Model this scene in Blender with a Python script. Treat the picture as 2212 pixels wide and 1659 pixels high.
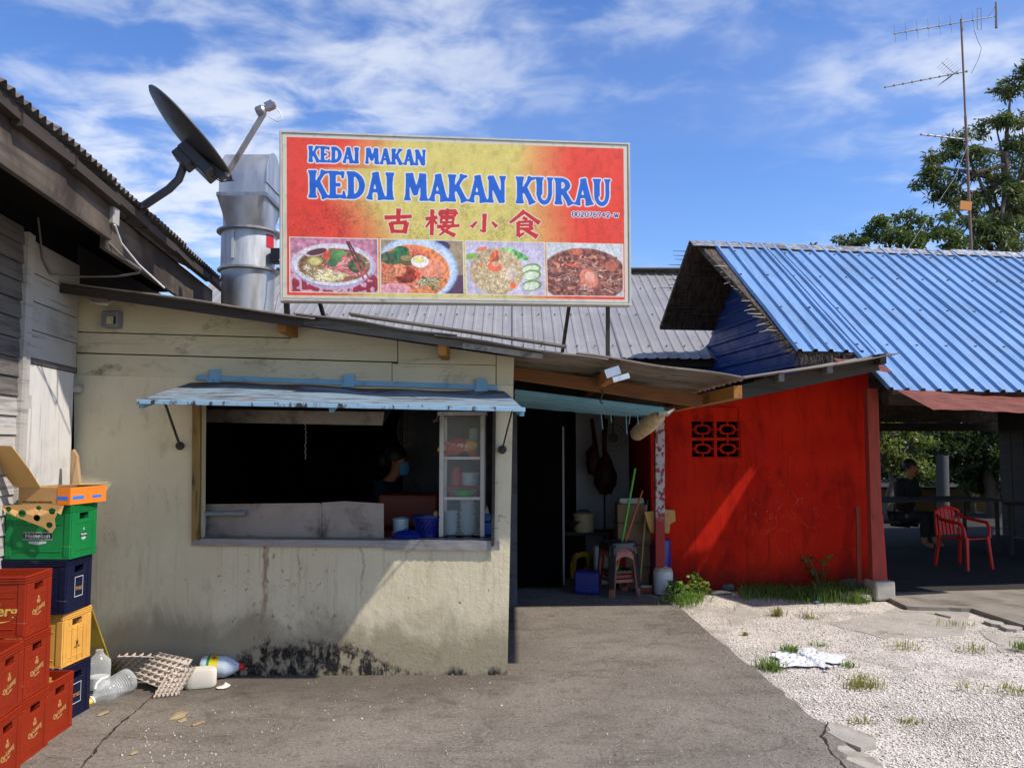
import bpy, bmesh, math, random
import numpy as np
from mathutils import Vector, Matrix, Euler
random.seed(7); rng = np.random.default_rng(11)
for o in list(bpy.data.objects): bpy.data.objects.remove(o)
S = bpy.context.scene
COL = S.collection
R = math.radians

# ------------------------------------------------------------------ camera
FPX, CXP, CYP, HOR, CAMH = 1770.0, 1106.0, 829.5, 959.0, 1.55     # focal length / centre on a 2212 x 1659 frame
PITCH = math.atan((HOR-CYP)/FPX)
cam = bpy.data.cameras.new('camera'); camo = bpy.data.objects.new('camera', cam); COL.objects.link(camo)
camo.location = (0, 0, CAMH); camo.rotation_euler = (R(90)+PITCH, 0, 0)
cam.sensor_fit = 'HORIZONTAL'; cam.sensor_width = 36.0; cam.lens = 36.0*FPX/2212.0
cam.clip_start = 0.05; cam.clip_end = 3000
S.camera = camo

CLOUD_OFF = 8.8
# ------------------------------------------------------------------ sun and sky
SUN = Vector((0.79, -0.335, 1.0)).normalized()           # direction towards the sun
EL = math.asin(SUN.z); AZ = math.atan2(SUN.x, SUN.y)
sl = bpy.data.lights.new('sun', 'SUN'); sl.energy = 4.0; sl.angle = R(1.0); sl.color = (1.0, 0.93, 0.83)
so = bpy.data.objects.new('sun', sl); COL.objects.link(so)
so.rotation_euler = (-SUN).to_track_quat('-Z', 'Y').to_euler(); so.location = (20, -10, 30)
W = bpy.data.worlds.new('World'); S.world = W; W.use_nodes = True
nt = W.node_tree; nt.nodes.clear()
def wn(t, **k):
    n = nt.nodes.new(t)
    for a, b in k.items(): setattr(n, a, b)
    return n
def wmath(op, a, b=None, c=None):
    n = wn('ShaderNodeMath', operation=op)
    for i, v in enumerate((a, b, c)):
        if v is None: continue
        if isinstance(v, (int, float)): n.inputs[i].default_value = v
        else: nt.links.new(v, n.inputs[i])
    return n.outputs[0]
sky = wn('ShaderNodeTexSky', sky_type='NISHITA', sun_disc=False)
sky.sun_elevation = EL; sky.sun_rotation = AZ; sky.altitude = 0; sky.air_density = 1.0; sky.dust_density = 0.15; sky.ozone_density = 4.0
tc = wn('ShaderNodeTexCoord'); sep = wn('ShaderNodeSeparateXYZ'); nt.links.new(tc.outputs['Generated'], sep.inputs[0])
zz = wmath('ADD', wmath('MAXIMUM', sep.outputs[2], 0.0), 0.09)
u = wmath('DIVIDE', sep.outputs[0], zz); v = wmath('DIVIDE', sep.outputs[1], zz)
def cnoise(scale, det, rough, off, stretch=(1, 1), dist=0.0):
    c = wn('ShaderNodeCombineXYZ')
    nt.links.new(wmath('MULTIPLY', u, stretch[0]), c.inputs[0]); nt.links.new(wmath('MULTIPLY', v, stretch[1]), c.inputs[1]); c.inputs[2].default_value = off
    n = wn('ShaderNodeTexNoise'); n.inputs['Scale'].default_value = scale; n.inputs['Detail'].default_value = det; n.inputs['Roughness'].default_value = rough
    n.inputs['Distortion'].default_value = dist
    nt.links.new(c.outputs[0], n.inputs['Vector']); return n.outputs['Fac']
def wramp(x, a, b):
    m = wn('ShaderNodeMapRange', interpolation_type='SMOOTHSTEP'); nt.links.new(x, m.inputs[0]); m.inputs[1].default_value = a; m.inputs[2].default_value = b
    return m.outputs[0]
fine = cnoise(4.6, 5.0, 0.55, 3.1, (1.0, 1.15), 0.3)
big = cnoise(0.42, 1.0, 0.5, CLOUD_OFF)
veil = cnoise(1.1, 3.0, 0.6, 8.8, (0.7, 1.5), 0.4)
mask = wramp(big, 0.43, 0.65)
puffs = wmath('MULTIPLY', wramp(wmath('ADD', fine, wmath('MULTIPLY', mask, 0.20)), 0.51, 0.86), 0.78)
haze = wmath('MULTIPLY', wmath('MULTIPLY', wramp(veil, 0.40, 0.75), 0.22), wmath('ADD', wmath('MULTIPLY', mask, 0.9), 0.1))
cl = wmath('MINIMUM', wmath('ADD', wmath('MULTIPLY', puffs, mask), haze), 0.92)
hs = wn('ShaderNodeHueSaturation'); hs.inputs['Saturation'].default_value = 1.18; hs.inputs['Hue'].default_value = 0.512; hs.inputs['Value'].default_value = 1.0
nt.links.new(sky.outputs[0], hs.inputs['Color'])
mixc = wn('ShaderNodeMix', data_type='RGBA'); nt.links.new(cl, mixc.inputs[0]); nt.links.new(hs.outputs[0], mixc.inputs[6]); mixc.inputs[7].default_value = (4.5, 4.75, 5.2, 1)
bg = wn('ShaderNodeBackground'); bg.inputs['Strength'].default_value = 0.15
nt.links.new(mixc.outputs[2], bg.inputs[0]); wo = wn('ShaderNodeOutputWorld'); nt.links.new(bg.outputs[0], wo.inputs[0])
S.view_settings.view_transform = 'Standard'; S.view_settings.look = 'None'; S.view_settings.gamma = 1.0
S.view_settings.use_curve_mapping = False; S.view_settings.exposure = 0.42
S.render.engine = 'CYCLES'; S.cycles.max_bounces = 5; S.cycles.diffuse_bounces = 3; S.cycles.glossy_bounces = 2; S.cycles.transmission_bounces = 5; S.cycles.caustics_reflective = False; S.cycles.caustics_refractive = False

# ------------------------------------------------------------------ picture geometry -> places (design helper)
cp, sp_ = math.cos(PITCH), math.sin(PITCH)
def ray(px, py):
    a = px-CXP; b = CYP-py
    return Vector((a, FPX*cp-b*sp_, FPX*sp_+b*cp))
def at(px, py, Y):
    r = ray(px, py); k = Y/r.y
    return Vector((r.x*k, Y, CAMH+r.z*k))
def gnd(px, py, z=0.0):
    r = ray(px, py); k = (z-CAMH)/r.z
    return Vector((r.x*k, r.y*k, z))
def hit(px, py, p0, n):
    r = ray(px, py); c = Vector((0, 0, CAMH)); k = (p0-c).dot(n)/r.dot(n)
    return c+r*k

# ------------------------------------------------------------------ mesh building
ORG = {}
class MB:
    def __init__(s): s.v = []; s.f = []
    def add(s, vs, fs):
        b = len(s.v); s.v += [tuple(p) for p in vs]; s.f += [tuple(b+i for i in f) for f in fs]; return s
    def box(s, c, d, rot=None):
        c = Vector(c); M = rot if rot is not None else Matrix.Identity(3)
        vs = [c+M@Vector((d[0]*.5*i, d[1]*.5*j, d[2]*.5*k)) for k in (-1, 1) for j in (-1, 1) for i in (-1, 1)]
        return s.add(vs, [(0,2,3,1),(4,5,7,6),(0,1,5,4),(2,6,7,3),(0,4,6,2),(1,3,7,5)])
    def bx(s, a, b):
        return s.box([(a[i]+b[i])/2 for i in range(3)], [abs(b[i]-a[i]) for i in range(3)])
    def prism(s, poly, vec):
        n = len(poly); vec = Vector(vec); p = [Vector(q) for q in poly]
        return s.add(p+[q+vec for q in p], [tuple(range(n))[::-1], tuple(range(n, 2*n))]+[(i, (i+1) % n, n+(i+1) % n, n+i) for i in range(n)])
    def bar(s, a, b, w, h, up=(0, 0, 1)):
        a = Vector(a); b = Vector(b); d = (b-a); L = d.length; d.normalize(); up = Vector(up)
        x = d.cross(up)
        if x.length < 1e-4: x = d.cross(Vector((0, 1, 0)))
        x.normalize(); z = x.cross(d)
        M = Matrix((x, d, z)).transposed()
        return s.box((a+b)/2, (w, L, h), M)
    def tube(s, pts, r, n=8, caps=True):
        pts = [Vector(p) for p in pts]; m = len(pts); rs = r if isinstance(r, (list, tuple)) else [r]*m
        vs = []; ref = None
        for i, p in enumerate(pts):
            d = (pts[min(i+1, m-1)]-pts[max(i-1, 0)]).normalized()
            if ref is None:
                ref = d.cross(Vector((0, 0, 1)))
                if ref.length < 1e-3: ref = d.cross(Vector((1, 0, 0)))
            ref = (ref-d*ref.dot(d)).normalized(); w = d.cross(ref)
            for k in range(n):
                t = 2*math.pi*k/n; vs.append(p+(ref*math.cos(t)+w*math.sin(t))*rs[i])
        fs = [(i*n+k, i*n+(k+1) % n, (i+1)*n+(k+1) % n, (i+1)*n+k) for i in range(m-1) for k in range(n)]
        if caps: fs += [tuple(range(n))[::-1], tuple((m-1)*n+k for k in range(n))]
        return s.add(vs, fs)
    def lathe(s, prof, n=24, o=(0, 0, 0), M=None, arc=None, closed=False):
        o = Vector(o); M = M if M is not None else Matrix.Identity(3); vs = []; m = len(prof)
        full = arc is None; a0, a1 = (0, 2*math.pi) if full else arc; c = n if full else n+1
        for (r, z) in prof:
            for k in range(c):
                t = a0+(a1-a0)*k/n; vs.append(o+M@Vector((r*math.cos(t), r*math.sin(t), z)))
        fs = []
        for i in range(m-1):
            for k in range(n): fs.append((i*c+k, i*c+(k+1) % c, (i+1)*c+(k+1) % c, (i+1)*c+k))
        return s.add(vs, fs)
    def sheet(s, O, U, V, nu, nv, fn, N, th=0.004):
        """surface O+u*U+v*V+fn(u,v)*N on nu x nv cells, U/V full vectors, with a thickness"""
        O, U, V, N = map(Vector, (O, U, V, N)); vs = []; 
        for k in (0, 1):
            for j in range(nv+1):
                for i in range(nu+1):
                    a, b = i/nu, j/nv; vs.append(O+U*a+V*b+N*(fn(a, b)-k*th))
        q = (nu+1)*(nv+1); fs = []
        for j in range(nv):
            for i in range(nu):
                a = j*(nu+1)+i; fs += [(a, a+1, a+nu+2, a+nu+1), (q+a, q+a+nu+1, q+a+nu+2, q+a+1)]
        for i in range(nu):
            a = i; b = nv*(nu+1)+i; fs += [(a, q+a, q+a+1, a+1), (b, b+1, q+b+1, q+b)]
        for j in range(nv):
            a = j*(nu+1); b = a+nu; fs += [(a, a+nu+1, q+a+nu+1, q+a), (b, q+b, q+b+nu+1, b+nu+1)]
        return s.add(vs, fs)
    def build(s, name, m, parent=None, smooth=None, bevel=0, local=False, label=None):
        me = bpy.data.meshes.new(name)
        o3 = Vector((0, 0, 0)) if (parent is None or local) else ORG.get(parent.name, Vector((0, 0, 0)))
        me.from_pydata([(p[0]-o3[0], p[1]-o3[1], p[2]-o3[2]) for p in s.v], [], s.f)
        bm = bmesh.new(); bm.from_mesh(me); bmesh.ops.recalc_face_normals(bm, faces=bm.faces); bm.to_mesh(me); bm.free()
        o = bpy.data.objects.new(name, me); COL.objects.link(o)
        if m is not None: me.materials.append(m)
        if smooth is not None:
            me.polygons.foreach_set('use_smooth', [True]*len(me.polygons)); me.set_sharp_from_angle(angle=R(smooth))
        if bevel:
            b = o.modifiers.new('bevel', 'BEVEL'); b.width = bevel; b.segments = 2; b.limit_method = 'ANGLE'; b.angle_limit = R(40)
        if parent is not None: o.parent = parent; ORG[o.name] = o3
        if label: o['label'] = label
        return o
def tag(o, label, cat, group=None, kind=None):
    o['label'] = label; o['category'] = cat
    if group: o['group'] = group
    if kind: o['kind'] = kind
    return o
def struct(o, kind='structure'): o['kind'] = kind; return o
def thing(name, label, cat, loc=(0, 0, 0), group=None, rz=0.0):
    e = bpy.data.objects.new(name, None); COL.objects.link(e); e.location = loc; e.rotation_euler = (0, 0, rz); e.empty_display_size = 0.1
    ORG[e.name] = Vector(loc); return tag(e, label, cat, group)
def copy_tree(o, parent=None):
    c = o.copy(); COL.objects.link(c); c.parent = parent
    for ch in list(o.children): copy_tree(ch, c)
    return c
def rot(*a): return Euler(a, 'XYZ').to_matrix()

# ------------------------------------------------------------------ materials
def srgb(r, g, b):
    f = lambda c: (c/255/12.92) if c/255 <= .04045 else ((c/255+.055)/1.055)**2.4
    return (f(r), f(g), f(b))
class NB:
    def __init__(s, name):
        s.m = bpy.data.materials.new(name); s.m.use_nodes = True; s.t = s.m.node_tree; s.t.nodes.clear()
        s.out = s.n('ShaderNodeOutputMaterial'); s.b = s.n('ShaderNodeBsdfPrincipled'); s.l(s.b.outputs[0], s.out.inputs[0])
        s.co = s.n('ShaderNodeTexCoord').outputs['Object']
    def n(s, t, **k):
        x = s.t.nodes.new(t)
        for a, b in k.items(): setattr(x, a, b)
        return x
    def l(s, a, b): s.t.links.new(a, b)
    def put(s, sock, v):
        if isinstance(v, (int, float)): sock.default_value = v
        elif isinstance(v, (tuple, list)): sock.default_value = (*v, 1) if len(v) == 3 and len(sock.default_value) == 4 else v
        else: s.l(v, sock)
    def map(s, scale=(1, 1, 1), loc=(0, 0, 0), rt=(0, 0, 0)):
        x = s.n('ShaderNodeMapping'); s.l(s.co, x.inputs[0]); x.inputs['Scale'].default_value = scale; x.inputs['Location'].default_value = loc; x.inputs['Rotation'].default_value = rt
        return x.outputs[0]
    def noise(s, scale, det=4, rough=.55, vec=None, dist=0):
        x = s.n('ShaderNodeTexNoise'); s.l(vec or s.co, x.inputs['Vector']); x.inputs['Scale'].default_value = scale; x.inputs['Detail'].default_value = min(det, 5.0); x.inputs['Roughness'].default_value = rough; x.inputs['Distortion'].default_value = dist
        return x.outputs['Fac']
    def vor(s, scale, feat='F1', out='Distance', vec=None, rnd=1):
        x = s.n('ShaderNodeTexVoronoi', feature=feat); s.l(vec or s.co, x.inputs['Vector']); x.inputs['Scale'].default_value = scale; x.inputs['Randomness'].default_value = rnd
        return x.outputs[out]
    def ramp(s, x, a, b, lo=0, hi=1, smooth=True):
        m = s.n('ShaderNodeMapRange', interpolation_type='SMOOTHSTEP' if smooth else 'LINEAR'); s.put(m.inputs[0], x)
        for i, q in enumerate((a, b, lo, hi)): m.inputs[i+1].default_value = q
        return m.outputs[0]
    def math(s, op, a, b=None):
        x = s.n('ShaderNodeMath', operation=op); s.put(x.inputs[0], a)
        if b is not None: s.put(x.inputs[1], b)
        return x.outputs[0]
    def mix(s, f, a, b, mode='MIX'):
        x = s.n('ShaderNodeMix', data_type='RGBA', blend_type=mode); s.put(x.inputs[0], f); s.put(x.inputs[6], a); s.put(x.inputs[7], b); return x.outputs[2]
    def xyz(s):
        x = s.n('ShaderNodeSeparateXYZ'); s.l(s.co, x.inputs[0]); return x.outputs
    def rand(s): return s.n('ShaderNodeObjectInfo').outputs['Random']
    def island(s): return s.n('ShaderNodeNewGeometry').outputs['Random Per Island']
    def bump(s, h, strength=.3, dist=.01, prev=None):
        x = s.n('ShaderNodeBump'); x.inputs['Strength'].default_value = strength; x.inputs['Distance'].default_value = dist; s.l(h, x.inputs['Height'])
        if prev is not None: s.l(prev, x.inputs['Normal'])
        s.l(x.outputs[0], s.b.inputs['Normal']); return x.outputs[0]
    def fin(s, col, rough=.7, metal=0, spec=None):
        s.put(s.b.inputs['Base Color'], col); s.put(s.b.inputs['Roughness'], rough); s.put(s.b.inputs['Metallic'], metal)
        if spec is not None: s.b.inputs['Specular IOR Level'].default_value = spec
        return s.m
def mul(c, k): return tuple(min(1, x*k) for x in c)
def mat(name, c, rough=.6, var=.18, scale=6, metal=0, bump=.15, bscale=70, dirt=None, dscale=5, dlo=.55, dhi=.7, spec=None, stretch=(1, 1, 1), rv=0):
    """plain surface: blotchy colour, fine relief, optional dirt"""
    b = NB(name); vec = b.map(stretch)
    n1 = b.noise(scale, 5, .6, vec)
    col = b.mix(b.ramp(n1, .3, .7), mul(c, 1-var), mul(c, 1+var*.6))
    if rv: col = b.mix(b.math('MULTIPLY', b.rand(), rv), col, mul(c, .35))
    if dirt is not None:
        col = b.mix(b.ramp(b.noise(dscale, 7, .65, vec, .3), dlo, dhi), col, dirt)
    if bump: b.bump(b.noise(bscale, 4, .6, vec), bump, .004)
    return b.fin(col, b.ramp(n1, .2, .8, max(.05, rough-.08), min(1, rough+.1)), metal, spec)
M = {}
M['black'] = mat('black_plastic', (.012, .012, .013), .45, .2)
M['dark'] = mat('shade_black', (.014, .012, .011), .95, .3, spec=.05)  # near-black tone standing in for shade in gaps, backings and soffit
M['interior_shade'] = mat('shaded_interior', (.022, .020, .019), .9, .4, dirt=(.01, .009, .008), spec=.05)  # indoor shade put into the base colour, with grime patches
M['white'] = mat('white_paint', (.72, .72, .70), .5, .06, dirt=(.4, .38, .34), dlo=.6, dhi=.8)
M['steel'] = None
# ---- metals
def metal(name, c, rough=.35, streak=(3, 3, .4), dirt=None, dlo=.58, dhi=.78, bump=.12, met=1.0):
    b = NB(name); vec = b.map(streak); n1 = b.noise(7, 5, .6, vec); n2 = b.noise(2.2, 4, .5)
    col = b.mix(b.ramp(n1, .3, .7), mul(c, .78), mul(c, 1.1))
    if dirt: col = b.mix(b.ramp(b.noise(3.5, 8, .68, b.map((1, 1, .5)), .4), dlo, dhi), col, dirt)
    b.bump(n2, bump, .02)
    return b.fin(col, b.ramp(n1, .25, .75, rough-.08, rough+.14), met)
M['steel'] = metal('brushed_steel', (.50, .50, .50), .42, dirt=(.28, .25, .22), dlo=.66, dhi=.9, met=.7, bump=.02)
M['sillmetal'] = metal('dull_sill_metal', (.30, .29, .28), .5, met=.5, dirt=(.14, .11, .09), dlo=.55, dhi=.8, streak=(1, 3, 12))
M['grimy'] = mat('grimy_steel_panel', srgb(146, 136, 128), .42, .2, scale=3, metal=.45, dirt=srgb(58, 44, 34), dscale=4, dlo=.48, dhi=.75, bump=.08, bscale=12)
M['steel_old'] = metal('stained_steel', (.42, .40, .38), .45, dirt=(.16, .12, .09), dlo=.5, dhi=.8)
M['alu'] = metal('aluminium', (.62, .62, .62), .38)
M['zinc_white'] = metal('pale_fan_casing', (.62, .64, .66), .45, met=.35, dirt=(.3, .28, .25), dlo=.66, dhi=.85)
M['rustpipe'] = metal('rusty_pipe', (.20, .13, .10), .65, met=.3, dirt=(.10, .05, .03))
M['iron'] = mat('dark_iron', (.035, .028, .024), .7, .3, dirt=(.10, .05, .025), dlo=.55, dhi=.75)
M['ductsteel'] = metal('duct_steel', (.46, .46, .46), .40, streak=(1.2, 1.2, .25), met=.75, bump=.015, dirt=(.34, .31, .28), dlo=.72, dhi=.95)
M['dishgrey'] = mat('dish_grey', (.040, .042, .045), .5, .12, bump=.05)
M['rustroof'] = None
b = NB('rusty_sheet'); n = b.noise(5, 7, .65, b.map((1, 3, 1)), .3); n2 = b.noise(22, 5, .6)
c = b.mix(b.ramp(n, .3, .7), srgb(84, 36, 22), srgb(128, 62, 40)); c = b.mix(b.ramp(n2, .55, .8), c, srgb(70, 40, 34)); b.bump(n2, .3, .006); M['rustroof'] = b.fin(c, .8)
# ---- painted roofing
def roofpaint(name, c, dirt, rough=.42, spots=.5):
    b = NB(name); n1 = b.noise(1.3, 5, .6); n2 = b.noise(38, 3, .6, b.map((1, .35, 1))); n3 = b.noise(4, 6, .62, b.map((1, 1, 1)), .6)
    col = b.mix(b.ramp(n1, .3, .7), mul(c, .86), mul(c, 1.1))
    st = b.noise(1.0, 5, .66, b.map((9, .9, .9)), .15); col = b.mix(b.math('MULTIPLY', b.ramp(st, .5, .72), .45), col, dirt); col = b.mix(b.math('MULTIPLY', b.ramp(b.noise(2.6, 5, .7, b.map((1, 1, 1), (3, 7, 1)), .6), .60, .74), .35), col, mul(c, 1.35))
    col = b.mix(b.math('MULTIPLY', b.ramp(n3, .45, .75), .35), col, dirt)
    col = b.mix(b.math('MULTIPLY', b.math('MULTIPLY', b.ramp(n2, .60, .70), b.ramp(n3, .40, .55)), spots), col, mul(dirt, .6))
    col = b.mix(b.math('MULTIPLY', b.rand(), .10), col, mul(c, .7))
    b.bump(n1, .08, .03)
    return b.fin(col, b.ramp(n3, .3, .7, rough-.08, rough+.15), .0, .5)
M['blueroof'] = roofpaint('blue_roof_paint', srgb(110, 146, 188), srgb(74, 96, 130))
M['bluewall'] = roofpaint('blue_cladding_paint', srgb(26, 58, 122), srgb(22, 38, 72), spots=.2)
M['greyroof'] = roofpaint('grey_roof_paint', srgb(142, 139, 138), srgb(112, 108, 106), spots=.3)
# ---- timber
def wood(name, c, dark, grain=(30, 30, 1.2), rough=.8, amt=.8, rv=.25, bump=.35, lo=.45, hi=.7):
    b = NB(name); n = b.noise(1.0, 8, .7, b.map(grain), .6); n2 = b.noise(2.5, 5, .6)
    col = b.mix(b.math('MULTIPLY', b.ramp(n, lo, hi), amt), c, dark)
    col = b.mix(b.math('MULTIPLY', b.ramp(n2, .5, .75), .4), col, mul(dark, .8))
    if rv: col = b.mix(b.math('MULTIPLY', b.rand(), rv), col, dark)
    b.bump(n, bump, .004)
    return b.fin(col, rough)
M['wood_old'] = wood('weathered_grey_timber', srgb(112, 106, 100), srgb(44, 40, 37), (1.2, 1.6, 34), rv=.3)
M['wood_white'] = wood('flaking_white_timber', srgb(210, 206, 200), srgb(108, 102, 96), (30, 30, 1.0), amt=.55, lo=.56, hi=.68, rv=.1)
M['wood_whiteh'] = wood('flaking_white_boards', srgb(180, 174, 166), srgb(80, 74, 68), (1.0, 1.2, 30), amt=.6, lo=.54, hi=.68, rv=.2)
M['wood_dark'] = wood('blackened_timber', srgb(60, 50, 42), srgb(24, 21, 18), (2, 1.2, 20))
M['wood_orange'] = wood('orange_brown_timber', srgb(170, 112, 44), srgb(84, 50, 22), (14, 1.2, 14), rv=.2, amt=.6)
M['wood_brown'] = wood('brown_timber', srgb(122, 78, 40), srgb(60, 38, 22), (1.2, 14, 14), amt=.6)
M['wood_raw'] = wood('raw_split_timber', srgb(178, 146, 108), srgb(100, 74, 52), (26, 26, 1.0), amt=.7)
b = NB('fascia_timber'); n = b.noise(1.0, 7, .65, b.map((1, .8, 20)), .4); n2 = b.noise(1.7, 5, .6, None, .5); n3 = b.noise(9, 5, .6)
c = b.mix(b.ramp(n, .35, .7), srgb(98, 87, 75), srgb(68, 58, 48)); c = b.mix(b.ramp(n2, .38, .62), c, srgb(46, 34, 26)); c = b.mix(b.math('MULTIPLY', b.ramp(n3, .55, .75), .5), c, srgb(38, 30, 25)); b.bump(n, .3, .004); M['fascia'] = b.fin(c, .85)
# ---- cement, plaster
b = NB('asbestos_sheet'); n = b.noise(3, 7, .65, b.map((.6, 2.5, 1)), .3); n2 = b.noise(60, 4, .6)
c = b.mix(b.ramp(n, .3, .7), srgb(146, 136, 124), srgb(98, 88, 78)); c = b.mix(b.ramp(b.noise(7, 6, .7), .55, .75), c, srgb(60, 52, 46)); b.bump(n2, .25, .004); M['asbestos'] = b.fin(c, .9)
M['fibre_edge'] = mat('grey_fibre_cement', srgb(150, 146, 140), .85, .3, scale=5, dirt=srgb(70, 64, 58), dlo=.5, dhi=.72)

def cream_wall():
    b = NB('cream_render'); x, y, z = b.xyz()           # object origin: foot of the wall, z = height
    base = b.mix(b.ramp(b.noise(1.6, 5, .6), .3, .7), srgb(206, 193, 159), srgb(218, 206, 174))
    base = b.mix(b.math('MULTIPLY', b.ramp(b.noise(9, 6, .7, b.map((1, 1, .35)), .4), .52, .75), .4), base, srgb(140, 130, 102))
    # thin scratches and hair marks
    sc = b.noise(16, 8, .72, b.map((1, 1, .8), (3, 1, 2)), 1.2)
    base = b.mix(b.math('MULTIPLY', b.ramp(sc, .60, .66), b.ramp(b.noise(1.4, 3, .5, b.map((1, 1, 1), (7, 3, 1))), .48, .62)), base, srgb(96, 88, 70))
    # rust runs under the sill, each at its own place
    for (xc, wd, top, ln, k) in ((-1.68+3.0, .030, .86, .75, .85), (-1.44+3.0, .012, .86, .4, .5), (-1.02+3.0, .016, .86, .55, .55), (-2.02+3.0, .018, 1.9, 1.0, .5)):
        wob = b.math('MULTIPLY', b.math('SUBTRACT', b.noise(5, 4, .6, b.map((.01, .01, 1), (xc*9, 0, 0))), .5), .12)
        d = b.math('ABSOLUTE', b.math('SUBTRACT', b.math('ADD', x, wob), xc))
        s1 = b.ramp(d, wd, wd*.2); s2 = b.ramp(z, top-ln, top-ln*.25); s3 = b.ramp(z, top+.01, top)
        st = b.math('MULTIPLY', b.math('MULTIPLY', s1, s2), b.math('MULTIPLY', s3, k))
        st = b.math('MULTIPLY', st, b.ramp(b.noise(30, 5, .7, b.map((1, 1, .25))), .3, .62))
        base = b.mix(st, base, srgb(120, 72, 34))
    drip = b.math('MULTIPLY', b.ramp(b.noise(1.0, 5, .68, b.map((26, 26, 1.1), (1, 0, 3)), .2), .52, .66), b.math('MULTIPLY', b.ramp(z, .15, .7), b.ramp(z, .88, .84)))
    base = b.mix(b.math('MULTIPLY', drip, .26), base, srgb(138, 118, 82))
    chips = b.math('MULTIPLY', b.ramp(b.noise(22, 5, .6, b.map((1, 1, 1), (8, 2, 6)), .5), .685, .70), b.ramp(z, 1.4, .5))
    base = b.mix(chips, base, srgb(120, 112, 98))
    # damp brown wash and black mould along the foot
    edge = b.noise(2.6, 8, .68, b.map((1, 1, .6)), .5)
    wash = b.ramp(b.math('ADD', z, b.math('MULTIPLY', edge, -.75)), .12, -.16)
    base = b.mix(b.math('MULTIPLY', wash, .65), base, srgb(112, 100, 78))
    loc = b.math('MULTIPLY', b.ramp(x, .95, 1.35), b.ramp(x, 2.45, 1.75))
    m2 = b.math('ADD', b.math('MULTIPLY', b.noise(6, 5, .7, b.map((1, 1, .7), (2, 0, 5)), .6), .78), b.math('MULTIPLY', b.noise(38, 5, .7, b.map((1, 1, .45)), .4), .22))
    h = b.math('SUBTRACT', b.math('ADD', b.math('MULTIPLY', m2, .46), b.math('MULTIPLY', loc, .19)), .20)
    mould = b.math('MULTIPLY', b.ramp(b.math('SUBTRACT', z, h), .03, -.06), b.ramp(b.noise(13, 8, .72, b.map((1, 1, .6), (5, 1, 2)), .3), .40, .54))
    base = b.mix(mould, base, b.mix(b.ramp(b.noise(34, 6, .7), .52, .72), srgb(24, 19, 17), srgb(104, 94, 80)))
    b.bump(b.noise(26, 7, .66, None, .7), .42, .010)
    return b.fin(base, .82)
M['cream'] = cream_wall()
b = NB('cream_board_paint'); x, y, z = b.xyz()
c = b.mix(b.ramp(b.noise(1.5, 5, .6), .3, .7), srgb(198, 185, 151), srgb(210, 198, 165))
g = b.noise(3.2, 9, .74, b.map((.8, 1, 1.5), (1, 0, 4)), .4)
c = b.mix(b.math('MULTIPLY', b.ramp(g, .52, .74), .85), c, srgb(66, 60, 48)); c = b.mix(b.math('MULTIPLY', b.ramp(b.noise(1, 7, .7, b.map((1.2, 1, 34)), .5), .56, .72), .45), c, srgb(110, 100, 78))
b.bump(b.noise(1, 6, .6, b.map((2, 1, 40))), .25, .004); M['cream_board'] = b.fin(c, .75)
b = NB('red_render'); x, y, z = b.xyz()
c = b.mix(b.ramp(b.noise(1.4, 5, .6), .3, .7), srgb(174, 22, 4), srgb(194, 34, 8))
c = b.mix(b.math('MULTIPLY', b.ramp(b.noise(4, 7, .7, b.map((1, 1, .4)), .5), .46, .72), .65), c, srgb(112, 8, 3))
c = b.mix(b.math('MULTIPLY', b.ramp(b.noise(1, 5, .68, b.map((18, 18, .9)), .2), .54, .68), .4), c, srgb(108, 14, 8)); c = b.mix(b.math('MULTIPLY', b.ramp(b.noise(11, 5, .7, None, .6), .60, .72), .35), c, srgb(200, 58, 30))
c = b.mix(b.math('MULTIPLY', b.ramp(b.math('ADD', z, b.math('MULTIPLY', b.noise(4, 6, .7), -.5)), .12, -.2), .75), c, srgb(96, 26, 16))
scr = b.ramp(b.math('ABSOLUTE', b.math('SUBTRACT', b.noise(2.6, 1.5, .5, b.map((1, 1, 1), (1.3, 0, .4))), .5)), .006, .002); scr2 = b.ramp(b.math('ABSOLUTE', b.math('SUBTRACT', b.noise(4.0, 1.0, .5, b.map((1.3, 1, .8), (4.3, 0, 2.4))), .52)), .006, .002)
area = b.math('MULTIPLY', b.math('MULTIPLY', b.ramp(x, .9, 1.2), b.ramp(x, 1.95, 1.6)), b.math('MULTIPLY', b.ramp(z, .25, .5), b.ramp(z, 1.25, .9)))
c = b.mix(b.math('MULTIPLY', b.math('MULTIPLY', b.math('MAXIMUM', scr, scr2), area), b.ramp(b.noise(9, 3, .5), .35, .7, 0, .22)), c, srgb(214, 140, 112))
c = b.mix(b.ramp(b.vor(5.5), .028, .014), c, srgb(205, 170, 150))
b.bump(b.noise(40, 6, .62), .25, .006); M['redwall'] = b.fin(c, .85, 0, .15)
def peeled(name, paint, under, zsplit, lower):
    b = NB(name); x, y, z = b.xyz()
    n = b.noise(24, 6, .66, b.map((1, 1, .7)))
    c = b.mix(b.ramp(n, .50, .55), paint, under)
    c = b.mix(b.ramp(b.math('ADD', z, b.math('MULTIPLY', n, .3)), zsplit+.2, zsplit+.1), c, lower)
    b.bump(n, .3, .004); return b.fin(c, .65)
M['redwhite_post'] = peeled('peeling_white_over_red', srgb(176, 166, 168), srgb(128, 40, 38), .78, srgb(146, 26, 20))
M['redpost'] = mat('faded_red_timber', srgb(152, 58, 42), .8, .25, stretch=(8, 8, .8), dirt=srgb(84, 34, 26), dlo=.55, dhi=.75)
M['redtrim'] = mat('red_gloss_paint', srgb(190, 30, 14), .5, .15)
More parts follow.
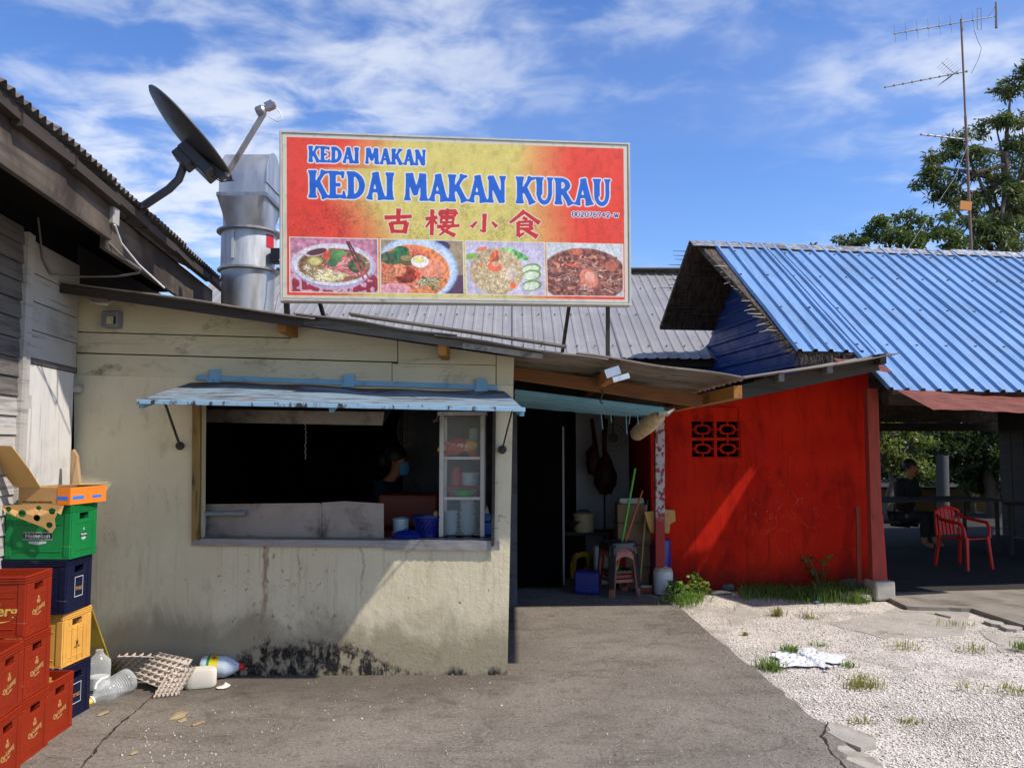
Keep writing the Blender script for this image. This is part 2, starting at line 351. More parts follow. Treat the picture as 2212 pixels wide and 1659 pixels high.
# awning: cracked pale-blue paint over grey weathered board
b = NB('cracked_blue_paint'); x, y, z = b.xyz()
n = b.noise(1, 8, .72, b.map((3.2, 26, 26)), .7); n2 = b.noise(3.4, 7, .7, b.map((.8, 1, 1)), .6)
c = b.mix(b.ramp(n, .50, .60), srgb(116, 136, 150), srgb(72, 66, 63))
c = b.mix(b.ramp(b.math('ADD', y, b.math('MULTIPLY', b.math('SUBTRACT', n2, .5), .6)), .42, .56), c, srgb(76, 68, 64))
c = b.mix(b.math('MULTIPLY', b.math('MULTIPLY', b.ramp(n2, .52, .68), b.ramp(x, 1.2, .3)), .9), c, srgb(124, 82, 46))
b.bump(n, .5, .006); M['awning'] = b.fin(c, .75)
b = NB('chipped_blue_edge'); n = b.noise(1, 7, .7, b.map((16, 5, 7)), .4); n2 = b.noise(1.6, 4, .6)
c = b.mix(b.ramp(b.math('ADD', n, b.math('MULTIPLY', n2, .25)), .66, .76), srgb(140, 176, 198), srgb(52, 54, 60)); b.bump(n, .3, .004); M['blue_edge'] = b.fin(c, .6)
M['blue_trim'] = mat('pale_blue_trim', srgb(124, 168, 190), .6, .15, dirt=srgb(60, 84, 98), dlo=.6, dhi=.75)
M['blue_plank'] = wood('dull_blue_planks', srgb(120, 176, 200), srgb(70, 110, 130), (1.4, 16, 16), amt=.6, rv=.2)

# ================================================================== GROUND
b = NB('soil_and_grit'); n = b.noise(.8, 6, .6); n2 = b.noise(30, 6, .7); v = b.vor(95, out='Color'); vd = b.vor(95)
c = b.mix(b.ramp(n, .35, .65), srgb(212, 202, 190), srgb(228, 219, 208)); sepc = b.n('ShaderNodeSeparateColor'); b.l(v, sepc.inputs[0])
c = b.mix(b.math('MULTIPLY', sepc.outputs[0], .4), c, srgb(160, 148, 132)); c = b.mix(b.ramp(vd, .5, .8), c, srgb(138, 126, 112))
c = b.mix(b.math('MULTIPLY', b.ramp(b.noise(1.7, 6, .65, b.map((1, 1, 1), (4, 2, 0)), .3), .48, .68), .7), c, srgb(140, 130, 116))
bn = b.bump(vd, .7, .007); b.bump(n2, .3, .006, bn); M['gravel'] = b.fin(c, .9)
g = MB().add([(-300, -60, -.02), (300, -60, -.02), (300, 500, -.02), (-300, 500, -.02)], [(0, 1, 2, 3)]).build('ground', M['gravel']); struct(g)

b = NB('old_concrete'); x, y, z = b.xyz(); n = b.noise(.9, 7, .62, None, .3); n2 = b.noise(6, 8, .7, None, .4); n3 = b.noise(46, 5, .7)
c = b.mix(b.ramp(n, .3, .7), srgb(108, 99, 88), srgb(130, 121, 109)); c = b.mix(b.math('MULTIPLY', b.ramp(n2, .45, .72), .6), c, srgb(78, 67, 54))
c = b.mix(b.math('MULTIPLY', b.ramp(b.noise(2.2, 6, .66, b.map((.6, 1.6, 1), (3, 3, 0))), .5, .7), .6), c, srgb(74, 63, 51))
gr = b.noise(170, 3, .7); c = b.mix(b.math('MULTIPLY', b.ramp(gr, .54, .66), .5), c, srgb(172, 166, 156)); c = b.mix(b.math('MULTIPLY', b.ramp(gr, .46, .34), .6), c, srgb(70, 62, 54))
oil = b.math('MULTIPLY', b.ramp(b.noise(1.3, 5, .6, b.map((1, 1, 1), (6, 9, 0)), .4), .60, .70), b.ramp(n2, .35, .6)); c = b.mix(b.math('MULTIPLY', oil, .55), c, srgb(62, 54, 46))
c = b.mix(b.math('MULTIPLY', b.ramp(n3, .52, .70), .55), c, srgb(158, 150, 138)); c = b.mix(b.math('MULTIPLY', b.ramp(n3, .47, .34), .6), c, srgb(58, 51, 44))
# damp oily strip against the kitchen wall
dm = b.math('MULTIPLY', b.ramp(b.math('ADD', y, b.math('MULTIPLY', n2, .7)), 5.15, 5.75), b.ramp(x, .4, -.6)); c = b.mix(b.math('MULTIPLY', dm, .6), c, srgb(66, 56, 47))
wv = b.n('ShaderNodeVectorMath', operation='ADD'); b.l(b.co, wv.inputs[0]); wc = b.n('ShaderNodeTexNoise'); wc.inputs['Scale'].default_value = 2.2; wc.inputs['Detail'].default_value = 6; b.l(b.co, wc.inputs['Vector']); wsc = b.n('ShaderNodeVectorMath', operation='SCALE'); wsc.inputs[3].default_value = .5; b.l(wc.outputs['Color'], wsc.inputs[0]); b.l(wsc.outputs[0], wv.inputs[1])
cr = b.vor(.55, 'DISTANCE_TO_EDGE', vec=wv.outputs[0]); cr2 = b.math('MULTIPLY', b.ramp(cr, .006, .001), b.ramp(b.noise(1.1, 3, .5, b.map((1, 1, 1), (9, 2, 0))), .44, .56))
c = b.mix(b.math('MULTIPLY', cr2, .35), c, srgb(58, 52, 46))
sp = b.vor(9); spk = b.vor(9, out='Color'); ss = b.n('ShaderNodeSeparateColor'); b.l(spk, ss.inputs[0])
c = b.mix(b.math('MULTIPLY', b.ramp(sp, .05, .03), b.ramp(ss.outputs[0], .8, .82)), c, srgb(176, 170, 160))
bn = b.bump(n3, .45, .006); bn = b.bump(n2, .35, .02, bn); b.bump(cr2, -.5, .012, bn) if False else None
M['concrete'] = b.fin(c, b.ramp(n2, .3, .7, .72, .95))
# apron: slab with an uneven broken right-hand edge
edge = [gnd(1392, 1281), gnd(1470, 1312), gnd(1560, 1388), gnd(1660, 1470), gnd(1752, 1545), gnd(1812, 1580), gnd(1852, 1630), gnd(1900, 1680)]
pts = []
for i in range(len(edge)-1):
    for k in range(6):
        p = edge[i].lerp(edge[i+1], k/6); pts.append((p.x+random.uniform(-.012, .012), p.y, 0.0))
poly = pts+[(1.95, 2.2, 0), (2.05, -12, 0), (-14, -12, 0), (-14, 11.6, 0), (1.45, 11.6, 0)]
g = MB().prism([(p[0], p[1], -.05) for p in poly], (0, 0, .05)).build('concrete_apron', M['concrete']); struct(g)
# joint that runs back to the left wall, a real groove of dirt
M['crack'] = mat('crack_dirt', srgb(44, 38, 32), .95, .4, scale=30, dirt=srgb(86, 78, 62), dlo=.55, dhi=.7)
def crack(path, w, par, name='crack'):
    m = MB(); L = []; Rr = []
    P = [gnd(*q) for q in path]; pp = []
    for i in range(len(P)-1):
        for k in range(7): pp.append(P[i].lerp(P[i+1], k/7))
    pp.append(P[-1])
    for i, p in enumerate(pp):
        d = (pp[min(i+1, len(pp)-1)]-pp[max(i-1, 0)]).normalized(); nn = Vector((-d.y, d.x, 0)); ww = w*random.uniform(.25, 1.2); off = random.uniform(-.5, .5)*w
        L.append(p+nn*(ww/2+off)+Vector((0, 0, .003))); Rr.append(p-nn*(ww/2-off)+Vector((0, 0, .003)))
    n = len(L); m.add(L+Rr, [(i, i+1, n+i+1, n+i) for i in range(n-1)])
    o = m.build(name, M['crack'], par); return o
apron = bpy.data.objects['concrete_apron']; ORG[apron.name] = Vector((0, 0, 0))
crack([(175, 1660), (222, 1600), (262, 1562), (300, 1530), (372, 1470)], .016, apron, 'joint')
crack([(1790, 1560), (1776, 1590), (1800, 1628), (1835, 1665)], .016, apron)

# flat concrete remnants in the gravel and the pavilion floor
M['slab'] = mat('pale_slab', srgb(168, 160, 148), .95, .2, scale=3, bump=.5, bscale=60, dirt=srgb(128, 118, 104), dscale=3, dlo=.5, dhi=.72)
def slab(px, h=.03, name='concrete_slab', z=0.0, m='slab'):
    P = [gnd(a, b_, z) for a, b_ in px]; q = []
    for i in range(len(P)):
        a, c_ = P[i], P[(i+1) % len(P)]
        for k in range(5):
            p = a.lerp(c_, k/5); q.append((p.x+random.uniform(-.03, .03), p.y+random.uniform(-.03, .03), z-h))
    return struct(MB().prism(q, (0, 0, h)).build(name, M[m]))
slab([(1790, 1345), (1960, 1312), (2100, 1318), (2078, 1372), (1900, 1378)], .03, z=-.0155)
slab([(2120, 1365), (2240, 1378), (2260, 1415), (2165, 1408)], .03, z=-.0150)
slab([(1590, 1300), (1650, 1330), (1580, 1350)], .022, z=-.0158)
fl = [(1886, 1276), (1960, 1312), (2100, 1316), (2212, 1352), (2330, 1392)]
P = [gnd(*q, .01) for q in fl]; q = []
for i in range(len(P)-1):
    for k in range(6):
        p = P[i].lerp(P[i+1], k/6); q.append((p.x, p.y+random.uniform(-.02, .02), -.05))
M['earth'] = mat('shade_dark_floor', srgb(38, 33, 28), .95, .25, scale=2.5, bump=.3, dirt=srgb(52, 45, 38), dscale=2, dlo=.45, dhi=.75)  # shade under the pavilion roof put into a dark floor colour
M['floor'] = mat('worn_slab', srgb(134, 126, 113), .92, .2, scale=2.5, bump=.35, dirt=srgb(98, 88, 76), dscale=2.4, dlo=.45, dhi=.72)
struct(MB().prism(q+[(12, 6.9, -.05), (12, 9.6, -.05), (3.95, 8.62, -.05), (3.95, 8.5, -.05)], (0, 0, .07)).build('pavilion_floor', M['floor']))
struct(MB().prism([(3.95, 8.6, -.05), (12, 9.58, -.05), (12, 17, -.05), (3.95, 17, -.05)], (0, 0, .062)).build('shaded_inner_floor', M['earth']))
struct(MB().prism([(-60, 17.0, -.05), (80, 17.0, -.05), (80, 60, -.05), (-60, 60, -.05)], (0, 0, .045)).build('shade_dark_ground', M['earth']))  # shade behind the pavilion put into a dark ground sheet
ORG['pavilion_floor'] = Vector((0, 0, 0))
# broken pieces along the edge
b = None
for k, (px, py, s_) in enumerate([(1838, 1590, .10), (1812, 1572, .06), (1830, 1620, .05), (1872, 1640, .08), (2040, 1325, .07), (2150, 1345, .08), (2185, 1356, .07)]):
    p = gnd(px, py); m = MB(); n = random.randint(5, 7)
    poly = [(p.x+s_*random.uniform(.7, 1.3)*math.cos(2*math.pi*i/n), p.y+1.6*s_*random.uniform(.7, 1.2)*math.sin(2*math.pi*i/n), -.03) for i in range(n)]
    o = m.prism(poly, (random.uniform(-.005, .005), 0, .03+random.uniform(.0, .01))).build('concrete_chunk', M['slab'], apron if px < 1900 else bpy.data.objects['pavilion_floor'])
# ================================================================== CREAM KITCHEN BUILDING
YK = 5.64; x0k = at(165, 900, YK).x; ROOF = lambda x: 2.177-.1467*x
kit = thing('kitchen_building', 'cream kitchen with a serving window and a low sloping sheet roof', 'building', (-3.0, YK, 0))
def kp(px, py, Y=YK): return at(px, py, Y)
wl = MB(); th = .12
def wallpiece(pxs, Y=YK, t=th):
    P = [kp(*q) for q in pxs]; P = [Vector((p.x, Y, max(p.z, -.02))) for p in P]; wl.prism(P, (0, t, 0))
sillL, sillR = 1168, 1178
wallpiece([(160, 806), (432, 815), (429, sillL), (424, 1460), (160, 1460)])
wallpiece([(429, sillL), (1066, sillR), (1062, 1460), (424, 1460)])
wallpiece([(1070, 832), (1109, 833), (1096, 1460), (1062, 1460), (1066, sillR)])
wallpiece([(432, 815), (1070, 832), (1070, 846), (432, 838)])
wall = wl.build('wall', M['cream'], kit)
# weatherboards above, one by one
def zb(x, y): return ((180+x/1.975)*.8729, (700+y/1.975)*.8729)
for q in ([(22, -30), (1062, 95), (1062, 268), (22, 238)], [(22, 243), (1068, 273), (1068, 96), (1587, 190), (1587, 386), (22, 340)],
          [(1591, 191), (2068, 278), (2068, 402), (1591, 394)], [(22, 346), (1560, 391), (1560, 489), (22, 451)], [(1563, 395), (2067, 405), (2067, 500), (1563, 491)],
          [(2071, 279), (2157, 295), (2153, 501), (2071, 500)]):
    P = [kp(*zb(*a)) for a in q]; P = [Vector((p.x, p.y, min(p.z, ROOF(p.x)-.03))) for p in P]; dy = random.uniform(-.004, .003)
    MB().prism([(p.x, YK-.008+dy, p.z) for p in P], (0, .03, 0)).build('board', M['cream_board'], kit, bevel=.002)
P = [kp(160, 690), kp(1105, 770), kp(1105, 835), kp(160, 812)]
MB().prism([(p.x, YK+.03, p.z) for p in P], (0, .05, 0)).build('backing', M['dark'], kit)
# corner stub and grey meter box
box = MB().box(kp(243, 691, YK-.05), (.115, .09, .115)).build('meter_box', mat('grey_box_plastic', srgb(120, 122, 128), .5, .1), kit, bevel=.012)
MB().box(kp(238, 692, YK-.10), (.045, .012, .05)).build('meter_window', mat('yellowed_label', srgb(190, 180, 130), .4, .3, scale=60), box)
MB().box(kp(248, 692, YK-.10), (.006, .014, .05)).build('meter_slot', M['black'], box)
MB().tube([kp(196, 650, YK-.03), kp(212, 655, YK-.10), kp(232, 657, YK-.13), kp(241, 650, YK-.04)], .012, 8).build('drip_loop', M['white'], kit, smooth=60)
# roof sheets, purlins, beam
def kroof(xa, xb, lift, y0=5.25, y1=10.6, mt='asbestos', wav=.012):
    O = Vector((xa, y0, ROOF(xa)+lift)); U = Vector((xb-xa, 0, ROOF(xb)-ROOF(xa))); V = Vector((0, y1-y0, 0))
    m = MB(); m.sheet(O, U, V, 10, 96, lambda a, b_: wav*math.sin(b_*(y1-y0)/.146*2*math.pi)+.006*math.sin(a*9+xa), Vector((.146, 0, 1)).normalized(), .009)
    return m.build('roof_sheet', M[mt], kit, smooth=50)
kroof(-3.12, -1.28, .0); kroof(-1.42, -.36, .02, 5.27); kroof(-.50, .62, .006, 5.24); kroof(.42, 1.51, .022, 5.25)
MB().bar((-1.05, 5.26, ROOF(-1.05)+.055), (.35, 5.26, ROOF(.35)+.05), .10, .012).build('ridge_strip', M['asbestos'], kit)
# timber edge board under the left part of the eave
MB().bar((-3.1, 5.30, ROOF(-3.1)-.045), (-1.36, 5.30, ROOF(-1.36)-.04), .03, .06).build('edge_board', M['wood_dark'], kit)
MB().bar((-1.36, 5.31, ROOF(-1.36)-.035), (-.32, 5.31, ROOF(-.32)-.03), .025, .045).build('edge_board', M['wood_old'], kit)
MB().bar((-.32, 5.31, ROOF(-.32)-.035), (.2, 5.31, ROOF(.2)-.03), .025, .035).build('edge_board', M['fibre_edge'], kit)
for px, py in ((610, 690), (955, 742), (1322, 806), (1592, 842)):
    p = at(px, py, 5.34); z = ROOF(p.x)-.03
    pu = MB().box((p.x, (5.32+9.6)/2, z-.045), (.055, 9.6-5.32, .085)).build('purlin', M['wood_orange'], kit, bevel=.003)
    if px == 1322:
        MB().box((p.x+.0, 5.300, z-.035), (.10, .006, .06), rot(0, R(-18), 0)).box((p.x+.05, 5.285, z-.075), (.11, .03, .035), rot(0, R(-16), 0)).build('bracket', M['alu'], pu, bevel=.002)
MB().bar((-.02, 6.0, 2.075), (1.39, 6.0, 1.862), .07, .095).build('beam', M['wood_brown'], kit, bevel=.004)
MB().bar((0.02, 7.6, 2.09), (1.45, 7.6, 1.89), .07, .095).build('beam', M['wood_dark'], kit)
MB().tube([(.645, 5.955, 1.945), (.66, 5.94, 1.92), (.65, 5.95, 1.89), (.64, 5.95, 1.86), (.66, 5.95, 1.84)], .006, 6).build('hook', M['iron'], kit)
# serving shutter propped open
h0, h1 = kp(415, 826), kp(1088, 847); o0, o1 = at(300, 866, 5.0), at(1131, 883, 5.0)
h0.y = h1.y = YK-.03
sh = MB(); n = ((h1-h0).cross(o0-h0)).normalized(); n = n if n.z > 0 else -n
awn = MB()
nu, nv = 40, 10
vs = []
for j in range(nv+1):
    for i in range(nu+1):
        a, b_ = i/nu, j/nv
        p = (o0.lerp(o1, a)).lerp(h0.lerp(h1, a), b_); vs.append(p+n*(.004*math.sin(a*23+b_*5)+.006*math.sin(a*7)))
fs = [(j*(nu+1)+i, j*(nu+1)+i+1, (j+1)*(nu+1)+i+1, (j+1)*(nu+1)+i) for j in range(nv) for i in range(nu)]
awn.add(vs, fs); q = len(vs); awn.add([p-n*.012 for p in vs], [f[::-1] for f in fs])
def ring(idx): awn.f.extend([(a, b_, q+b_, q+a) for a, b_ in zip(idx[:-1], idx[1:])])
ring(list(range(nu+1))); ring([nv*(nu+1)+i for i in range(nu+1)]); ring([j*(nu+1) for j in range(nv+1)]); ring([j*(nu+1)+nu for j in range(nv+1)])
me_o = awn.build('serving_shutter', M['awning'], None, smooth=40)
shut = me_o; shut.parent = kit; shut.data.transform(Matrix.Translation(-Vector((o0.x, 5.0, o0.z)))); shut.location = Vector((o0.x, 5.0, o0.z))-Vector(kit.location)
ORG[shut.name] = Vector((o0.x, 5.0, o0.z))
e = MB(); e.bar(o0+Vector((-.01, -.012, -.006)), o1+Vector((.01, -.012, -.006)), .022, .026).build('front_lath', M['blue_edge'], shut, bevel=.002)
MB().bar(o0+Vector((.01, .01, -.03)), h0+Vector((.01, 0, -.03)), .03, .03).bar(o1+Vector((-.01, .01, -.03)), h1+Vector((-.01, 0, -.03)), .03, .03).bar(o0.lerp(o1, .5)+Vector((0, .01, -.03)), h0.lerp(h1, .5)+Vector((0, 0, -.03)), .03, .03).build('shutter_frame', M['blue_plank'], shut)
a0, a1 = kp(425, 816, YK-.02), kp(1075, 838, YK-.02)
MB().bar(a0, a1, .03, .035).build('hinge_rail', M['blue_trim'], shut, bevel=.002)
for t in (.063, .507, .945):
    p = a0.lerp(a1, t); MB().box(p+Vector((0, -.018, .02)), (.075, .012, .075)).bar(p+Vector((-.045, -.03, -.022)), p+Vector((.045, -.03, -.022)), .02, .02).build('hinge', M['blue_trim'], shut, bevel=.003)
for (pa, Ya, pb) in (((357, 872), 5.15, (390, 963)), ((1106, 888), 5.15, (1085, 971))):
    A = at(*pa, Ya); B = at(*pb, YK-.02); B.y = YK-.03
    MB().tube([A, B], .009 if pa[0] < 700 else .006, 8).lathe([(0, -.02), (.026, -.015), (.03, 0), (.026, .015), (0, .02)], 12, B, rot(R(90), 0, 0)).build('stay_rod', M['iron'], shut, smooth=50)
# opening frame, sill
MB().bar(kp(426, 842, YK-.012), kp(424, 1166, YK-.012), .055, .03, (0, 1, 0)).build('window_jamb', mat('ochre_jamb', srgb(138, 112, 58), .7, .3, stretch=(6, 6, .7), dirt=srgb(60, 44, 26), dlo=.5, dhi=.7), kit)
MB().bar(kp(1069, 852, YK+.03), kp(1065, 1176, YK+.03), .02, .14, (0, 1, 0)).build('window_jamb', M['wood_dark'], kit)
def sill(pa, pb, h, y):
    A, B = kp(*pa), kp(*pb); m = MB()
    m.sheet(Vector((A.x, y, A.z)), Vector((B.x-A.x, 0, B.z-A.z)), Vector((0, 0, -h)), 30, 2, lambda a, b_: .003*math.sin(a*31)*math.sin(b_*3)+.002*math.sin(a*90), (0, -1, 0), .003)
    m.sheet(Vector((A.x, y, A.z)), Vector((B.x-A.x, 0, B.z-A.z)), Vector((0, .16, .0)), 12, 1, lambda a, b_: .001, (0, 0, 1), .003)
    return m.build('sill', M['sillmetal'], kit, smooth=30)
sill((416, 1163), (835, 1167), .046, YK-.020); sill((833, 1166), (1079, 1168), .062, YK-.026)
# inside: counter, side and back walls
MB().bx((-2.98, YK+.13, .0), (-.10, 6.35, .862)).build('counter', M['interior_shade'], kit)
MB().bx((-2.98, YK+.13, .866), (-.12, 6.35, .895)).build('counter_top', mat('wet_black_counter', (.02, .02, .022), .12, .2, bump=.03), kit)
MB().bx((-3.08, YK+.12, 0), (-3.0, 10.5, 2.5)).bx((-3.08, 10.5, 0), (-1.21, 10.58, 2.7)).bx((-1.12, 10.5, 0), (1.5, 10.58, 2.4)).bx((-1.21, 10.5, 0), (-1.12, 10.58, 1.66)).bx((-1.21, 10.5, 1.86), (-1.12, 10.58, 2.4)).build('inner_wall', M['interior_shade'], kit)
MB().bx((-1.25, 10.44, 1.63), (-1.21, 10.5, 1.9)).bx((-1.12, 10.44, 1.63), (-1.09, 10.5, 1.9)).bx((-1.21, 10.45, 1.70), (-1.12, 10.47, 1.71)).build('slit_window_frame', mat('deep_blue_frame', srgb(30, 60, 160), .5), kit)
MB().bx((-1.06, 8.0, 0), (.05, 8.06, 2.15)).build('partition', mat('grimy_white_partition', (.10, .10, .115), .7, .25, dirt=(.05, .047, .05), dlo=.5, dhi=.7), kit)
MB().bx((-.12, 6.9, 0), (-.03, 10.5, 2.15)).build('side_wall', M['interior_shade'], kit)
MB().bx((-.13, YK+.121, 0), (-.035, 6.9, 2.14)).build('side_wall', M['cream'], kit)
# stove back plate, hood, pipe
q = [(430, 1092), (692, 1089), (692, 1168), (428, 1164)]
MB().prism([at(*p, 5.80) for p in q], (0, .006, 0)).bar(at(430, 1091, 5.795), at(692, 1088, 5.795), .015, .012).build('back_plate', M['grimy'], kit)
q = [(695, 1088), (745, 1084), (829, 1089), (829, 1170), (695, 1168)]
MB().prism([at(*p, 5.79) for p in q], (0, .006, 0)).bar(at(695, 1087, 5.785), at(745, 1084, 5.785), .015, .01).bar(at(745, 1084, 5.785), at(829, 1089, 5.785), .015, .01).bar(at(693, 1089, 5.785), at(693, 1168, 5.785), .012, .012, (0, 1, 0)).build('back_plate', M['grimy'], kit)
MB().prism([at(436, 884, 6.3), at(830, 890, 6.3), at(826, 919, 6.3), at(438, 912, 6.3)], (0, .9, .25)).build('extractor_hood', M['grimy'], kit)
m = MB(); m.tube([at(432, 1110, 5.75), at(528, 1109, 5.75)], .017, 10).tube([at(441, 1111, 5.75), at(441, 1136, 5.75)], .016, 10).tube([at(514, 1109, 5.75), at(530, 1109, 5.75)], .022, 10).build('water_pipe', mat('grey_pvc', srgb(130, 134, 136), .5, .15), kit, smooth=50)
# plank ceiling flap over the doorway, ragged
for k in range(7):
    t0, t1 = k/7, (k+.93)/7
    f0, f1 = at(1112, 848, 6.3), at(1431+random.uniform(-4, 6), 886, 6.3); b0, b1 = at(1113, 880, 7.5), at(1395+random.uniform(-25, 10), 903, 7.5)
    m = MB(); N = 16; lo = []; hi = []
    for i in range(N+1):
        a = i/N; j = random.uniform(-.010, .012) if random.random() < .5 else 0
        j2 = random.uniform(-.05, .0) if random.random() < .3 else 0
        lo.append(f0.lerp(f1, a).lerp(b0.lerp(b1, a), t0+j)); hi.append(f0.lerp(f1, a).lerp(b0.lerp(b1, a), t1+j2))
    m.prism(lo+hi[::-1], (0, 0, .014)).build('flap_plank', M['blue_plank'], kit)
MB().bar(at(1112, 846, 6.28), at(1433, 885, 6.28), .02, .035).build('flap_lath', M['blue_plank'], kit)
for (px, py, dx, ln) in ((1298, 905, 4, 22), (1352, 902, 2, 36), (1362, 900, -3, 16), (1318, 900, 3, 12), (1376, 905, 3, 14)):
    MB().bar(at(px, py-14, 7.0), at(px+dx, py+ln, 7.0), .018, .006).build('hanging_splinter', M['blue_trim'], kit)

# ================================================================== LEFT TIMBER HOUSE
lxw = lambda Y: -2.26-.131*Y
DW = Vector((-.131, 1, 0)).normalized(); NWL = Vector((1, .131, 0)).normalized()
hou = thing('timber_house', 'old whitewashed timber house with a rusty corrugated eave at the left edge', 'building', (lxw(5.0), 5.0, 0))
def lw(Y, z, off=0.0):
    p = Vector((lxw(Y), Y, z))+NWL*off; return p
def lboard(Y0, Y1, z0, z1, off, t=.02, m='wood_whiteh', name='plank', tilt=.0):
    P = [lw(Y0, z0, off+tilt), lw(Y1, z0, off+tilt), lw(Y1, z1, off), lw(Y0, z1, off)]
    return MB().prism(P, -NWL*t).build(name, M[m], hou, bevel=.0015)
z = .02; k = 0
while z < 2.75:
    h = .113+random.uniform(-.006, .006); lboard(2.4, 4.76, z, z+h-.004, .0, .02, 'wood_old' if z > 1.75 else 'wood_whiteh', tilt=.012); z += h
for z0, z1 in ((2.07, 2.235), (2.24, 2.41), (2.415, 2.58), (2.585, 2.78)):
    lboard(4.87, 5.60, z0, z1, .0, .02, 'wood_whiteh', tilt=.006)
lboard(4.76, 4.80, .0, 2.8, .03, .05, 'wood_whiteh', 'door_post'); lboard(4.805, 4.865, .0, 2.8, .024, .05, 'wood_whiteh', 'door_post')
lboard(4.87, 5.58, 2.035, 2.066, .012, .05, 'wood_old', 'door_head')
door = lboard(4.875, 5.04, .02, 2.03, .006, .02, 'wood_white', 'door')
for a, c_ in ((5.043, 5.21), (5.213, 5.39), (5.393, 5.56)):
    P = [lw(a, .02, .006), lw(c_, .02, .006), lw(c_, 2.03, .006), lw(a, 2.03, .006)]
    MB().prism(P, -NWL*.02).build('plank', M['wood_white'], door, bevel=.0015)
MB().box(lw(4.872, 1.80, .012), (.02, .05, .08)).build('hinge', M['wood_whiteh'], door)
MB().box(lw(5.585, 1.93, .02), (.05, .07, .06)).build('latch_block', M['wood_whiteh'], door, bevel=.004)
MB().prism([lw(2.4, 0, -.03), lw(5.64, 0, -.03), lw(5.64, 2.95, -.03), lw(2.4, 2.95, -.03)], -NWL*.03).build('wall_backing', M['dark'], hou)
# eave: corrugated sheets over ragged battens over a fascia board
ce = -1.66
def le(Y, z, off=0.0): return Vector((ce-.131*Y, Y, z))+NWL*off
SL = math.tan(R(24)); UPS = (-NWL+Vector((0, 0, SL))).normalized(); NR = (NWL*SL+Vector((0, 0, 1))).normalized()
Ys = [2.3, 3.05, 3.8, 4.55, 5.3, 6.05, 6.8, 7.5]
M['zincrust'] = metal('rusted_zinc', (.16, .14, .13), .6, dirt=(.07, .045, .03), dlo=.4, dhi=.65, met=.4)
for k in range(len(Ys)-1):
    Y0, Y1 = Ys[k]-.04, Ys[k+1]; L = (Y1-Y0)*DW.length*1.009; nc = int(round(L/.0375/2)*2)
    O = le(Y0, 3.03+random.uniform(-.008, .008), random.uniform(-.01, .02)); U = le(Y1, 3.03)-le(Y0, 3.03)
    MB().sheet(O, U, UPS*2.6, nc*4, 3, lambda a, b_, L=L: .013*math.sin(a*L/.075*2*math.pi), NR, .003).build('roof_sheet', M['zincrust'], hou, smooth=60)
for k in range(9):
    Y0 = 2.3+k*.58; MB().bar(le(Y0, 2.965+random.uniform(-.012, .012), -.03), le(Y0+.62, 2.962+random.uniform(-.02, .02), -.03+random.uniform(-.015, .01)), .05, .05+random.uniform(-.015, .02)).build('batten', M['wood_dark'], hou)
def fasc(Ya, Yb, z0, z1, off):
    MB().prism([le(Ya, z0, off), le(Yb, z0, off), le(Yb, z1, off), le(Ya, z1, off)], -NWL*.03).build('fascia', M['fascia'], hou, bevel=.003)
fasc(2.2, 4.72, 2.735, 2.945, -.06); fasc(4.73, 7.4, 2.69, 2.93, -.10)
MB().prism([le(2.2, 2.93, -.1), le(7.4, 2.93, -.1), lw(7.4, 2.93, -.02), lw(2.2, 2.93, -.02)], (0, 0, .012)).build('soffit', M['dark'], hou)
MB().prism([lw(5.66, 0, -.03), lw(7.6, 0, -.03), lw(7.6, 2.95, -.03), lw(5.66, 2.95, -.03)], -NWL*.05).build('rear_wall', M['wood_dark'], hou)
jb = MB().box(at(243, 468, 4.70), (.05, .075, .10)).build('junction_box', mat('dirty_white_box', srgb(168, 166, 160), .5, .15, dirt=srgb(90, 84, 76)), hou, bevel=.005)
MB().tube([at(248, 486, 4.68), at(262, 525, 4.8), at(300, 572, 5.0), at(355, 622, 5.22)], .0055, 6).build('cable', M['white'], hou, smooth=80)
MB().tube([at(225, 515, 4.75), at(270, 560, 4.9), at(303, 582, 5.0), at(300, 590, 5.05), at(255, 597, 5.1), at(160, 598, 5.2), at(110, 592, 5.1), at(92, 560, 5.0), at(82, 470, 4.9)], .007, 6).build('cable', mat('grey_cable', srgb(110, 106, 100), .6), hou, smooth=80)
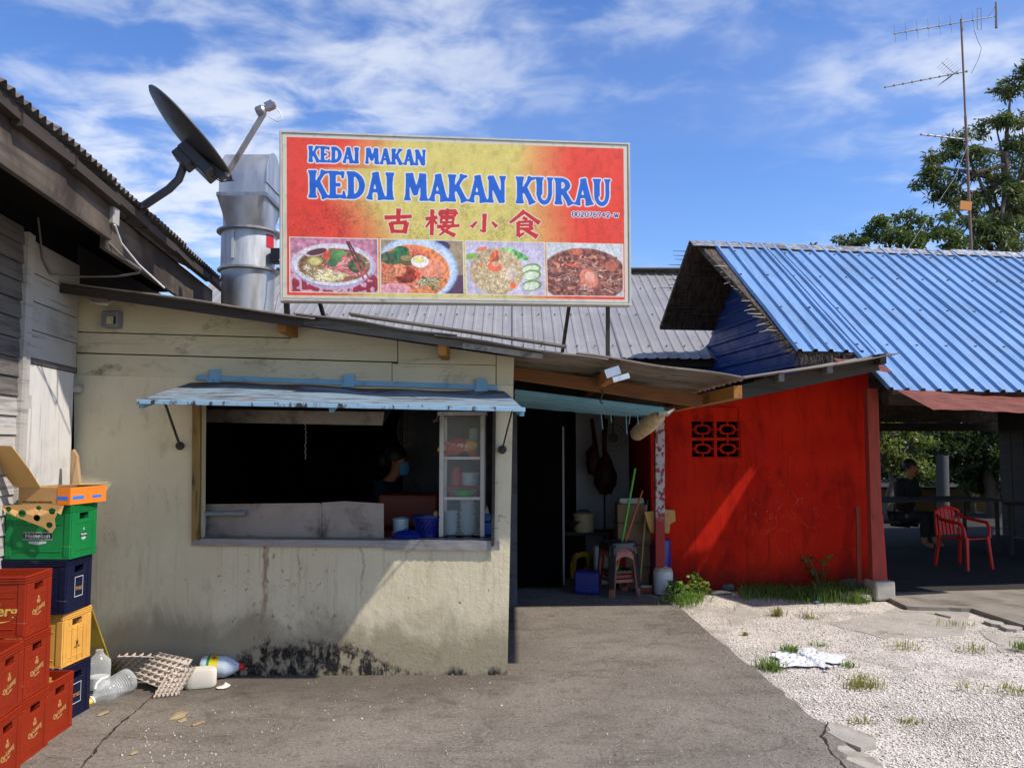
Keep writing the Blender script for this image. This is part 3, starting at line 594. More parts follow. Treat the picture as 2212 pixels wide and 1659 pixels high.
# ================================================================== GREY-ROOFED HALL BEHIND
def ribs(pitch, h, top=.03, side=.018):
    def f(d):
        t = d % pitch
        if t < side: return h*t/side
        if t < side+top: return h
        if t < 2*side+top: return h*(1-(t-side-top)/side)
        return 0.0
    return f
def rib_sheet(O, U, V, N, width, pitch=.16, h=.026, nv=2, wob=0.0, ph=0.0):
    """ribbed metal sheet; stations only at the profile's corners"""
    U, V, N = Vector(U).normalized(), Vector(V), Vector(N).normalized(); O = Vector(O)
    st = [0]; k = 0
    while k*pitch < width:
        for d in (.0, .018, .048, .066):
            if k*pitch+d <= width: st.append(k*pitch+d)
        k += 1
    st.append(width); st = sorted(set(round(s, 4) for s in st)); f = ribs(pitch, h); m = MB(); n = len(st); vs = []
    fz = {round(i*pitch+d, 4): hh for i in range(k+1) for d, hh in ((0, 0), (.018, h), (.048, h), (.066, 0))}
    for s in (0, 1):
        for j in range(nv+1):
            for x in st: vs.append(O+U*x+V*(j/nv)+N*(fz.get(x, 0)+wob*math.sin(x*5+ph+j*2.1)-.002*s))
    q = n*(nv+1); fs = []
    for j in range(nv):
        for i in range(n-1):
            a = j*n+i; fs += [(a, a+1, a+n+1, a+n), (q+a, q+a+n, q+a+n+1, q+a+1)]
    for i in range(n-1): fs += [(i, q+i, q+i+1, i+1), (nv*n+i, nv*n+i+1, q+nv*n+i+1, q+nv*n+i)]
    for j in range(nv): fs += [(j*n, j*n+n, q+j*n+n, q+j*n), (j*n+n-1, q+j*n+n-1, q+j*n+2*n-1, j*n+2*n-1)]
    return m.add(vs, fs)
hall = thing('grey_roofed_hall', 'hall behind the sign with a grey ribbed metal roof', 'building', (0, 12.2, 0))
YE = 11.9; ZE = at(1480, 775, YE).z; sg = .55; YRd = 15.7; ZRd = ZE+sg*(YRd-YE)
VG = Vector((0, YRd-YE, ZRd-ZE)); NG = Vector((0, -sg, 1)).normalized()
w = .80; x = -5.6; k = 0
while x < 3.55:
    rib_sheet((x, YE-.02*(k % 2)+random.uniform(-.01, .01), ZE+.003*(k % 2)), (1, .0, 0), VG, NG, w+.03, .16, .013, 2, .003, k).build('roof_sheet', M['greyroof'], hall)
    x += w; k += 1
MB().bar((-5.6, YRd-.1, ZRd+.02), (3.6, YRd-.1, ZRd+.02), .34, .02).build('ridge_cap', M['greyroof'], hall)
M['screw'] = mat('dark_screw', (.05, .05, .055), .5)
m = MB()
for r_ in range(3):
    for i in range(34):
        px = -5.5+i*.27; t = (.10, .42, .74)[r_]; p = Vector((px, YE, ZE))+VG*t+NG*.03; m.box(p, (.022, .022, .016))
m.build('roof_screw', M['screw'], hall)['kind'] = 'stuff'
rib_sheet((-5.6, 12.25, -.02), (1, 0, 0), Vector((0, 0, ZE+.1)), (0, -1, 0), 9.1, .2, .02).build('wall', M['bluewall'], hall)
MB().bar((-5.6, 12.1, ZE-.05), (3.4, 12.1, ZE-.05), .05, .10).build('eave_beam', M['wood_dark'], hall)

# ================================================================== SIGN BOARD (print generated as pixels)
SW, SH = 1440, 720
def sign_print():
    H_, W_ = SH, SW; yy, xx = np.mgrid[0:H_, 0:W_].astype(np.float32); U_ = xx/W_; V_ = yy/H_
    def smooth(a, b_, x): t = np.clip((x-a)/(b_-a), 0, 1); return t*t*(3-2*t)
    def vnoise(n, m_, seed):
        g = np.random.default_rng(seed).random((m_+2, n+2)).astype(np.float32)
        fx = U_*n; fy = V_*m_; ix = fx.astype(int); iy = fy.astype(int); tx = fx-ix; ty = fy-iy; tx = tx*tx*(3-2*tx); ty = ty*ty*(3-2*ty)
        return (g[iy, ix]*(1-tx)+g[iy, ix+1]*tx)*(1-ty)+(g[iy+1, ix]*(1-tx)+g[iy+1, ix+1]*tx)*ty
    red = np.array([226, 62, 44], np.float32); yel = np.array([214, 196, 104], np.float32); ora = np.array([232, 128, 74], np.float32)
    t = smooth(.10, .30, U_+.05*np.sin(V_*7)-.06*(V_ < .2))*(1-smooth(.66, .86, U_+.03*np.sin(V_*5+1)+.05*(V_-.5)))
    img = red+(yel-red)*t[..., None]; img += (ora-img)*(np.clip(1-np.abs(t-.5)*2, 0, 1)*.35)[..., None]
    img = img*(.92+.06*vnoise(23, 11, 1)+.05*vnoise(61, 29, 7)+.07*vnoise(310, 150, 2))[..., None]
    speck = smooth(.60, .95, vnoise(260, 130, 3)*.55+vnoise(13, 7, 4)*.35+vnoise(37, 19, 14)*.25)*smooth(.15, .6, V_)
    img = img*(1-.18*speck[..., None])
    # ---- lettering
    def strokes(mask, x0, y0, x1, y1, wa, wm, wb, pw=3):
        dx, dy = x1-x0, y1-y0; L = math.hypot(dx, dy); pad = max(wa, wb)+2
        ax, bx_ = int(max(0, min(x0, x1)-pad)), int(min(W_, max(x0, x1)+pad)); ay, by = int(max(0, min(y0, y1)-pad)), int(min(H_, max(y0, y1)+pad))
        X = xx[ay:by, ax:bx_]-x0; Y = yy[ay:by, ax:bx_]-y0; tt = (X*dx+Y*dy)/(L*L); d = np.abs(-X*dy+Y*dx)/L
        e = np.where(tt < .5, wa, wb); wd = wm+(e-wm)*np.abs(2*np.clip(tt, 0, 1)-1)**pw
        mask[ay:by, ax:bx_] |= (tt >= 0) & (tt <= 1) & (d < wd/2)
    def ringm(mask, cx, cy, rx, ry, ix, iy, x0, x1, y0=-9e9, y1=9e9, icx=None):
        icx = cx if icx is None else icx
        o_ = ((xx-cx)/rx)**2+((yy-cy)/ry)**2 <= 1; i_ = ((xx-icx)/ix)**2+((yy-cy)/iy)**2 <= 1
        mask |= o_ & ~i_ & (xx >= x0) & (xx <= x1) & (yy >= y0) & (yy <= y1)
    def letter(mask, ch, X, Y, h, sx):
        S_ = lambda a, b_, c_, d_, wa, wm, wb, pw=4: strokes(mask, X+a*h*sx, Y+b_*h, X+c_*h*sx, Y+d_*h, wa*h*.90, wm*h*.88, wb*h*.90, pw)
        stem = lambda a, w_=.21, e_=.37, y0=0, y1=1: S_(a, y0, a, y1, e_, w_, e_, 5)
        if ch == 'K': stem(.18); S_(.27, .60, .68, .0, .12, .13, .30, 4); S_(.38, .40, .74, 1.0, .18, .20, .36, 5); S_(.52, .05, .84, .05, .1, .1, .1); return .88
        if ch == 'E':
            stem(.18); S_(.1, .075, .66, .075, .15, .13, .17); S_(.18, .50, .50, .50, .12, .12, .22); S_(.1, .925, .70, .925, .15, .13, .19); S_(.62, .0, .60, .28, .12, .10, .05, 1); S_(.64, .70, .68, 1.0, .05, .10, .13, 1); return .76
        if ch == 'D': stem(.18); ringm(mask, X+.22*h*sx, Y+.5*h, .55*h*sx, .5*h, .31*h*sx, .36*h, X+.2*h*sx, 9e9); return .82
        if ch == 'A': S_(.42, .02, .16, 1.0, .14, .13, .30, 5); S_(.42, .0, .72, 1.0, .26, .22, .38, 5); S_(.26, .68, .62, .68, .12, .12, .12); return .90
        if ch == 'I': stem(.19, .21, .38); return .40
        if ch == 'M': S_(.16, .0, .13, 1, .22, .14, .30, 5); S_(.22, .0, .50, .80, .26, .22, .16); S_(.48, .80, .76, .0, .10, .13, .24); S_(.80, 0, .84, 1, .24, .22, .37, 5); return 1.02
        if ch == 'N': S_(.15, .0, .15, 1, .22, .13, .31, 5); S_(.14, .02, .66, .98, .26, .24, .24); S_(.68, .0, .68, 1, .31, .13, .16, 5); return .84
        if ch == 'U': stem(.18, .22, .40, 0, .72) if False else S_(.19, 0, .19, .66, .40, .22, .22, 5); S_(.66, 0, .66, .66, .33, .14, .14, 5); ringm(mask, X+.405*h*sx, Y+.62*h, .325*h*sx, .40*h, .17*h*sx, .25*h, 0, 9e9, Y+.62*h); return .86
        if ch == 'R': stem(.18); ringm(mask, X+.28*h*sx, Y+.275*h, .42*h*sx, .275*h, .20*h*sx, .15*h, X+.2*h*sx, 9e9); S_(.36, .46, .74, 1.0, .22, .20, .34, 5); return .88
        return .42
    def word(mask, txt, X, Y, h, width):
        adv = dict(K=.86, E=.78, D=.80, A=.86, I=.42, M=1.02, N=.86, U=.86, R=.86); adv[' '] = .40
        tot = sum(adv[c_] for c_ in txt)*h; sx = width/tot
        for c_ in txt:
            if c_ != ' ': letter(mask, c_, X, Y, h, sx)
            X += adv[c_]*h*sx
    def dilate(mask, r):
        o_ = mask.copy()
        for a in range(-r, r+1):
            for c_ in range(-r, r+1):
                if a*a+c_*c_ <= r*r: o_ |= np.roll(np.roll(mask, a, 0), c_, 1)
        return o_
    tm = np.zeros((H_, W_), bool)
    word(tm, 'KEDAI MAKAN', .072*W_, .072*H_, .098*H_, .335*W_)
    word(tm, 'KEDAI MAKAN KURAU', .072*W_, .222*H_, .168*H_, .880*W_)
    def rounded(mask, r):
        f = mask.astype(np.float32)
        for _ in range(2):
            for axx in (0, 1): f = sum(np.roll(f, k_, axx) for k_ in range(-r, r+1))/(2*r+1)
        return f > .5
    tm = rounded(tm, 3)
    halo = np.array([226, 222, 216], np.float32); blue = np.array([26, 92, 196], np.float32)
    o_ = dilate(tm, 6); img[o_] = halo; o2 = dilate(tm, 8) & ~o_; img[o2] = img[o2]*.6+halo*.4
    img[dilate(tm, 1)] = blue
    cm = np.zeros((H_, W_), bool)
    def cj(ox, oy, sx, sy, lst):
        for s_ in lst:
            w_ = s_[4]*sy*1.28; wb = (s_[5] if len(s_) > 5 else s_[4])*sy*1.28
            strokes(cm, ox+s_[0]*sx, oy+s_[1]*sy, ox+s_[2]*sx, oy+s_[3]*sy, w_, (w_+wb)/2*.92, wb, 2)
    gu = [(0, .38, 1, .30, .13, .10), (.52, 0, .50, .52, .14, .10), (.22, .58, .30, 1, .15, .11), (.22, .60, .82, .55, .09, .12), (.82, .55, .72, 1, .14, .13), (.28, .93, .76, .93, .10)]
    lou = [(0, .40, .34, .33, .09), (.20, .05, .17, 1, .11, .09), (.17, .42, .0, .72, .09, .03), (.22, .42, .33, .58, .09, .05), (.66, 0, .62, .52, .08), (.42, .10, .90, .06, .07), (.42, .10, .45, .30, .07), (.90, .06, .86, .28, .07), (.38, .20, .96, .16, .06), (.45, .30, .86, .28, .07), (.46, .36, .84, .34, .06), (.45, .36, .47, .52, .06), (.84, .34, .80, .50, .06), (.42, .52, .84, .50, .06), (.60, .52, .46, .76, .10, .07), (.46, .76, .86, 1.0, .07, .13), (.84, .56, .40, 1.0, .08, .04), (.34, .68, 1.0, .62, .10, .07)]
    xiao = [(.52, 0, .50, .95, .16, .13), (.50, .95, .34, .86, .12, .03), (.22, .42, .02, .72, .05, .16), (.80, .42, .98, .66, .05, .18)]
    shi = [(.50, 0, 0, .48, .14, .05), (.48, .04, 1, .46, .06, .15), (.44, .26, .58, .34, .10, .08), (.28, .44, .72, .40, .07), (.28, .44, .28, 1.0, .10, .10), (.72, .40, .70, .70, .10), (.28, .56, .70, .54, .06), (.28, .70, .70, .68, .07), (.28, 1.0, .48, .86, .11, .04), (.78, .66, .52, .80, .09, .04), (.46, .70, .92, 1.0, .07, .16)]
    cj(.288*W_, .444*H_, .077*W_, .150*H_, gu); cj(.406*W_, .436*H_, .097*W_, .166*H_, lou); cj(.537*W_, .462*H_, .076*W_, .118*H_, xiao); cj(.650*W_, .438*H_, .087*W_, .160*H_, shi)
    img[dilate(cm, 5)] = np.array([226, 206, 188], np.float32); img[dilate(cm, 1)] = np.array([198, 44, 40], np.float32)
    # ---- registration number, seven-segment-like strokes
    nm = np.zeros((H_, W_), bool)
    G = {'0': [(0, .1, 0, .9), (1, .1, 1, .9), (.1, 0, .9, 0), (.1, 1, .9, 1)], '2': [(0, .05, .9, .0), (1, .1, 1, .45), (.95, .45, 0, .95), (0, 1, 1, 1)], '7': [(0, 0, 1, 0), (1, .05, .35, 1)],
         '6': [(0, .15, 0, .9), (.1, 0, .95, .0), (.1, 1, .9, 1), (1, .5, 1, .9), (.05, .45, .9, .45)], '4': [(.7, 0, .7, 1), (.7, 0, 0, .68), (0, .70, 1, .70)], '-': [(.1, .6, .9, .6)], 'W': [(0, 0, .28, 1), (.28, 1, .5, .2), (.5, .2, .72, 1), (.72, 1, 1, 0)]}
    X = .834*W_; hgt = .030*H_
    for ch in '002076742-W':
        wd = hgt*(.56 if ch != 'W' else .9)*(.7 if ch == '-' else 1)
        for s_ in G[ch]: strokes(nm, X+s_[0]*wd, .434*H_+s_[1]*hgt, X+s_[2]*wd, .434*H_+s_[3]*hgt, 4.6, 4.6, 4.6)
        X += wd+6.2
    img[dilate(nm, 3)] = halo; img[nm] = np.array([70, 60, 130], np.float32)
    # ---- four food pictures
    rr = np.random.default_rng(5)
    ph, pw_ = int(.326*H_), None; v0 = int(.637*H_)
    for idx, (ua, ub) in enumerate(((.021, .266), (.277, .512), (.522, .752), (.760, .984))):
        x_a, x_b = int(ua*W_), int(ub*W_); w_ = x_b-x_a; Yp, Xp = np.mgrid[0:ph, 0:w_].astype(np.float32); A = Xp/w_; B = Yp/ph
        P = np.zeros((ph, w_, 3), np.float32)
        def nz(n, seed):
            g = np.random.default_rng(seed).random((n+2, 2*n+2)).astype(np.float32); fx = A*2*n*.99; fy = B*n*.99; ix = fx.astype(int); iy = fy.astype(int); tx = fx-ix; ty = fy-iy
            return (g[iy, ix]*(1-tx)+g[iy, ix+1]*tx)*(1-ty)+(g[iy+1, ix]*(1-tx)+g[iy+1, ix+1]*tx)*ty
        def ell(cx, cy, rx, ry, col, a=1.0, an=0.0, soft=.06, tex=0.0, seed=0):
            c_, s_ = math.cos(an), math.sin(an); X_ = (A-cx)*1.55; Y_ = B-cy; q = np.sqrt(((X_*c_+Y_*s_)/(rx*1.55))**2+((-X_*s_+Y_*c_)/ry)**2)
            m_ = np.clip((1+soft-q)/soft, 0, 1)*a; cc = np.array(col, np.float32)
            tx = 1.0 if not tex else (1-tex+2*tex*nz(22, seed+9))[..., None]
            P[:] = P*(1-m_[..., None])+cc*tx*m_[..., None]
        def noodles(cx, cy, rx, ry, cols, n, wd=(1.5, 3.5), ln=(10, 34), sq=.6):
            for _ in range(n):
                r_ = math.sqrt(rr.random()); th_ = rr.random()*6.283; px, py = (cx+rx*r_*math.cos(th_))*w_, (cy+ry*r_*math.sin(th_))*ph; an = rr.random()*6.283; cu = rr.uniform(-.12, .12); L = rr.uniform(*ln); cc = np.array(cols[rr.integers(len(cols))], np.float32)*rr.uniform(.75, 1.15); wv = rr.uniform(*wd)
                for s_ in range(int(L/2)):
                    iy, ix = int(py), int(px); r2 = max(1, int(wv/1.4))
                    if 2 < iy < ph-3 and 2 < ix < w_-3: P[iy-r2:iy+r2, ix-r2:ix+r2] = cc*(1.12-.3*s_*2/L)
                    px += 2*math.cos(an); py += 2*math.sin(an)*sq; an += cu
        if idx == 0:
            P[:] = np.array([184, 116, 140])*(.75+.55*nz(16, 3))[..., None]; low = smooth(.55, .75, B); flor = nz(13, 8) > .52
            P[:] = P*(1-low[..., None])+np.where(flor[..., None], np.array([200, 160, 176]), np.array([146, 26, 46]))*low[..., None]
            ell(.50, .66, .36, .30, (188, 150, 176)); ell(.49, .50, .47, .40, (206, 200, 214)); ell(.49, .52, .45, .37, (58, 70, 150)); ell(.49, .505, .45, .375, (214, 206, 216)); ell(.50, .50, .40, .31, (120, 84, 50), tex=.4)
            noodles(.5, .48, .36, .26, [(150, 96, 60), (96, 70, 40), (190, 130, 90), (206, 150, 120)], 260, (1.2, 2.6), (8, 22)); noodles(.62, .52, .24, .20, [(206, 66, 84), (222, 110, 118), (236, 160, 150)], 330); noodles(.42, .70, .18, .09, [(236, 220, 170), (228, 206, 140)], 120, (3, 6)); noodles(.24, .62, .10, .14, [(220, 210, 180), (120, 100, 60)], 80)
            ell(.28, .43, .085, .085, (150, 140, 60)); ell(.28, .43, .065, .065, (196, 186, 110)); ell(.30, .25, .14, .075, (206, 190, 196), an=-.25); ell(.30, .255, .115, .055, (70, 36, 34), an=-.25); ell(.06, .31, .16, .014, (190, 160, 160))
            ell(.43, .31, .06, .08, (214, 72, 46), tex=.2); ell(.52, .33, .07, .11, (70, 120, 62), an=.5); ell(.48, .45, .055, .075, (44, 96, 52)); ell(.58, .27, .05, .05, (86, 146, 78)); ell(.76, .50, .10, .13, (58, 78, 44), tex=.4)
            for k_ in range(2):
                for s_ in range(90):
                    f_ = s_/90; ex, ey = (.65+.02*k_+f_*(.19+.05*k_)), .06+f_*.70; ell2 = (slice(max(0, int(ey*ph)-2), int(ey*ph)+3), slice(int(ex*w_)-3, int(ex*w_)+4)); P[ell2] = (84, 30, 40) if f_ < .55 else (180, 56, 58)
        if idx == 1:
            P[:] = np.array([150, 128, 96])*(.8+.4*nz(5, 4))[..., None]; ell(.95, .95, .3, .3, (78, 48, 74)); ell(.72, .10, .12, .10, (46, 44, 92)); ell(.42, .55, .50, .60, (150, 182, 222)); ell(.41, .55, .475, .57, (196, 212, 234)); ell(.38, .60, .44, .50, (226, 120, 60), tex=.25); ell(.30, .55, .36, .40, (206, 96, 66), tex=.35)
            noodles(.40, .60, .42, .40, [(226, 130, 70), (200, 90, 50), (240, 170, 110), (150, 60, 36)], 380, (1.2, 3), (6, 20)); noodles(.35, .70, .34, .24, [(214, 130, 80), (186, 80, 50), (232, 170, 120)], 260); ell(.15, .92, .20, .10, (226, 150, 160), tex=.2); ell(.30, .66, .13, .15, (120, 34, 20), tex=.5); ell(.20, .58, .10, .11, (206, 120, 80), tex=.4); ell(.62, .55, .16, .20, (232, 130, 96), tex=.2)
            ell(.14, .34, .16, .12, (60, 84, 50), tex=.5); ell(.24, .24, .10, .12, (40, 98, 56), tex=.4); ell(.32, .38, .09, .10, (84, 74, 34)); ell(.31, .34, .075, .05, (150, 124, 70)); ell(.47, .40, .105, .11, (232, 234, 236)); ell(.46, .37, .07, .065, (220, 206, 120)); noodles(.60, .80, .12, .10, [(140, 146, 100), (196, 200, 160), (90, 100, 60)], 70, (2, 4), (16, 40)); ell(.44, .64, .04, .05, (226, 70, 40))
        if idx == 2:
            P[:] = np.array([196, 186, 210])*(.92+.14*nz(6, 5))[..., None]; ell(.62, .22, .18, .07, (96, 176, 90), an=.35, tex=.45); ell(.06, .28, .10, .05, (120, 170, 60), an=-.3); ell(.20, .14, .07, .035, (226, 110, 70), an=-.3)
            for cy in (.50, .62, .82): ell(.83, cy, .12, .10, (104, 140, 62), an=-.15); ell(.82, cy+.01, .105, .075, (206, 220, 190), an=-.15, tex=.08)
            ell(.38, .56, .33, .43, (186, 160, 118), tex=.2); noodles(.38, .58, .31, .39, [(206, 182, 138), (226, 206, 166), (170, 138, 96), (216, 190, 130)], 620, (1.5, 3.5), (6, 15), 1.0)
            ell(.36, .30, .055, .15, (190, 84, 50), an=.3, tex=.4); ell(.36, .47, .09, .09, (232, 92, 60)); ell(.37, .42, .045, .05, (196, 160, 120)); ell(.57, .60, .08, .11, (206, 182, 160), tex=.1); ell(.59, .82, .04, .06, (240, 96, 48)); ell(.18, .45, .02, .05, (230, 130, 80)); ell(.15, .30, .02, .02, (90, 130, 80))
        if idx == 3:
            P[:] = np.array([206, 212, 214])*(.94+.1*nz(6, 6))[..., None]; ell(.48, .62, .56, .52, (110, 56, 44), tex=.5); ell(.10, .58, .11, .16, (56, 34, 44), tex=.4)
            noodles(.48, .62, .50, .46, [(140, 70, 54), (176, 100, 76), (112, 48, 38), (196, 124, 96), (90, 44, 36)], 520, (3, 8), (12, 40)); noodles(.5, .7, .46, .3, [(206, 190, 180), (190, 160, 146)], 60, (1.5, 3), (20, 44))
            ell(.55, .66, .13, .15, (206, 112, 84), an=.6, tex=.12); ell(.56, .63, .07, .09, (222, 150, 130), an=.6); ell(.37, .15, .10, .06, (186, 88, 66), tex=.2); ell(.85, .42, .09, .10, (170, 84, 60), tex=.2); ell(.34, .42, .10, .025, (206, 80, 50), an=.15)
        fn = np.random.default_rng(40+idx).random((ph, w_)).astype(np.float32); P = P*(.80+.22*nz(45, 70+idx)+.20*nz(23, 80+idx)+.12*(fn-.5))[..., None]; P = .5*P+.125*(np.roll(P, 1, 0)+np.roll(P, -1, 0)+np.roll(P, 1, 1)+np.roll(P, -1, 1)); P = P*(1.08-.30*((A-.5)**2+(B-.5)**2))[..., None]
        P = P*.92+18
        img[v0-4:v0+ph+4, x_a-4:x_b+4] = (224, 214, 196); img[v0:v0+ph, x_a:x_b] = np.clip(P, 0, 255)
    # thin cream line round the print, faded film, dirt
    ed = (U_ < .0115) | (U_ > .9885) | (V_ < .020) | (V_ > .982); img[ed] = np.array([206, 200, 178])
    fade = .05+.05*vnoise(9, 5, 21); img = img*(1-fade[..., None])+np.array([200, 196, 190])*fade[..., None]
    img *= (1-.06*smooth(.6, .9, vnoise(90, 26, 31)))[..., None]
    out = np.ones((H_, W_, 4), np.float32); out[..., :3] = np.clip(img, 0, 255)/255
    im = bpy.data.images.new('sign_print', W_, H_); im.colorspace_settings.name = 'sRGB'
    im.pixels.foreach_set(out[::-1].ravel()); im.update(); im.pack(); return im
sn = thing('sign_board', 'large red and yellow restaurant sign with blue KEDAI MAKAN KURAU lettering', 'sign', (-.4, 6.05, 2.2))
sTL, sBL, sTR, sBR = at(603, 283, 5.92), at(604, 651, 5.92), at(1361, 310, 6.20), at(1364, 661, 6.20)
xs = (sTR-sTL); xs.z = 0; xu = xs.normalized(); nrm = Vector((xu.y, -xu.x, 0))
frm = MB(); mid = .0
TL, TR, BR, BL = sTL, sTR, sBR, sBL
frm.prism([TL, TR, BR, BL], -nrm*.09)
frm.build('cabinet', mat('weathered_white_sheet', srgb(190, 188, 178), .6, .15, scale=4, dirt=srgb(120, 122, 90), dscale=6, dlo=.58, dhi=.75), sn, bevel=.004)
fi = .006
def bl(u_, v_): return TL.lerp(TR, u_).lerp(BL.lerp(BR, u_), v_)
me = bpy.data.meshes.new('print'); P4 = [bl(.009, .016)+nrm*.003, bl(.991, .016)+nrm*.003, bl(.991, .980)+nrm*.003, bl(.009, .980)+nrm*.003]
me.from_pydata([tuple(p-Vector(sn.location)) for p in P4], [], [(0, 3, 2, 1)])
uv = me.uv_layers.new(name='UVMap'); uvs = {0: (0, 1), 1: (1, 1), 2: (1, 0), 3: (0, 0)}
for lp in me.loops: uv.data[lp.index].uv = uvs[lp.vertex_index]
b = NB('sign_film'); it = b.n('ShaderNodeTexImage'); it.image = sign_print(); it.interpolation = 'Cubic'
uvn = b.n('ShaderNodeUVMap'); b.l(uvn.outputs[0], it.inputs[0]); b.bump(b.noise(4, 3, .5), .06, .02); me.materials.append(b.fin(it.outputs[0], .45, 0, .35))
po = bpy.data.objects.new('print', me); COL.objects.link(po); po.parent = sn
# frame lips
for (a, c_) in ((bl(0, .006), bl(1, .006)), (bl(0, .991), bl(1, .991))): MB().bar(a+nrm*.004, c_+nrm*.004, .010, .012).build('frame_lip', bpy.data.materials['weathered_white_sheet'], sn)
for (a, c_) in ((bl(.004, .0), bl(.004, 1)), (bl(.996, 0), bl(.996, 1))): MB().bar(a+nrm*.004, c_+nrm*.004, .012, .010, (0, 1, 0)).build('frame_lip', bpy.data.materials['weathered_white_sheet'], sn)
def foot(p): return Vector((p[0], p[1], ROOF(p[0])+.015))
for (u_, dx, dy, s_) in ((.010, 0, .10, .036), (.083, -.05, .9, .026), (.935, .0, .06, .030), (.832, -.06, .95, .028)):
    t = bl(u_, .985)-nrm*.05; f = foot((t.x+dx, t.y+dy)); MB().bar(t+Vector((0, 0, .2)), f, s_, s_, (0, 1, 0)).build('support_leg', M['iron'], sn)
    if u_ == .935: MB().lathe([(.09, 0), (.02, .06), (0, .06)], 10, f+Vector((0, -.02, -.03))).build('base_plate', M['iron'], sn)

# ================================================================== EXHAUST DUCT
du = thing('exhaust_duct', 'steel kitchen exhaust duct with a rounded hood left of the sign', 'duct', (-2.22, 6.82, 2.45))
xa, xb, ya, yb = -2.395, -2.015, 6.56, 7.00; zb_, zt = 3.585, 3.985
prof = [(ya, zb_), (yb, zb_)]+[(ya+(yb-ya)*(.5+.5*math.cos(t)), zb_+.10+(zt-zb_-.10)*math.sin(t)) for t in [math.pi*k/18 for k in range(19)]]
hood = MB().prism([(xa, y, z) for y, z in prof], (xb-xa, 0, 0)).build('hood', M['ductsteel'], du, smooth=25)
MB().prism([(xb+.001, .5*(ya+yb)+(y-.5*(ya+yb))*1.03, zb_+(z-zb_)*1.02) for y, z in prof[2:]], (.008, 0, 0)).build('end_rim', M['steel'], hood)
MB().bx((xa-.015, ya-.015, zb_-.02), (xb+.015, ya+.012, zb_+.012)).bx((xb-.01, ya+.012, zb_-.02), (xb+.015, yb+.015, zb_+.012)).build('seam_flange', M['steel_old'], hood)
m = MB(); c0 = Vector((-2.215, 6.80, 0)); N = 32; top = []; bot = []
for k in range(N):
    t = 2*math.pi*(k+.5)/N; cx, sx = math.cos(t), math.sin(t); q = max(abs(cx)/.195, abs(sx)/.26); top.append((c0.x+cx/q, c0.y+sx/q, zb_-.02)); bot.append((c0.x+.213*cx, c0.y+.213*sx, 3.335))
m.add(top+bot, [(k, (k+1) % N, N+(k+1) % N, N+k) for k in range(N)]); m.build('transition', M['ductsteel'], du, smooth=22)
MB().lathe([(.205, 3.30), (.262, 3.31), (.262, 3.325), (.20, 3.345)], 36, c0).build('flange', M['steel_old'], du, smooth=40)
fan = MB().lathe([(.224, 3.0), (.224, 3.305)], 36, c0).build('fan_casing', M['zinc_white'], du, smooth=60)
MB().bar(c0+Vector((-.06, -.226, 3.06)), c0+Vector((-.06, -.226, 3.28)), .02, .012, (0, 1, 0)).build('weld_strip', M['zinc_white'], fan)
MB().lathe([(.205, 2.975), (.25, 2.985), (.25, 3.0), (.22, 3.01)], 36, c0).build('flange', M['steel_old'], du, smooth=40)
MB().lathe([(.205, 2.3), (.21, 2.6), (.218, 2.98)], 36, c0).build('lower_duct', M['ductsteel'], du, smooth=60)
MB().lathe([(.2262, 3.17), (.2262, 3.285)], 6, c0, arc=(R(-35), R(-12))).build('red_sticker', mat('red_sticker', srgb(196, 30, 28), .5, .1), fan, smooth=60)
MB().box(c0+Vector((.27, -.10, 3.10)), (.09, .10, .12)).build('terminal_box', M['black'], du, bevel=.006)
MB().tube([c0+Vector((.30, -.15, 3.06)), c0+Vector((.36, -.18, 2.98)), c0+Vector((.36, -.2, 2.86)), c0+Vector((.30, -.18, 2.72)), c0+Vector((.26, -.15, 2.55))], .006, 6).build('power_cable', M['white'], du, smooth=80)

# ================================================================== SATELLITE DISH
dc = at(411, 293, 5.1); di = thing('satellite_dish', 'dark grey satellite dish with feed arm on the left eave', 'satellite dish', at(300, 450, 5.1))
nd = Vector((.70, .175, .70)).normalized(); mj = Vector((.71, 0, -.70)); mj = (mj-nd*mj.dot(nd)).normalized(); mn = nd.cross(mj)
MD = Matrix((mj, mn, nd)).transposed()
prof = [(r, .075*(r/.40)**2-.05) for r in np.linspace(0.001, .350, 14)]+[(.360, .014), (.363, .006), (.353, .000)]+[(r, .075*(r/.40)**2-.062) for r in np.linspace(.347, .001, 14)]
MB().lathe(prof, 48, dc, MD).build('reflector', M['dishgrey'], di, smooth=35)
rib = dc-nd*.085
MB().box(dc-nd*.085+mj*.17, (.26, .16, .07), MD).box(dc-nd*.13+mj*.10, (.13, .12, .08), MD).build('back_bracket', M['dishgrey'], di, bevel=.01)
low = dc+mj*.355-nd*.02
armr = MB().bar(dc-nd*.075+mj*.10, low-nd*.02, .045, .045, nd).build('arm_channel', M['dishgrey'], di)
lnb = at(573, 236, 5.06)
MB().bar(low, lnb-Vector((.008, 0, .03)), .026, .026).build('feed_arm', metal('flaking_galvanised', (.34, .33, .32), .6, met=.4, dirt=(.10, .075, .065), dlo=.5, dhi=.66), di)
dl = (dc+mj*.05-lnb).normalized(); zq = dl.to_track_quat('Z', 'Y').to_matrix()
l_ = MB().lathe([(0, -.07), (.02, -.07), (.02, .0), (.034, .012), (.036, .05), (.03, .058), (0, .058)], 16, lnb, zq).box(lnb-dl*.02+Vector((.01, 0, .012)), (.04, .05, .05), zq).build('feed_horn', M['steel_old'], di, smooth=40)
MB().tube([lnb-dl*.06, at(604, 242, 5.06), at(611, 256, 5.06), at(600, 263, 5.06), at(580, 252, 5.06)], .004, 6).build('feed_cable', M['white'], di, smooth=80)
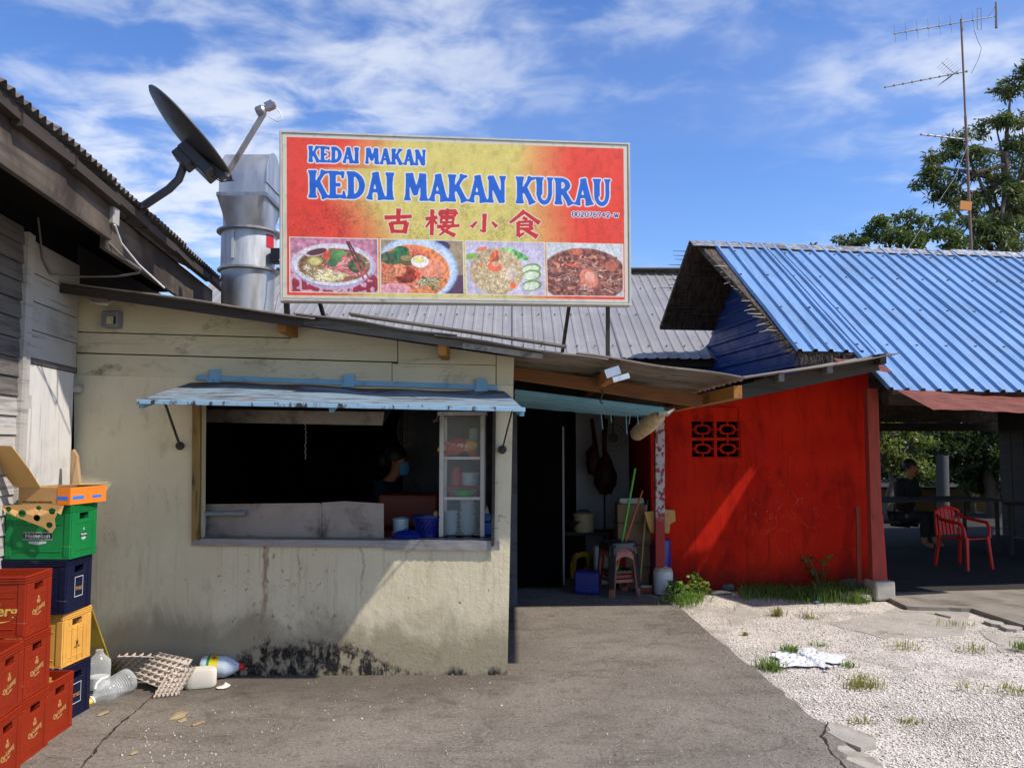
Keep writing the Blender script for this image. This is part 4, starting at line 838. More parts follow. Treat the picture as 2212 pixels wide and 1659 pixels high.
MB().tube([at(285, 462, 5.12), at(330, 432, 5.12), at(365, 409, 5.12), at(386, 388, 5.12), at(396, 362, 5.12), at(398, 332, 5.12)], .026, 12).build('mast_pipe', M['dishgrey'], di, smooth=60)
MB().box(at(412, 350, 5.10), (.10, .06, .07)).box(at(398, 338, 5.12), (.07, .07, .09)).build('clamp', M['dishgrey'], di, bevel=.008)
MB().tube([at(432, 352, 5.09), at(450, 378, 5.09), at(478, 393, 5.08), at(505, 390, 5.07)], .004, 6).build('loop_cable', M['black'], di, smooth=80)
MB().bar(at(235, 500, 5.05), at(310, 456, 5.08), .05, .02).build('mount_arm', M['iron'], di)

# ================================================================== RED STORE
YW = 8.9
red = thing('red_store', 'bright red rendered storeroom with vent blocks and a thin tilted sheet eave', 'building', (1.5, YW, 0))
def rp(px, py): p = at(px, py, YW); return p
rw = MB()
vx0, vx1, vy0, vy1 = 1491, 1601, 907, 990
xl, xr = 1.50, at(1881, 1000, YW).x; A_, B_ = rp(vx0, vy0), rp(vx1, vy1)
zt_l, zt_r = 1.96, 2.33
def rz(x): return zt_l+(zt_r-zt_l)*(x-xl)/(xr-xl)
for (xa, xb, z0, z1a, z1b) in ((xl, A_.x, -.02, rz(xl), rz(A_.x)), (B_.x, xr, -.02, rz(B_.x), rz(xr)), (A_.x, B_.x, A_.z, rz(A_.x), rz(B_.x)), (A_.x, B_.x, -.02, B_.z, B_.z)):
    rw.prism([(xa, YW, z0), (xb, YW, z0), (xb, YW, z1b), (xa, YW, z1a)], (0, .11, 0))
rw.bx((xr-.11, YW+.11, -.02), (xr, 12.1, 2.5)); rw.bx((xl, YW+.11, -.02), (xl+.11, 12.1, 2.2))
rw.build('wall', M['redwall'], red)
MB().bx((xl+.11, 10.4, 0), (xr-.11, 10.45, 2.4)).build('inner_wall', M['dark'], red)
# four perforated vent blocks
bw, bh = (B_.x-A_.x)/2, (A_.z-B_.z)/2
for i in range(2):
    for j in range(2):
        cx, cz = A_.x+bw*(i+.5), B_.z+bh*(j+.5); m = MB(); w2, h2 = bw/2, bh/2; t = .016; y0 = YW+.012; d = .085
        m.bx((cx-w2, y0, cz-h2), (cx+w2, y0+d, cz-h2+t)); m.bx((cx-w2, y0, cz+h2-t), (cx+w2, y0+d, cz+h2)); m.bx((cx-w2, y0, cz-h2+t), (cx-w2+t, y0+d, cz+h2-t)); m.bx((cx+w2-t, y0, cz-h2+t), (cx+w2, y0+d, cz+h2-t))
        oc = []; a, c_ = w2*.62, h2*.50; ch = h2*.25
        ring_o = [(-a, -c_+ch), (-a+ch, -c_), (a-ch, -c_), (a, -c_+ch), (a, c_-ch), (a-ch, c_), (-a+ch, c_), (-a, c_-ch)]; k_ = .72
        vs = []
        for (px, pz), sc in [(p, 1) for p in ring_o]+[(p, 0) for p in ring_o]:
            f = 1.0 if sc else 0.0
            qx = px if sc else math.copysign(max(abs(px)-t*.95, .001), px); qz = pz if sc else math.copysign(max(abs(pz)-t*.95, .001), pz)
            vs.append((cx+qx, y0, cz+qz))
        vs2 = [(x_, y_+d, z_) for x_, y_, z_ in vs]; fs = []
        for e in range(8):
            f_ = (e+1) % 8; fs += [(e, f_, 8+f_, 8+e), (16+e, 24+e, 24+f_, 16+f_), (e, 16+e, 16+f_, f_), (8+e, 8+f_, 24+f_, 24+e)]
        m.add(vs+vs2, fs)
        for s_ in (-1, 1):
            m.bx((cx+s_*a, y0+.002, cz-t/2), (cx+s_*(w2-t), y0+d, cz+t/2)); m.bx((cx-t/2, y0+.002, cz+s_*c_), (cx+t/2, y0+d, cz+s_*(h2-t)))
        m.build('vent_block', M['redwall'], red)
# conduit on the wall
MB().tube([at(1440, 878, YW-.01), at(1590, 881, YW-.01), at(1597, 888, YW-.01), at(1597, 912, YW-.01)], .007, 6).build('conduit', M['redwall'], red)
# eave: thin fibre sheet rising to the right with dark rafter ends
eL, eR = at(1560, 826, 7.26), at(1942, 761, 7.26)
EV = Vector((0, 2.2, .09)); 
eL = eL+(eL-eR)*.155; MB().sheet(eL, eR-eL, EV, 24, 24, lambda a, b_: .010*math.sin(b_*2.2/.146*6.283)+.010*math.sin(a*6), (0, 0, 1), .009).build('eave_sheet', M['asbestos'], red, smooth=50)
MB().bar(eL+Vector((.12, .18, -.105)), eR+Vector((-.12, .18, -.085)), .05, .13).build('eave_beam', M['wood_dark'], red)
for px in (1690, 1795): p = eL.lerp(eR, (px-1501)/441); MB().box(p+Vector((0, .40, -.045)), (.05, .75, .065)).build('rafter_end', M['wood_old'], red)
MB().box(eR+Vector((-.13, .4, -.055)), (.055, .75, .09)).build('rafter_end', M['wood_dark'], red)

# ================================================================== BLUE-ROOFED PAVILION
pav = thing('blue_roofed_pavilion', 'open-sided eating pavilion with a steep blue ribbed metal roof over thatch', 'building', (4.0, 8.5, 0))
TY = .14; s_b = .7526
Ab = at(1721, 759, 8.46)
hd = Vector((-TY, 1, 0)).normalized(); ed_ = Vector((1, TY, 0)).normalized()      # up-slope (plan) and eave direction
VB = (hd+Vector((0, 0, s_b))).normalized(); NBl = ed_.cross(VB).normalized(); NBl = NBl if NBl.z > 0 else -NBl
def uvp(px, py): p = hit(px, py, Ab, NBl)-Ab; return p.dot(ed_), p.dot(VB)
vr = uvp(1720, 533)[1]; ue = uvp(1915, 840)[0]; ve = uvp(1990, 843)[1]
PITCHR = .172
ns = int(math.ceil(ue/ (PITCHR*5))); 
def bsheet(u0, wd, v0, v1, k):
    O = Ab+ed_*u0+VB*v0; return rib_sheet(O, ed_, VB*(v1-v0), NBl, wd, PITCHR, .029, 3, .006, k)
edges_u = [0, .86, ue]; 
bsheet(0, .86+.03, 0, vr, 0).build('roof_sheet', M['blueroof'], pav)
bsheet(.86, ue-.86+.03, -.06, vr, 1).build('roof_sheet', M['blueroof'], pav)
uu = ue; k = 2
while uu < 8.2:
    bsheet(uu, .86+.03, ve+random.uniform(-.015, .015), vr, k).build('roof_sheet', M['blueroof'], pav); uu += .86; k += 1
UL = -.33
m = MB()
for r_, v_ in enumerate((.12, .95, 1.8, 2.5)):
    for i in range(46):
        p = Ab+ed_*(.033+i*PITCHR*1.0)+VB*(v_ if i*PITCHR > ue or v_ > .1 else v_)+NBl*.03
        if i % 2 == r_ % 2: m.box(p, (.022, .022, .014))
m.build('roof_screw', M['screw'], pav)['kind'] = 'stuff'
ridL = Ab+VB*vr+ed_*UL; ridR = Ab+VB*vr+ed_*8.4
VBk = (hd-Vector((0, 0, s_b))).normalized(); NBk = Vector((-NBl.x, -NBl.y, NBl.z))
# ridge capping in lapped, slightly bent lengths
for k in range(7):
    a = UL+.02+k*1.25; p0 = Ab+VB*vr+ed_*a+Vector((0, 0, .035+random.uniform(-.008, .008))); p1 = Ab+VB*vr+ed_*(a+1.30)+Vector((0, 0, .032+random.uniform(-.01, .01)))
    f = -VB*.17; g_ = VBk*.17
    MB().add([p0+f, p1+f, p1, p0, p0+g_, p1+g_], [(0, 1, 2, 3), (3, 2, 5, 4)]).build('ridge_cap', M['steel_old'], pav)
# thatch under the sheets and as the back slope
b = NB('old_thatch'); n = b.noise(1, 6, .7, b.map((40, 6, 6)), .5); n2 = b.noise(1, 4, .6, b.map((3, 3, 22)))
c = b.mix(b.ramp(n, .35, .65), srgb(44, 36, 30), srgb(96, 84, 72)); c = b.mix(b.math('MULTIPLY', b.ramp(n2, .5, .65), .6), c, srgb(24, 20, 18)); b.bump(n, .8, .02); M['thatch'] = b.fin(c, .95)
def slabp(P, nvec, t, name, m): return MB().prism(P, nvec*t).build(name, m, pav)
THP = [Ab+ed_*UL*.55+VB*vr, Ab+ed_*.02+VB*.03, Ab+ed_*(ue+.10)+VB*(-.03), Ab+ed_*(ue+.10)+VB*(ve+.05), Ab+ed_*8.3+VB*(ve+.05), Ab+ed_*8.3+VB*vr]; THP = [p-NBl*.014 for p in THP]; slabp(THP, -NBl, .07, 'thatch', M['thatch'])
LbS = (ridL.z-at(1455, 705, 11.68).z)/(-VBk.z); 
P0 = ridL+ed_*.02-Vector((0, 0, .02))
slabp([P0, P0+VBk*LbS, P0+VBk*LbS+ed_*1.55, P0+VBk*3.75+ed_*1.55, ridR+VBk*3.75, ridR], NBk, .05, 'thatch', M['thatch'])
# courses of the thatch seen from below
for k in range(12):
    a = P0+VBk*(.12+k*LbS/12.5)-NBk*.012; MB().bar(a+ed_*.03, a+ed_*1.3, .018, .014, NBk).build('thatch_course', M['thatch'], pav)
M['straw'] = mat('pale_cane', srgb(186, 170, 146), .8, .3)
for k in range(20):
    t = .12+.75*(k/20)+random.uniform(-.012, .012); p = Ab+VB*(vr*(1-t))+ed_*.03-NBl*random.uniform(.02, .05)
    L = random.uniform(.12, .26); MB().tube([p, p-ed_*L*.6+Vector((0, 0, random.uniform(-.01, .012))), p-ed_*L+Vector((0, 0, random.uniform(-.03, .02)))], [.007, .006, .003], 5).build('cane_end', M['straw'], pav)
for k in range(9):
    t = .06+.5*k/9+random.uniform(-.02, .02); p = P0+VBk*(LbS*t)+ed_*.04; MB().tube([p, p-ed_*random.uniform(.12, .26)], [.006, .003], 5).build('cane_end', M['thatch'], pav)
m = MB()
for k in range(700):
    t = random.random(); p = Ab+VB*(vr*t)+ed_*random.uniform(-.02, .02)-NBl*random.uniform(.0, .07); d = -ed_*random.uniform(.02, .11)*(.6+.8*(1-t))-VB*random.uniform(-.02, .07)+Vector((0, 0, -random.uniform(0, .05))); w_ = VB*random.uniform(.003, .006)
    m.add([p-w_, p+w_, p+d], [(0, 1, 2)])
for k in range(320):
    p = Ab+ed_*random.uniform(0, .55)+VB*random.uniform(-.02, .04)-NBl*random.uniform(0.02, .08); d = Vector((random.uniform(-.03, .03), random.uniform(-.05, .02), -random.uniform(.05, .17))); w_ = ed_*random.uniform(.002, .005); m.add([p-w_, p+w_, p+d], [(0, 1, 2)])
struct(m.build('thatch_fringe', M['thatch'], pav), 'stuff')
# blue gable wall set in from the rake, ribs lying flat
gx = .52
g0 = Ab+ed_*gx+VB*.0; G_lo = 2.33
gv = hd; 
def gp(t, z): p = Ab+ed_*gx+hd*t; return Vector((p.x, p.y, z))
run = vr*math.cos(math.atan(s_b))
m = MB(); nst = 13
for k in range(nst):
    z0 = G_lo+k*.18; 
    for (za, zc, off) in ((z0, z0+.11, 0), (z0+.11, z0+.128, 1), (z0+.128, z0+.162, 2), (z0+.162, z0+.18, 3)):
        o_a = {0: 0, 1: 0, 2: .024, 3: .024}[off]; o_b = {0: 0, 1: .024, 2: .024, 3: 0}[off]
        def ext(z):
            f = max(0, (z-(Ab.z-.02))/s_b); return f-.02 if z > Ab.z-.02 else .0, 2*run-f+.02
        (t0, t1), (t2, t3) = ext(za), ext(zc)
        if t1 <= t0 or t3 <= t2: continue
        m.add([gp(t0, za)-ed_*o_a, gp(t1, za)-ed_*o_a, gp(t3, zc)-ed_*o_b, gp(t2, zc)-ed_*o_b], [(0, 1, 2, 3)])
m.build('gable_cladding', M['bluewall'], pav)
# side boarding added at the far right to darken the pavilion
for k in range(26): MB().bx((8.3+.006*(k % 2), 9.6+k*.17, .02), (8.34+.006*(k % 2), 9.6+k*.17+.165, 2.9)).build('light_block_board', M['wood_dark'], pav)
# posts, beams, rusty skirt
pst = at(1893, 1250, 8.42)
MB().bar((pst.x, 8.42, .16), (pst.x+.012, 8.44, 2.12), .115, .10, (0, 1, 0)).build('post', M['redpost'], pav, bevel=.006)
MB().box((pst.x+.03, 8.42, .085), (.215, .22, .19), rot(0, 0, R(8))).build('post_base', M['slab'], pav, bevel=.02)
MB().bar((pst.x+.125, 8.50, .16), (pst.x+.10, 8.50, .82), .035, .03, (0, 1, 0)).build('red_batten', M['redtrim'], pav)
MB().bar((pst.x-.10, 8.6, .12), (pst.x-.09, 8.6, .9), .04, .03, (0, 1, 0)).build('red_batten', M['redpost'], pav)
for (dx, Y) in ((.2, 11.2), (.05, 13.3), (5.6, 13.6)): MB().bar((pst.x+dx, Y, .02), (pst.x+dx, Y, 2.0+(1.6 if 11 < Y < 13 else 0)), .10, .10, (0, 1, 0)).build('post', M['wood_dark'], pav)
rA, rB = at(1938, 844, 7.95), at(2330, 856, 8.5); rC, rD = at(2016, 885, 7.42), at(2420, 893, 7.9)
MB().sheet(rA, rB-rA, rC-rA, 30, 4, lambda a, b_: .004*math.sin(a*40)+.006*math.sin(a*11), (0, -.3, 1), .003).build('rusty_skirt', M['rustroof'], pav, smooth=40)
MB().bar(rA+Vector((.02, .3, -.05)), rB+Vector((0, .3, -.05)), .10, .14).build('eave_beam', M['wood_dark'], pav)
MB().bar(Vector((3.9, 13.6, 1.83)), Vector((12, 14.7, 1.85)), .1, .14).build('eave_beam', M['wood_dark'], pav)
p = at(1850, 795, 8.1); MB().sheet(at(1800, 774, 8.2), Vector((.45, .05, -.03)), Vector((.02, -.3, -.13)), 6, 2, lambda a, b_: 0.006*math.sin(a*20), (0, 0, 1), .003).build('rusty_flashing', M['rustroof'], pav)
# ================================================================== SMALL THINGS
def text_mesh(txt, size, m, name, parent, Mx, bold=0.0, shear=0.0, ext=.0006, sx=1.0):
    cu = bpy.data.curves.new(name, 'FONT'); cu.body = txt; cu.size = size; cu.align_x = 'CENTER'; cu.align_y = 'CENTER'; cu.offset = bold; cu.shear = shear; cu.extrude = ext; cu.resolution_u = 3
    t = bpy.data.objects.new(name, cu); COL.objects.link(t); bpy.context.view_layer.update()
    me = bpy.data.meshes.new_from_object(t.evaluated_get(bpy.context.evaluated_depsgraph_get())); bpy.data.objects.remove(t); bpy.data.curves.remove(cu)
    me.transform(Matrix.Diagonal((sx, 1, 1, 1))); me.transform(Mx); me.materials.clear(); me.materials.append(m)
    o = bpy.data.objects.new(name, me); COL.objects.link(o); o.parent = parent; return o
FRONT = Matrix.Rotation(R(90), 4, 'X'); SIDE = Matrix.Rotation(R(90), 4, 'Z')@Matrix.Rotation(R(90), 4, 'X')
M['gold'] = mat('gold_print', srgb(206, 168, 76), .6, .15, dirt=srgb(150, 60, 24), dscale=60, dlo=.56, dhi=.66); M['palegold'] = mat('worn_gold_print', srgb(186, 146, 84), .65, .25, dirt=srgb(150, 52, 20), dscale=90, dlo=.5, dhi=.62)
M['silver'] = mat('silver_print', srgb(190, 196, 190), .5, .1); M['logoblack'] = mat('black_print', (.015, .016, .015), .5, .1)
def plastic(name, c, rv=.10):
    b = NB(name); n = b.noise(3, 6, .65); n2 = b.noise(16, 6, .7, None, .5)
    col = b.mix(b.ramp(n, .3, .7), mul(c, .84), mul(c, 1.06)); col = b.mix(b.math('MULTIPLY', b.ramp(n2, .54, .72), .5), col, mul(c, .4)); col = b.mix(b.math('MULTIPLY', b.ramp(b.noise(1, 5, .7, b.map((6, 6, 60), (2, 5, 1)), .8), .62, .72), .35), col, (c[0]*.6+.25, c[1]*.6+.2, c[2]*.6+.16, 1)); col = b.mix(b.math('MULTIPLY', b.rand(), rv), col, mul(c, .5))
    b.bump(b.noise(90, 4, .6), .12, .003); return b.fin(col, b.ramp(n2, .3, .7, .48, .68), 0, .3)
M['cr_red'] = plastic('red_crate_plastic', srgb(146, 38, 4)); M['cr_green'] = plastic('green_crate_plastic', srgb(12, 122, 58)); M['cr_navy'] = plastic('navy_crate_plastic', srgb(12, 15, 48)); M['cr_yel'] = plastic('yellow_crate_plastic', srgb(222, 164, 76))
CW, CD, CH = .37, .28, .298
def wallbox(m, axis, pos, half, hole=True, t=.008, panel=True):
    """one crate wall with a hand hole; axis 'x' -> wall faces x, pos is the outside coordinate"""
    def bxx(a0, a1, z0, z1, o0, o1):
        s = 1 if pos > 0 else -1; p0, p1 = pos-s*o0, pos-s*o1
        if axis == 'x': m.bx((min(p0, p1), a0, z0), (max(p0, p1), a1, z1))
        else: m.bx((a0, min(p0, p1), z0), (a1, max(p0, p1), z1))
    hw = .048; hz0, hz1 = CH-.082, CH-.046
    if hole:
        bxx(-half, -hw, hz0, hz1, 0, t); bxx(hw, half, hz0, hz1, 0, t); bxx(-half, half, .0, hz0, .0, t); bxx(-half, half, hz1, CH, 0, t)
    else: bxx(-half, half, 0, CH, 0, t)
    for k in range(3): bxx(-half-.002, half+.002, CH-.010-k*.0125, CH-.003-k*.0125, -.004, .001)         # rim ribs
    bxx(-half-.003, half+.003, 0.0, .010, -.003, .001)
    bxx(-half+.05, half-.05, .040, .046, -.0025, .001); bxx(-half+.05, half-.05, CH-.105, CH-.100, -.0025, .001)
    if panel:                                                                                              # raised corner posts around the panel
        for s in (-1, 1): bxx(min(s*half, s*(half-.035)), max(s*half, s*(half-.035)), .010, CH-.042, -.0035, .001)
def make_crate(name, label, m, style, group):
    t = thing(name, label, 'crate', (0, 0, 0), group)
    b_ = MB(); hx, hy = CW/2, CD/2
    wallbox(b_, 'y', -hy, hx); wallbox(b_, 'y', hy, hx); wallbox(b_, 'x', hx, hy-.0085); wallbox(b_, 'x', -hx, hy-.0085)
    b_.bx((-hx+.009, -hy+.009, .004), (hx-.009, hy-.009, .012)); b_.build('body', m, t, local=True, bevel=.002)
    d = MB()
    for k in range(1, 4): d.bx((-hx+CW*k/4-.002, -hy+.009, .013), (-hx+CW*k/4+.002, hy-.009, .24))
    for k in range(1, 3): d.bx((-hx+.009, -hy+CD*k/3-.002, .013), (hx-.009, -hy+CD*k/3+.002, .236))
    d.build('divider', m, t, local=True)
    fy, sx_ = Matrix.Translation((0, -hy-.0008, 0)), Matrix.Translation((hx+.0008, 0, 0))
    if style == 'carls':
        T = lambda z: Matrix.Translation((0, -hy-.001, z))
        text_mesh('Carlsberg', .072, M['gold'], 'lettering', t, T(.130)@FRONT, .0016, .12, sx=1.05)
        sw = MB(); pts = [(-.12+.24*i/14, .088+.008*math.sin(i/14*6.0)) for i in range(15)]; sw.prism([(x_, -hy-.0002, z_) for x_, z_ in pts]+[(x_, -hy-.0002, z_-.010*math.sin(math.pi*i/14)-.001) for i, (x_, z_) in reversed(list(enumerate(pts)))], (0, -.001, 0)).build('flourish', M['gold'], t, local=True)
        text_mesh('Carlsberg', .034, M['palegold'], 'lettering', t, Matrix.Translation((hx+.001, 0, .118))@SIDE@Matrix.Rotation(R(14), 4, 'Z'), .0012, .12)
        e = MB(); 
        e.prism([(hx+.0002, y_, z_) for y_, z_ in ((-.014, .146), (.014, .146), (.018, .156), (.012, .166), (.006, .163), (.007, .172), (.010, .178), (0, .186), (-.010, .178), (-.007, .172), (-.006, .163), (-.012, .166), (-.018, .156))], (.001, 0, 0)); e.build('emblem', M['palegold'], t, local=True); e = MB()
        pts = [(-.035+.07*i/10, .092+.010*i/10) for i in range(11)]; e.prism([(hx+.0002, y_, z_) for y_, z_ in pts]+[(hx+.0002, y_, z_-.008*math.sin(math.pi*i/10)-.001) for i, (y_, z_) in reversed(list(enumerate(pts)))], (.001, 0, 0)); e.build('flourish', M['palegold'], t, local=True)
        e2 = MB(); e2.prism([(.055, -hy, .168), (.071, -hy, .168), (.063, -hy, .156)], (0, -.001, 0)); e2.build('emblem', M['gold'], t, local=True)
    if style == 'heine':
        e = MB(); e.prism([(-.078, -hy-.0002, .112), (.078, -hy-.0002, .112), (.083, -hy-.0002, .130), (.078, -hy-.0002, .148), (-.078, -hy-.0002, .148), (-.083, -hy-.0002, .130)], (0, -.0008, 0)); e.build('badge', M['logoblack'], t, local=True); e = MB(); e.prism([(hx+.0002, -.036, .118), (hx+.0002, .036, .118), (hx+.0002, .036, .138), (hx+.0002, -.036, .138)], (.0008, 0, 0)); e.build('badge', M['logoblack'], t, local=True)
        for (x0_, x1_, z_) in ((-.083, .083, .1495), (-.083, .083, .1105)): MB().bx((x0_, -hy-.0014, z_-.0015), (x1_, -hy-.0002, z_+.0015)).build('badge_line', M['silver'], t, local=True)
        text_mesh('Heineken', .036, M['silver'], 'lettering', t, Matrix.Translation((0, -hy-.0018, .130))@FRONT, .0003, 0, sx=1.02)
        text_mesh('Heineken', .0165, M['silver'], 'lettering', t, Matrix.Translation((hx+.0018, 0, .128))@SIDE, .0006)
        st = MB(); pl = [(math.cos(R(90+36*k))*(.010 if k % 2 == 0 else .004), math.sin(R(90+36*k))*(.010 if k % 2 == 0 else .004)) for k in range(10)]; st.prism([(hx+.0002, a, .158+c_) for a, c_ in pl], (.0008, 0, 0)); st.build('star', M['silver'], t, local=True)
        def fret(f):
            top = [(-1+2*i/10, 1.0) for i in range(11)]; bot = [(1-2*i/20, (.1+.5*abs(1-2*i/20))-(.35 if i % 2 else 0)) for i in range(21)]
            return [f(a, c_) for a, c_ in top+bot]
        MB().prism(fret(lambda a, c_: (hx+.0002, a*.022, .096+c_*.016)), (.0008, 0, 0)).build('emblem', M['silver'], t, local=True); MB().prism(fret(lambda a, c_: (a*.05, -hy-.0002, .082+c_*.018)), (0, -.0008, 0)).build('emblem', M['silver'], t, local=True)
    if style == 'mez':
        f = MB(); 
        for (a, c_, e_, g_) in ((-.045, .045, .075, .079), (-.045, .045, .185, .189), (-.045, -.041, .079, .185), (.041, .045, .079, .185)): f.bx((hx+.0002, a, e_), (hx+.001, c_, g_))
        f.build('emblem', M['silver'], t, local=True); text_mesh('mez', .040, M['palegold'], 'lettering', t, Matrix.Translation((hx+.001, 0, .125))@SIDE, .0004)
    if style == 'plain':
        f = MB(); 
        for k in range(4): f.bx((hx, -hy+.03+k*.055, .02), (hx+.005, -hy+.04+k*.055, CH-.09)); f.bx((-hx+.04+k*.08, -hy-.005, .02), (-hx+.052+k*.08, -hy, CH-.09))
        f.build('rib', m, t, local=True); MB().bx((hx+.005, -.006, .10), (hx+.006, .006, .125)).bx((hx+.005, -.028, .09), (hx+.006, .028, .094)).build('emblem', M['wood_dark'], t, local=True)
    return t
def place(t, nr, z, yaw):
    a = R(yaw); off = Vector((CW/2*math.cos(a)-(-CD/2)*math.sin(a), CW/2*math.sin(a)+(-CD/2)*math.cos(a), 0)); t.location = Vector((nr[0], nr[1], z))-off; t.rotation_euler = (0, 0, a)
GR = 'beer crates piled against the timber house'
rc = make_crate('beer_crate', 'x', M['cr_red'], 'carls', GR); first = [rc]
def red_crate(label, nr, z, yaw):
    o = first.pop() if first else copy_tree(rc); o['label'] = label; place(o, nr, z, yaw); return o
red_crate('red beer crate on the ground at the bottom left corner of the picture', (-2.325, 3.78), .0, 8)
red_crate('open red beer crate topping the nearest two-high stack at the left edge', (-2.33, 3.785), .301, 9)
red_crate('bottom red beer crate of the three-high stack', (-2.385, 4.085), .0, 4)
red_crate('middle red beer crate of the three-high stack', (-2.388, 4.09), .301, 5)
red_crate('topmost red beer crate of three, below the green crate, showing big gold lettering', (-2.392, 4.095), .602, 6)
red_crate('single red beer crate holding bottles, in front of the navy and yellow crates', (-2.425, 4.375), .0, 2)
place(make_crate('beer_crate', 'navy blue beer crate at the bottom of the tall stack, on the ground', M['cr_navy'], 'mez', GR), (-2.50, 4.67), 0, -2)
place(make_crate('beer_crate', 'yellow ribbed beer crate between two navy blue crates', M['cr_yel'], 'plain', GR), (-2.515, 4.675), .301, -3)
place(make_crate('beer_crate', 'navy blue beer crate directly under the green crate', M['cr_navy'], 'mez', GR), (-2.50, 4.66), .602, 0)
place(make_crate('beer_crate', 'green beer crate with white lettering under the cardboard box', M['cr_green'], 'heine', GR), (-2.488, 4.665), .903, -1)
# bottles in crates
M['brownglass'] = mat('brown_glass', (.02, .012, .006), .12, .1, bump=0); M['greencan'] = mat('green_can', srgb(24, 140, 60), .3, .1)
def bottle(lbl, p, m='brownglass'):
    t = thing('beer_bottle', lbl, 'bottle', p, 'empty bottles in the crates')
    MB().lathe([(0, 0), (.03, 0), (.031, .01), (.031, .14), (.026, .165), (.0135, .20), (.0125, .245), (.0145, .247), (.0145, .26), (0, .26)], 14).build('glass', M[m], t, smooth=50, local=True)
    MB().lathe([(.0152, .244), (.0155, .262), (0, .264)], 14).build('crown_cap', M['palegold'], t, local=True)
bottle('dark beer bottle at the right in the single red crate', (-2.475, 4.50, .02)); bottle('dark beer bottle at the left in the single red crate', (-2.57, 4.44, .02)); bottle('dark beer bottle behind the other two in the single red crate', (-2.52, 4.56, .02))
MB_ = MB().lathe([(0, 0), (.03, 0), (.033, .006), (.033, .105), (.028, .118), (0, .119)], 18); can = MB_.build('drink_can', M['greencan'], None, smooth=40); can.location = (-2.60, 4.05, .74); tag(can, 'green drink can seen through the hand hole of the topmost red crate', 'can')

# ---- cardboard tray with a raised flap
M['card'] = mat('cardboard', srgb(186, 142, 86), .85, .12, scale=4, bump=.12, bscale=40, stretch=(1, 1, 3)); M['cardin'] = mat('cardboard_pale', srgb(202, 158, 92), .85, .1, scale=3); M['orange'] = mat('orange_print', srgb(232, 124, 28), .7, .1); M['bluepr'] = mat('blue_print', srgb(44, 118, 206), .7, .1)
cb = thing('cardboard_tray', 'open cardboard tray with orange end and raised flap on the green crate', 'box', (-2.625, 4.83, 1.206), None, R(-7))
L_ = MB(); hx, hy, hh = .158, .165, .098
L_.bx((-hx, -hy, 0), (hx, hy, .004)); L_.bx((-hx, -hy, .004), (hx, -hy+.004, hh)); L_.bx((-hx, hy-.004, .004), (hx, hy, hh)); L_.bx((hx-.004, -hy+.004, .004), (hx, hy-.004, hh)); L_.bx((-hx, -hy+.004, .004), (-hx+.004, hy-.004, hh)); L_.build('tray', M['card'], cb, local=True)
MB().bx((hx+.0006, -hy, .002), (hx+.002, hy, hh-.001)).bx((hx-.075, -hy-.002, .002), (hx+.0006, -hy-.0006, hh-.001)).build('end_print', M['orange'], cb, local=True)
MB().bx((hx+.0022, -hy+.02, .030), (hx+.003, -hy+.12, .050)).bx((hx+.0022, .03, .030), (hx+.003, .12, .046)).bx((hx-.075, -hy-.003, .030), (hx-.01, -hy-.0022, .050)).build('end_band', M['bluepr'], cb, local=True)
fl = MB(); P = [(-hx+.0, 0), (-hx+.135, 0), (-hx+.122, .11), (-hx+.09, .235), (-hx-.075, .24), (-hx-.055, .12), (-hx-.03, .01)]
fl.prism([(x_, -hy-.001-.19*z_/.24, hh+z_) for x_, z_ in P], (0, .004, 0)).build('flap', M['cardin'], cb, local=True)
fl = MB(); P = [(-hx+.14, -hy+.05), (hx, -hy+.08), (hx+.01, hy), (-hx+.14, hy)]
fl.prism([(x_, y_, hh+.002+.012*(x_ > 0)) for x_, y_ in P], (0, 0, .004)).build('flap', M['cardin'], cb, local=True)
text_mesh('SUNTAN MALAYSIA / MADE IN MALAYSIA', .0098, mat('brown_ink', srgb(84, 58, 34), .8), 'lettering', cb, Matrix.Translation((-.04, -hy-.0008, .018))@FRONT, .0003)
# ---- perforated cardboard sheet
b_ = thing('perforated_card', 'torn brown card with round holes hanging over the green crate', 'cardboard', (-2.75, 4.6, 1.14))
def pc(px, py): return at(px, py, 4.62 if py > 1105 else 4.64)
P = [(2, 1098), (8, 1092), (38, 1090), (95, 1088), (138, 1092), (132, 1112), (124, 1108), (118, 1122), (120, 1140), (112, 1151), (92, 1138), (60, 1126), (34, 1116), (14, 1108)]
bm = bmesh.new(); outer = [bm.verts.new(pc(*q)) for q in P]; eds = [bm.edges.new((outer[i], outer[(i+1) % len(P)])) for i in range(len(P))]
for (cx, cy, r_) in ((19, 1100, 7), (48, 1109, 9), (80, 1119, 8), (107, 1134, 7.5), (84, 1097, 6), (113, 1104, 8)):
    vv = [bm.verts.new(pc(cx+r_*math.cos(t), cy+r_*math.sin(t)*.9)) for t in [2*math.pi*k/10 for k in range(10)]]; eds += [bm.edges.new((vv[i], vv[(i+1) % 10])) for i in range(10)]
bmesh.ops.triangle_fill(bm, edges=bm.edges[:], use_beauty=True)
me = bpy.data.meshes.new('card'); bm.to_mesh(me); bm.free(); me.transform(Matrix.Translation(-Vector(b_.location))); me.materials.append(M['card']); o = bpy.data.objects.new('card', me); COL.objects.link(o); o.parent = b_; sm = o.modifiers.new('s', 'SOLIDIFY'); sm.thickness = .003
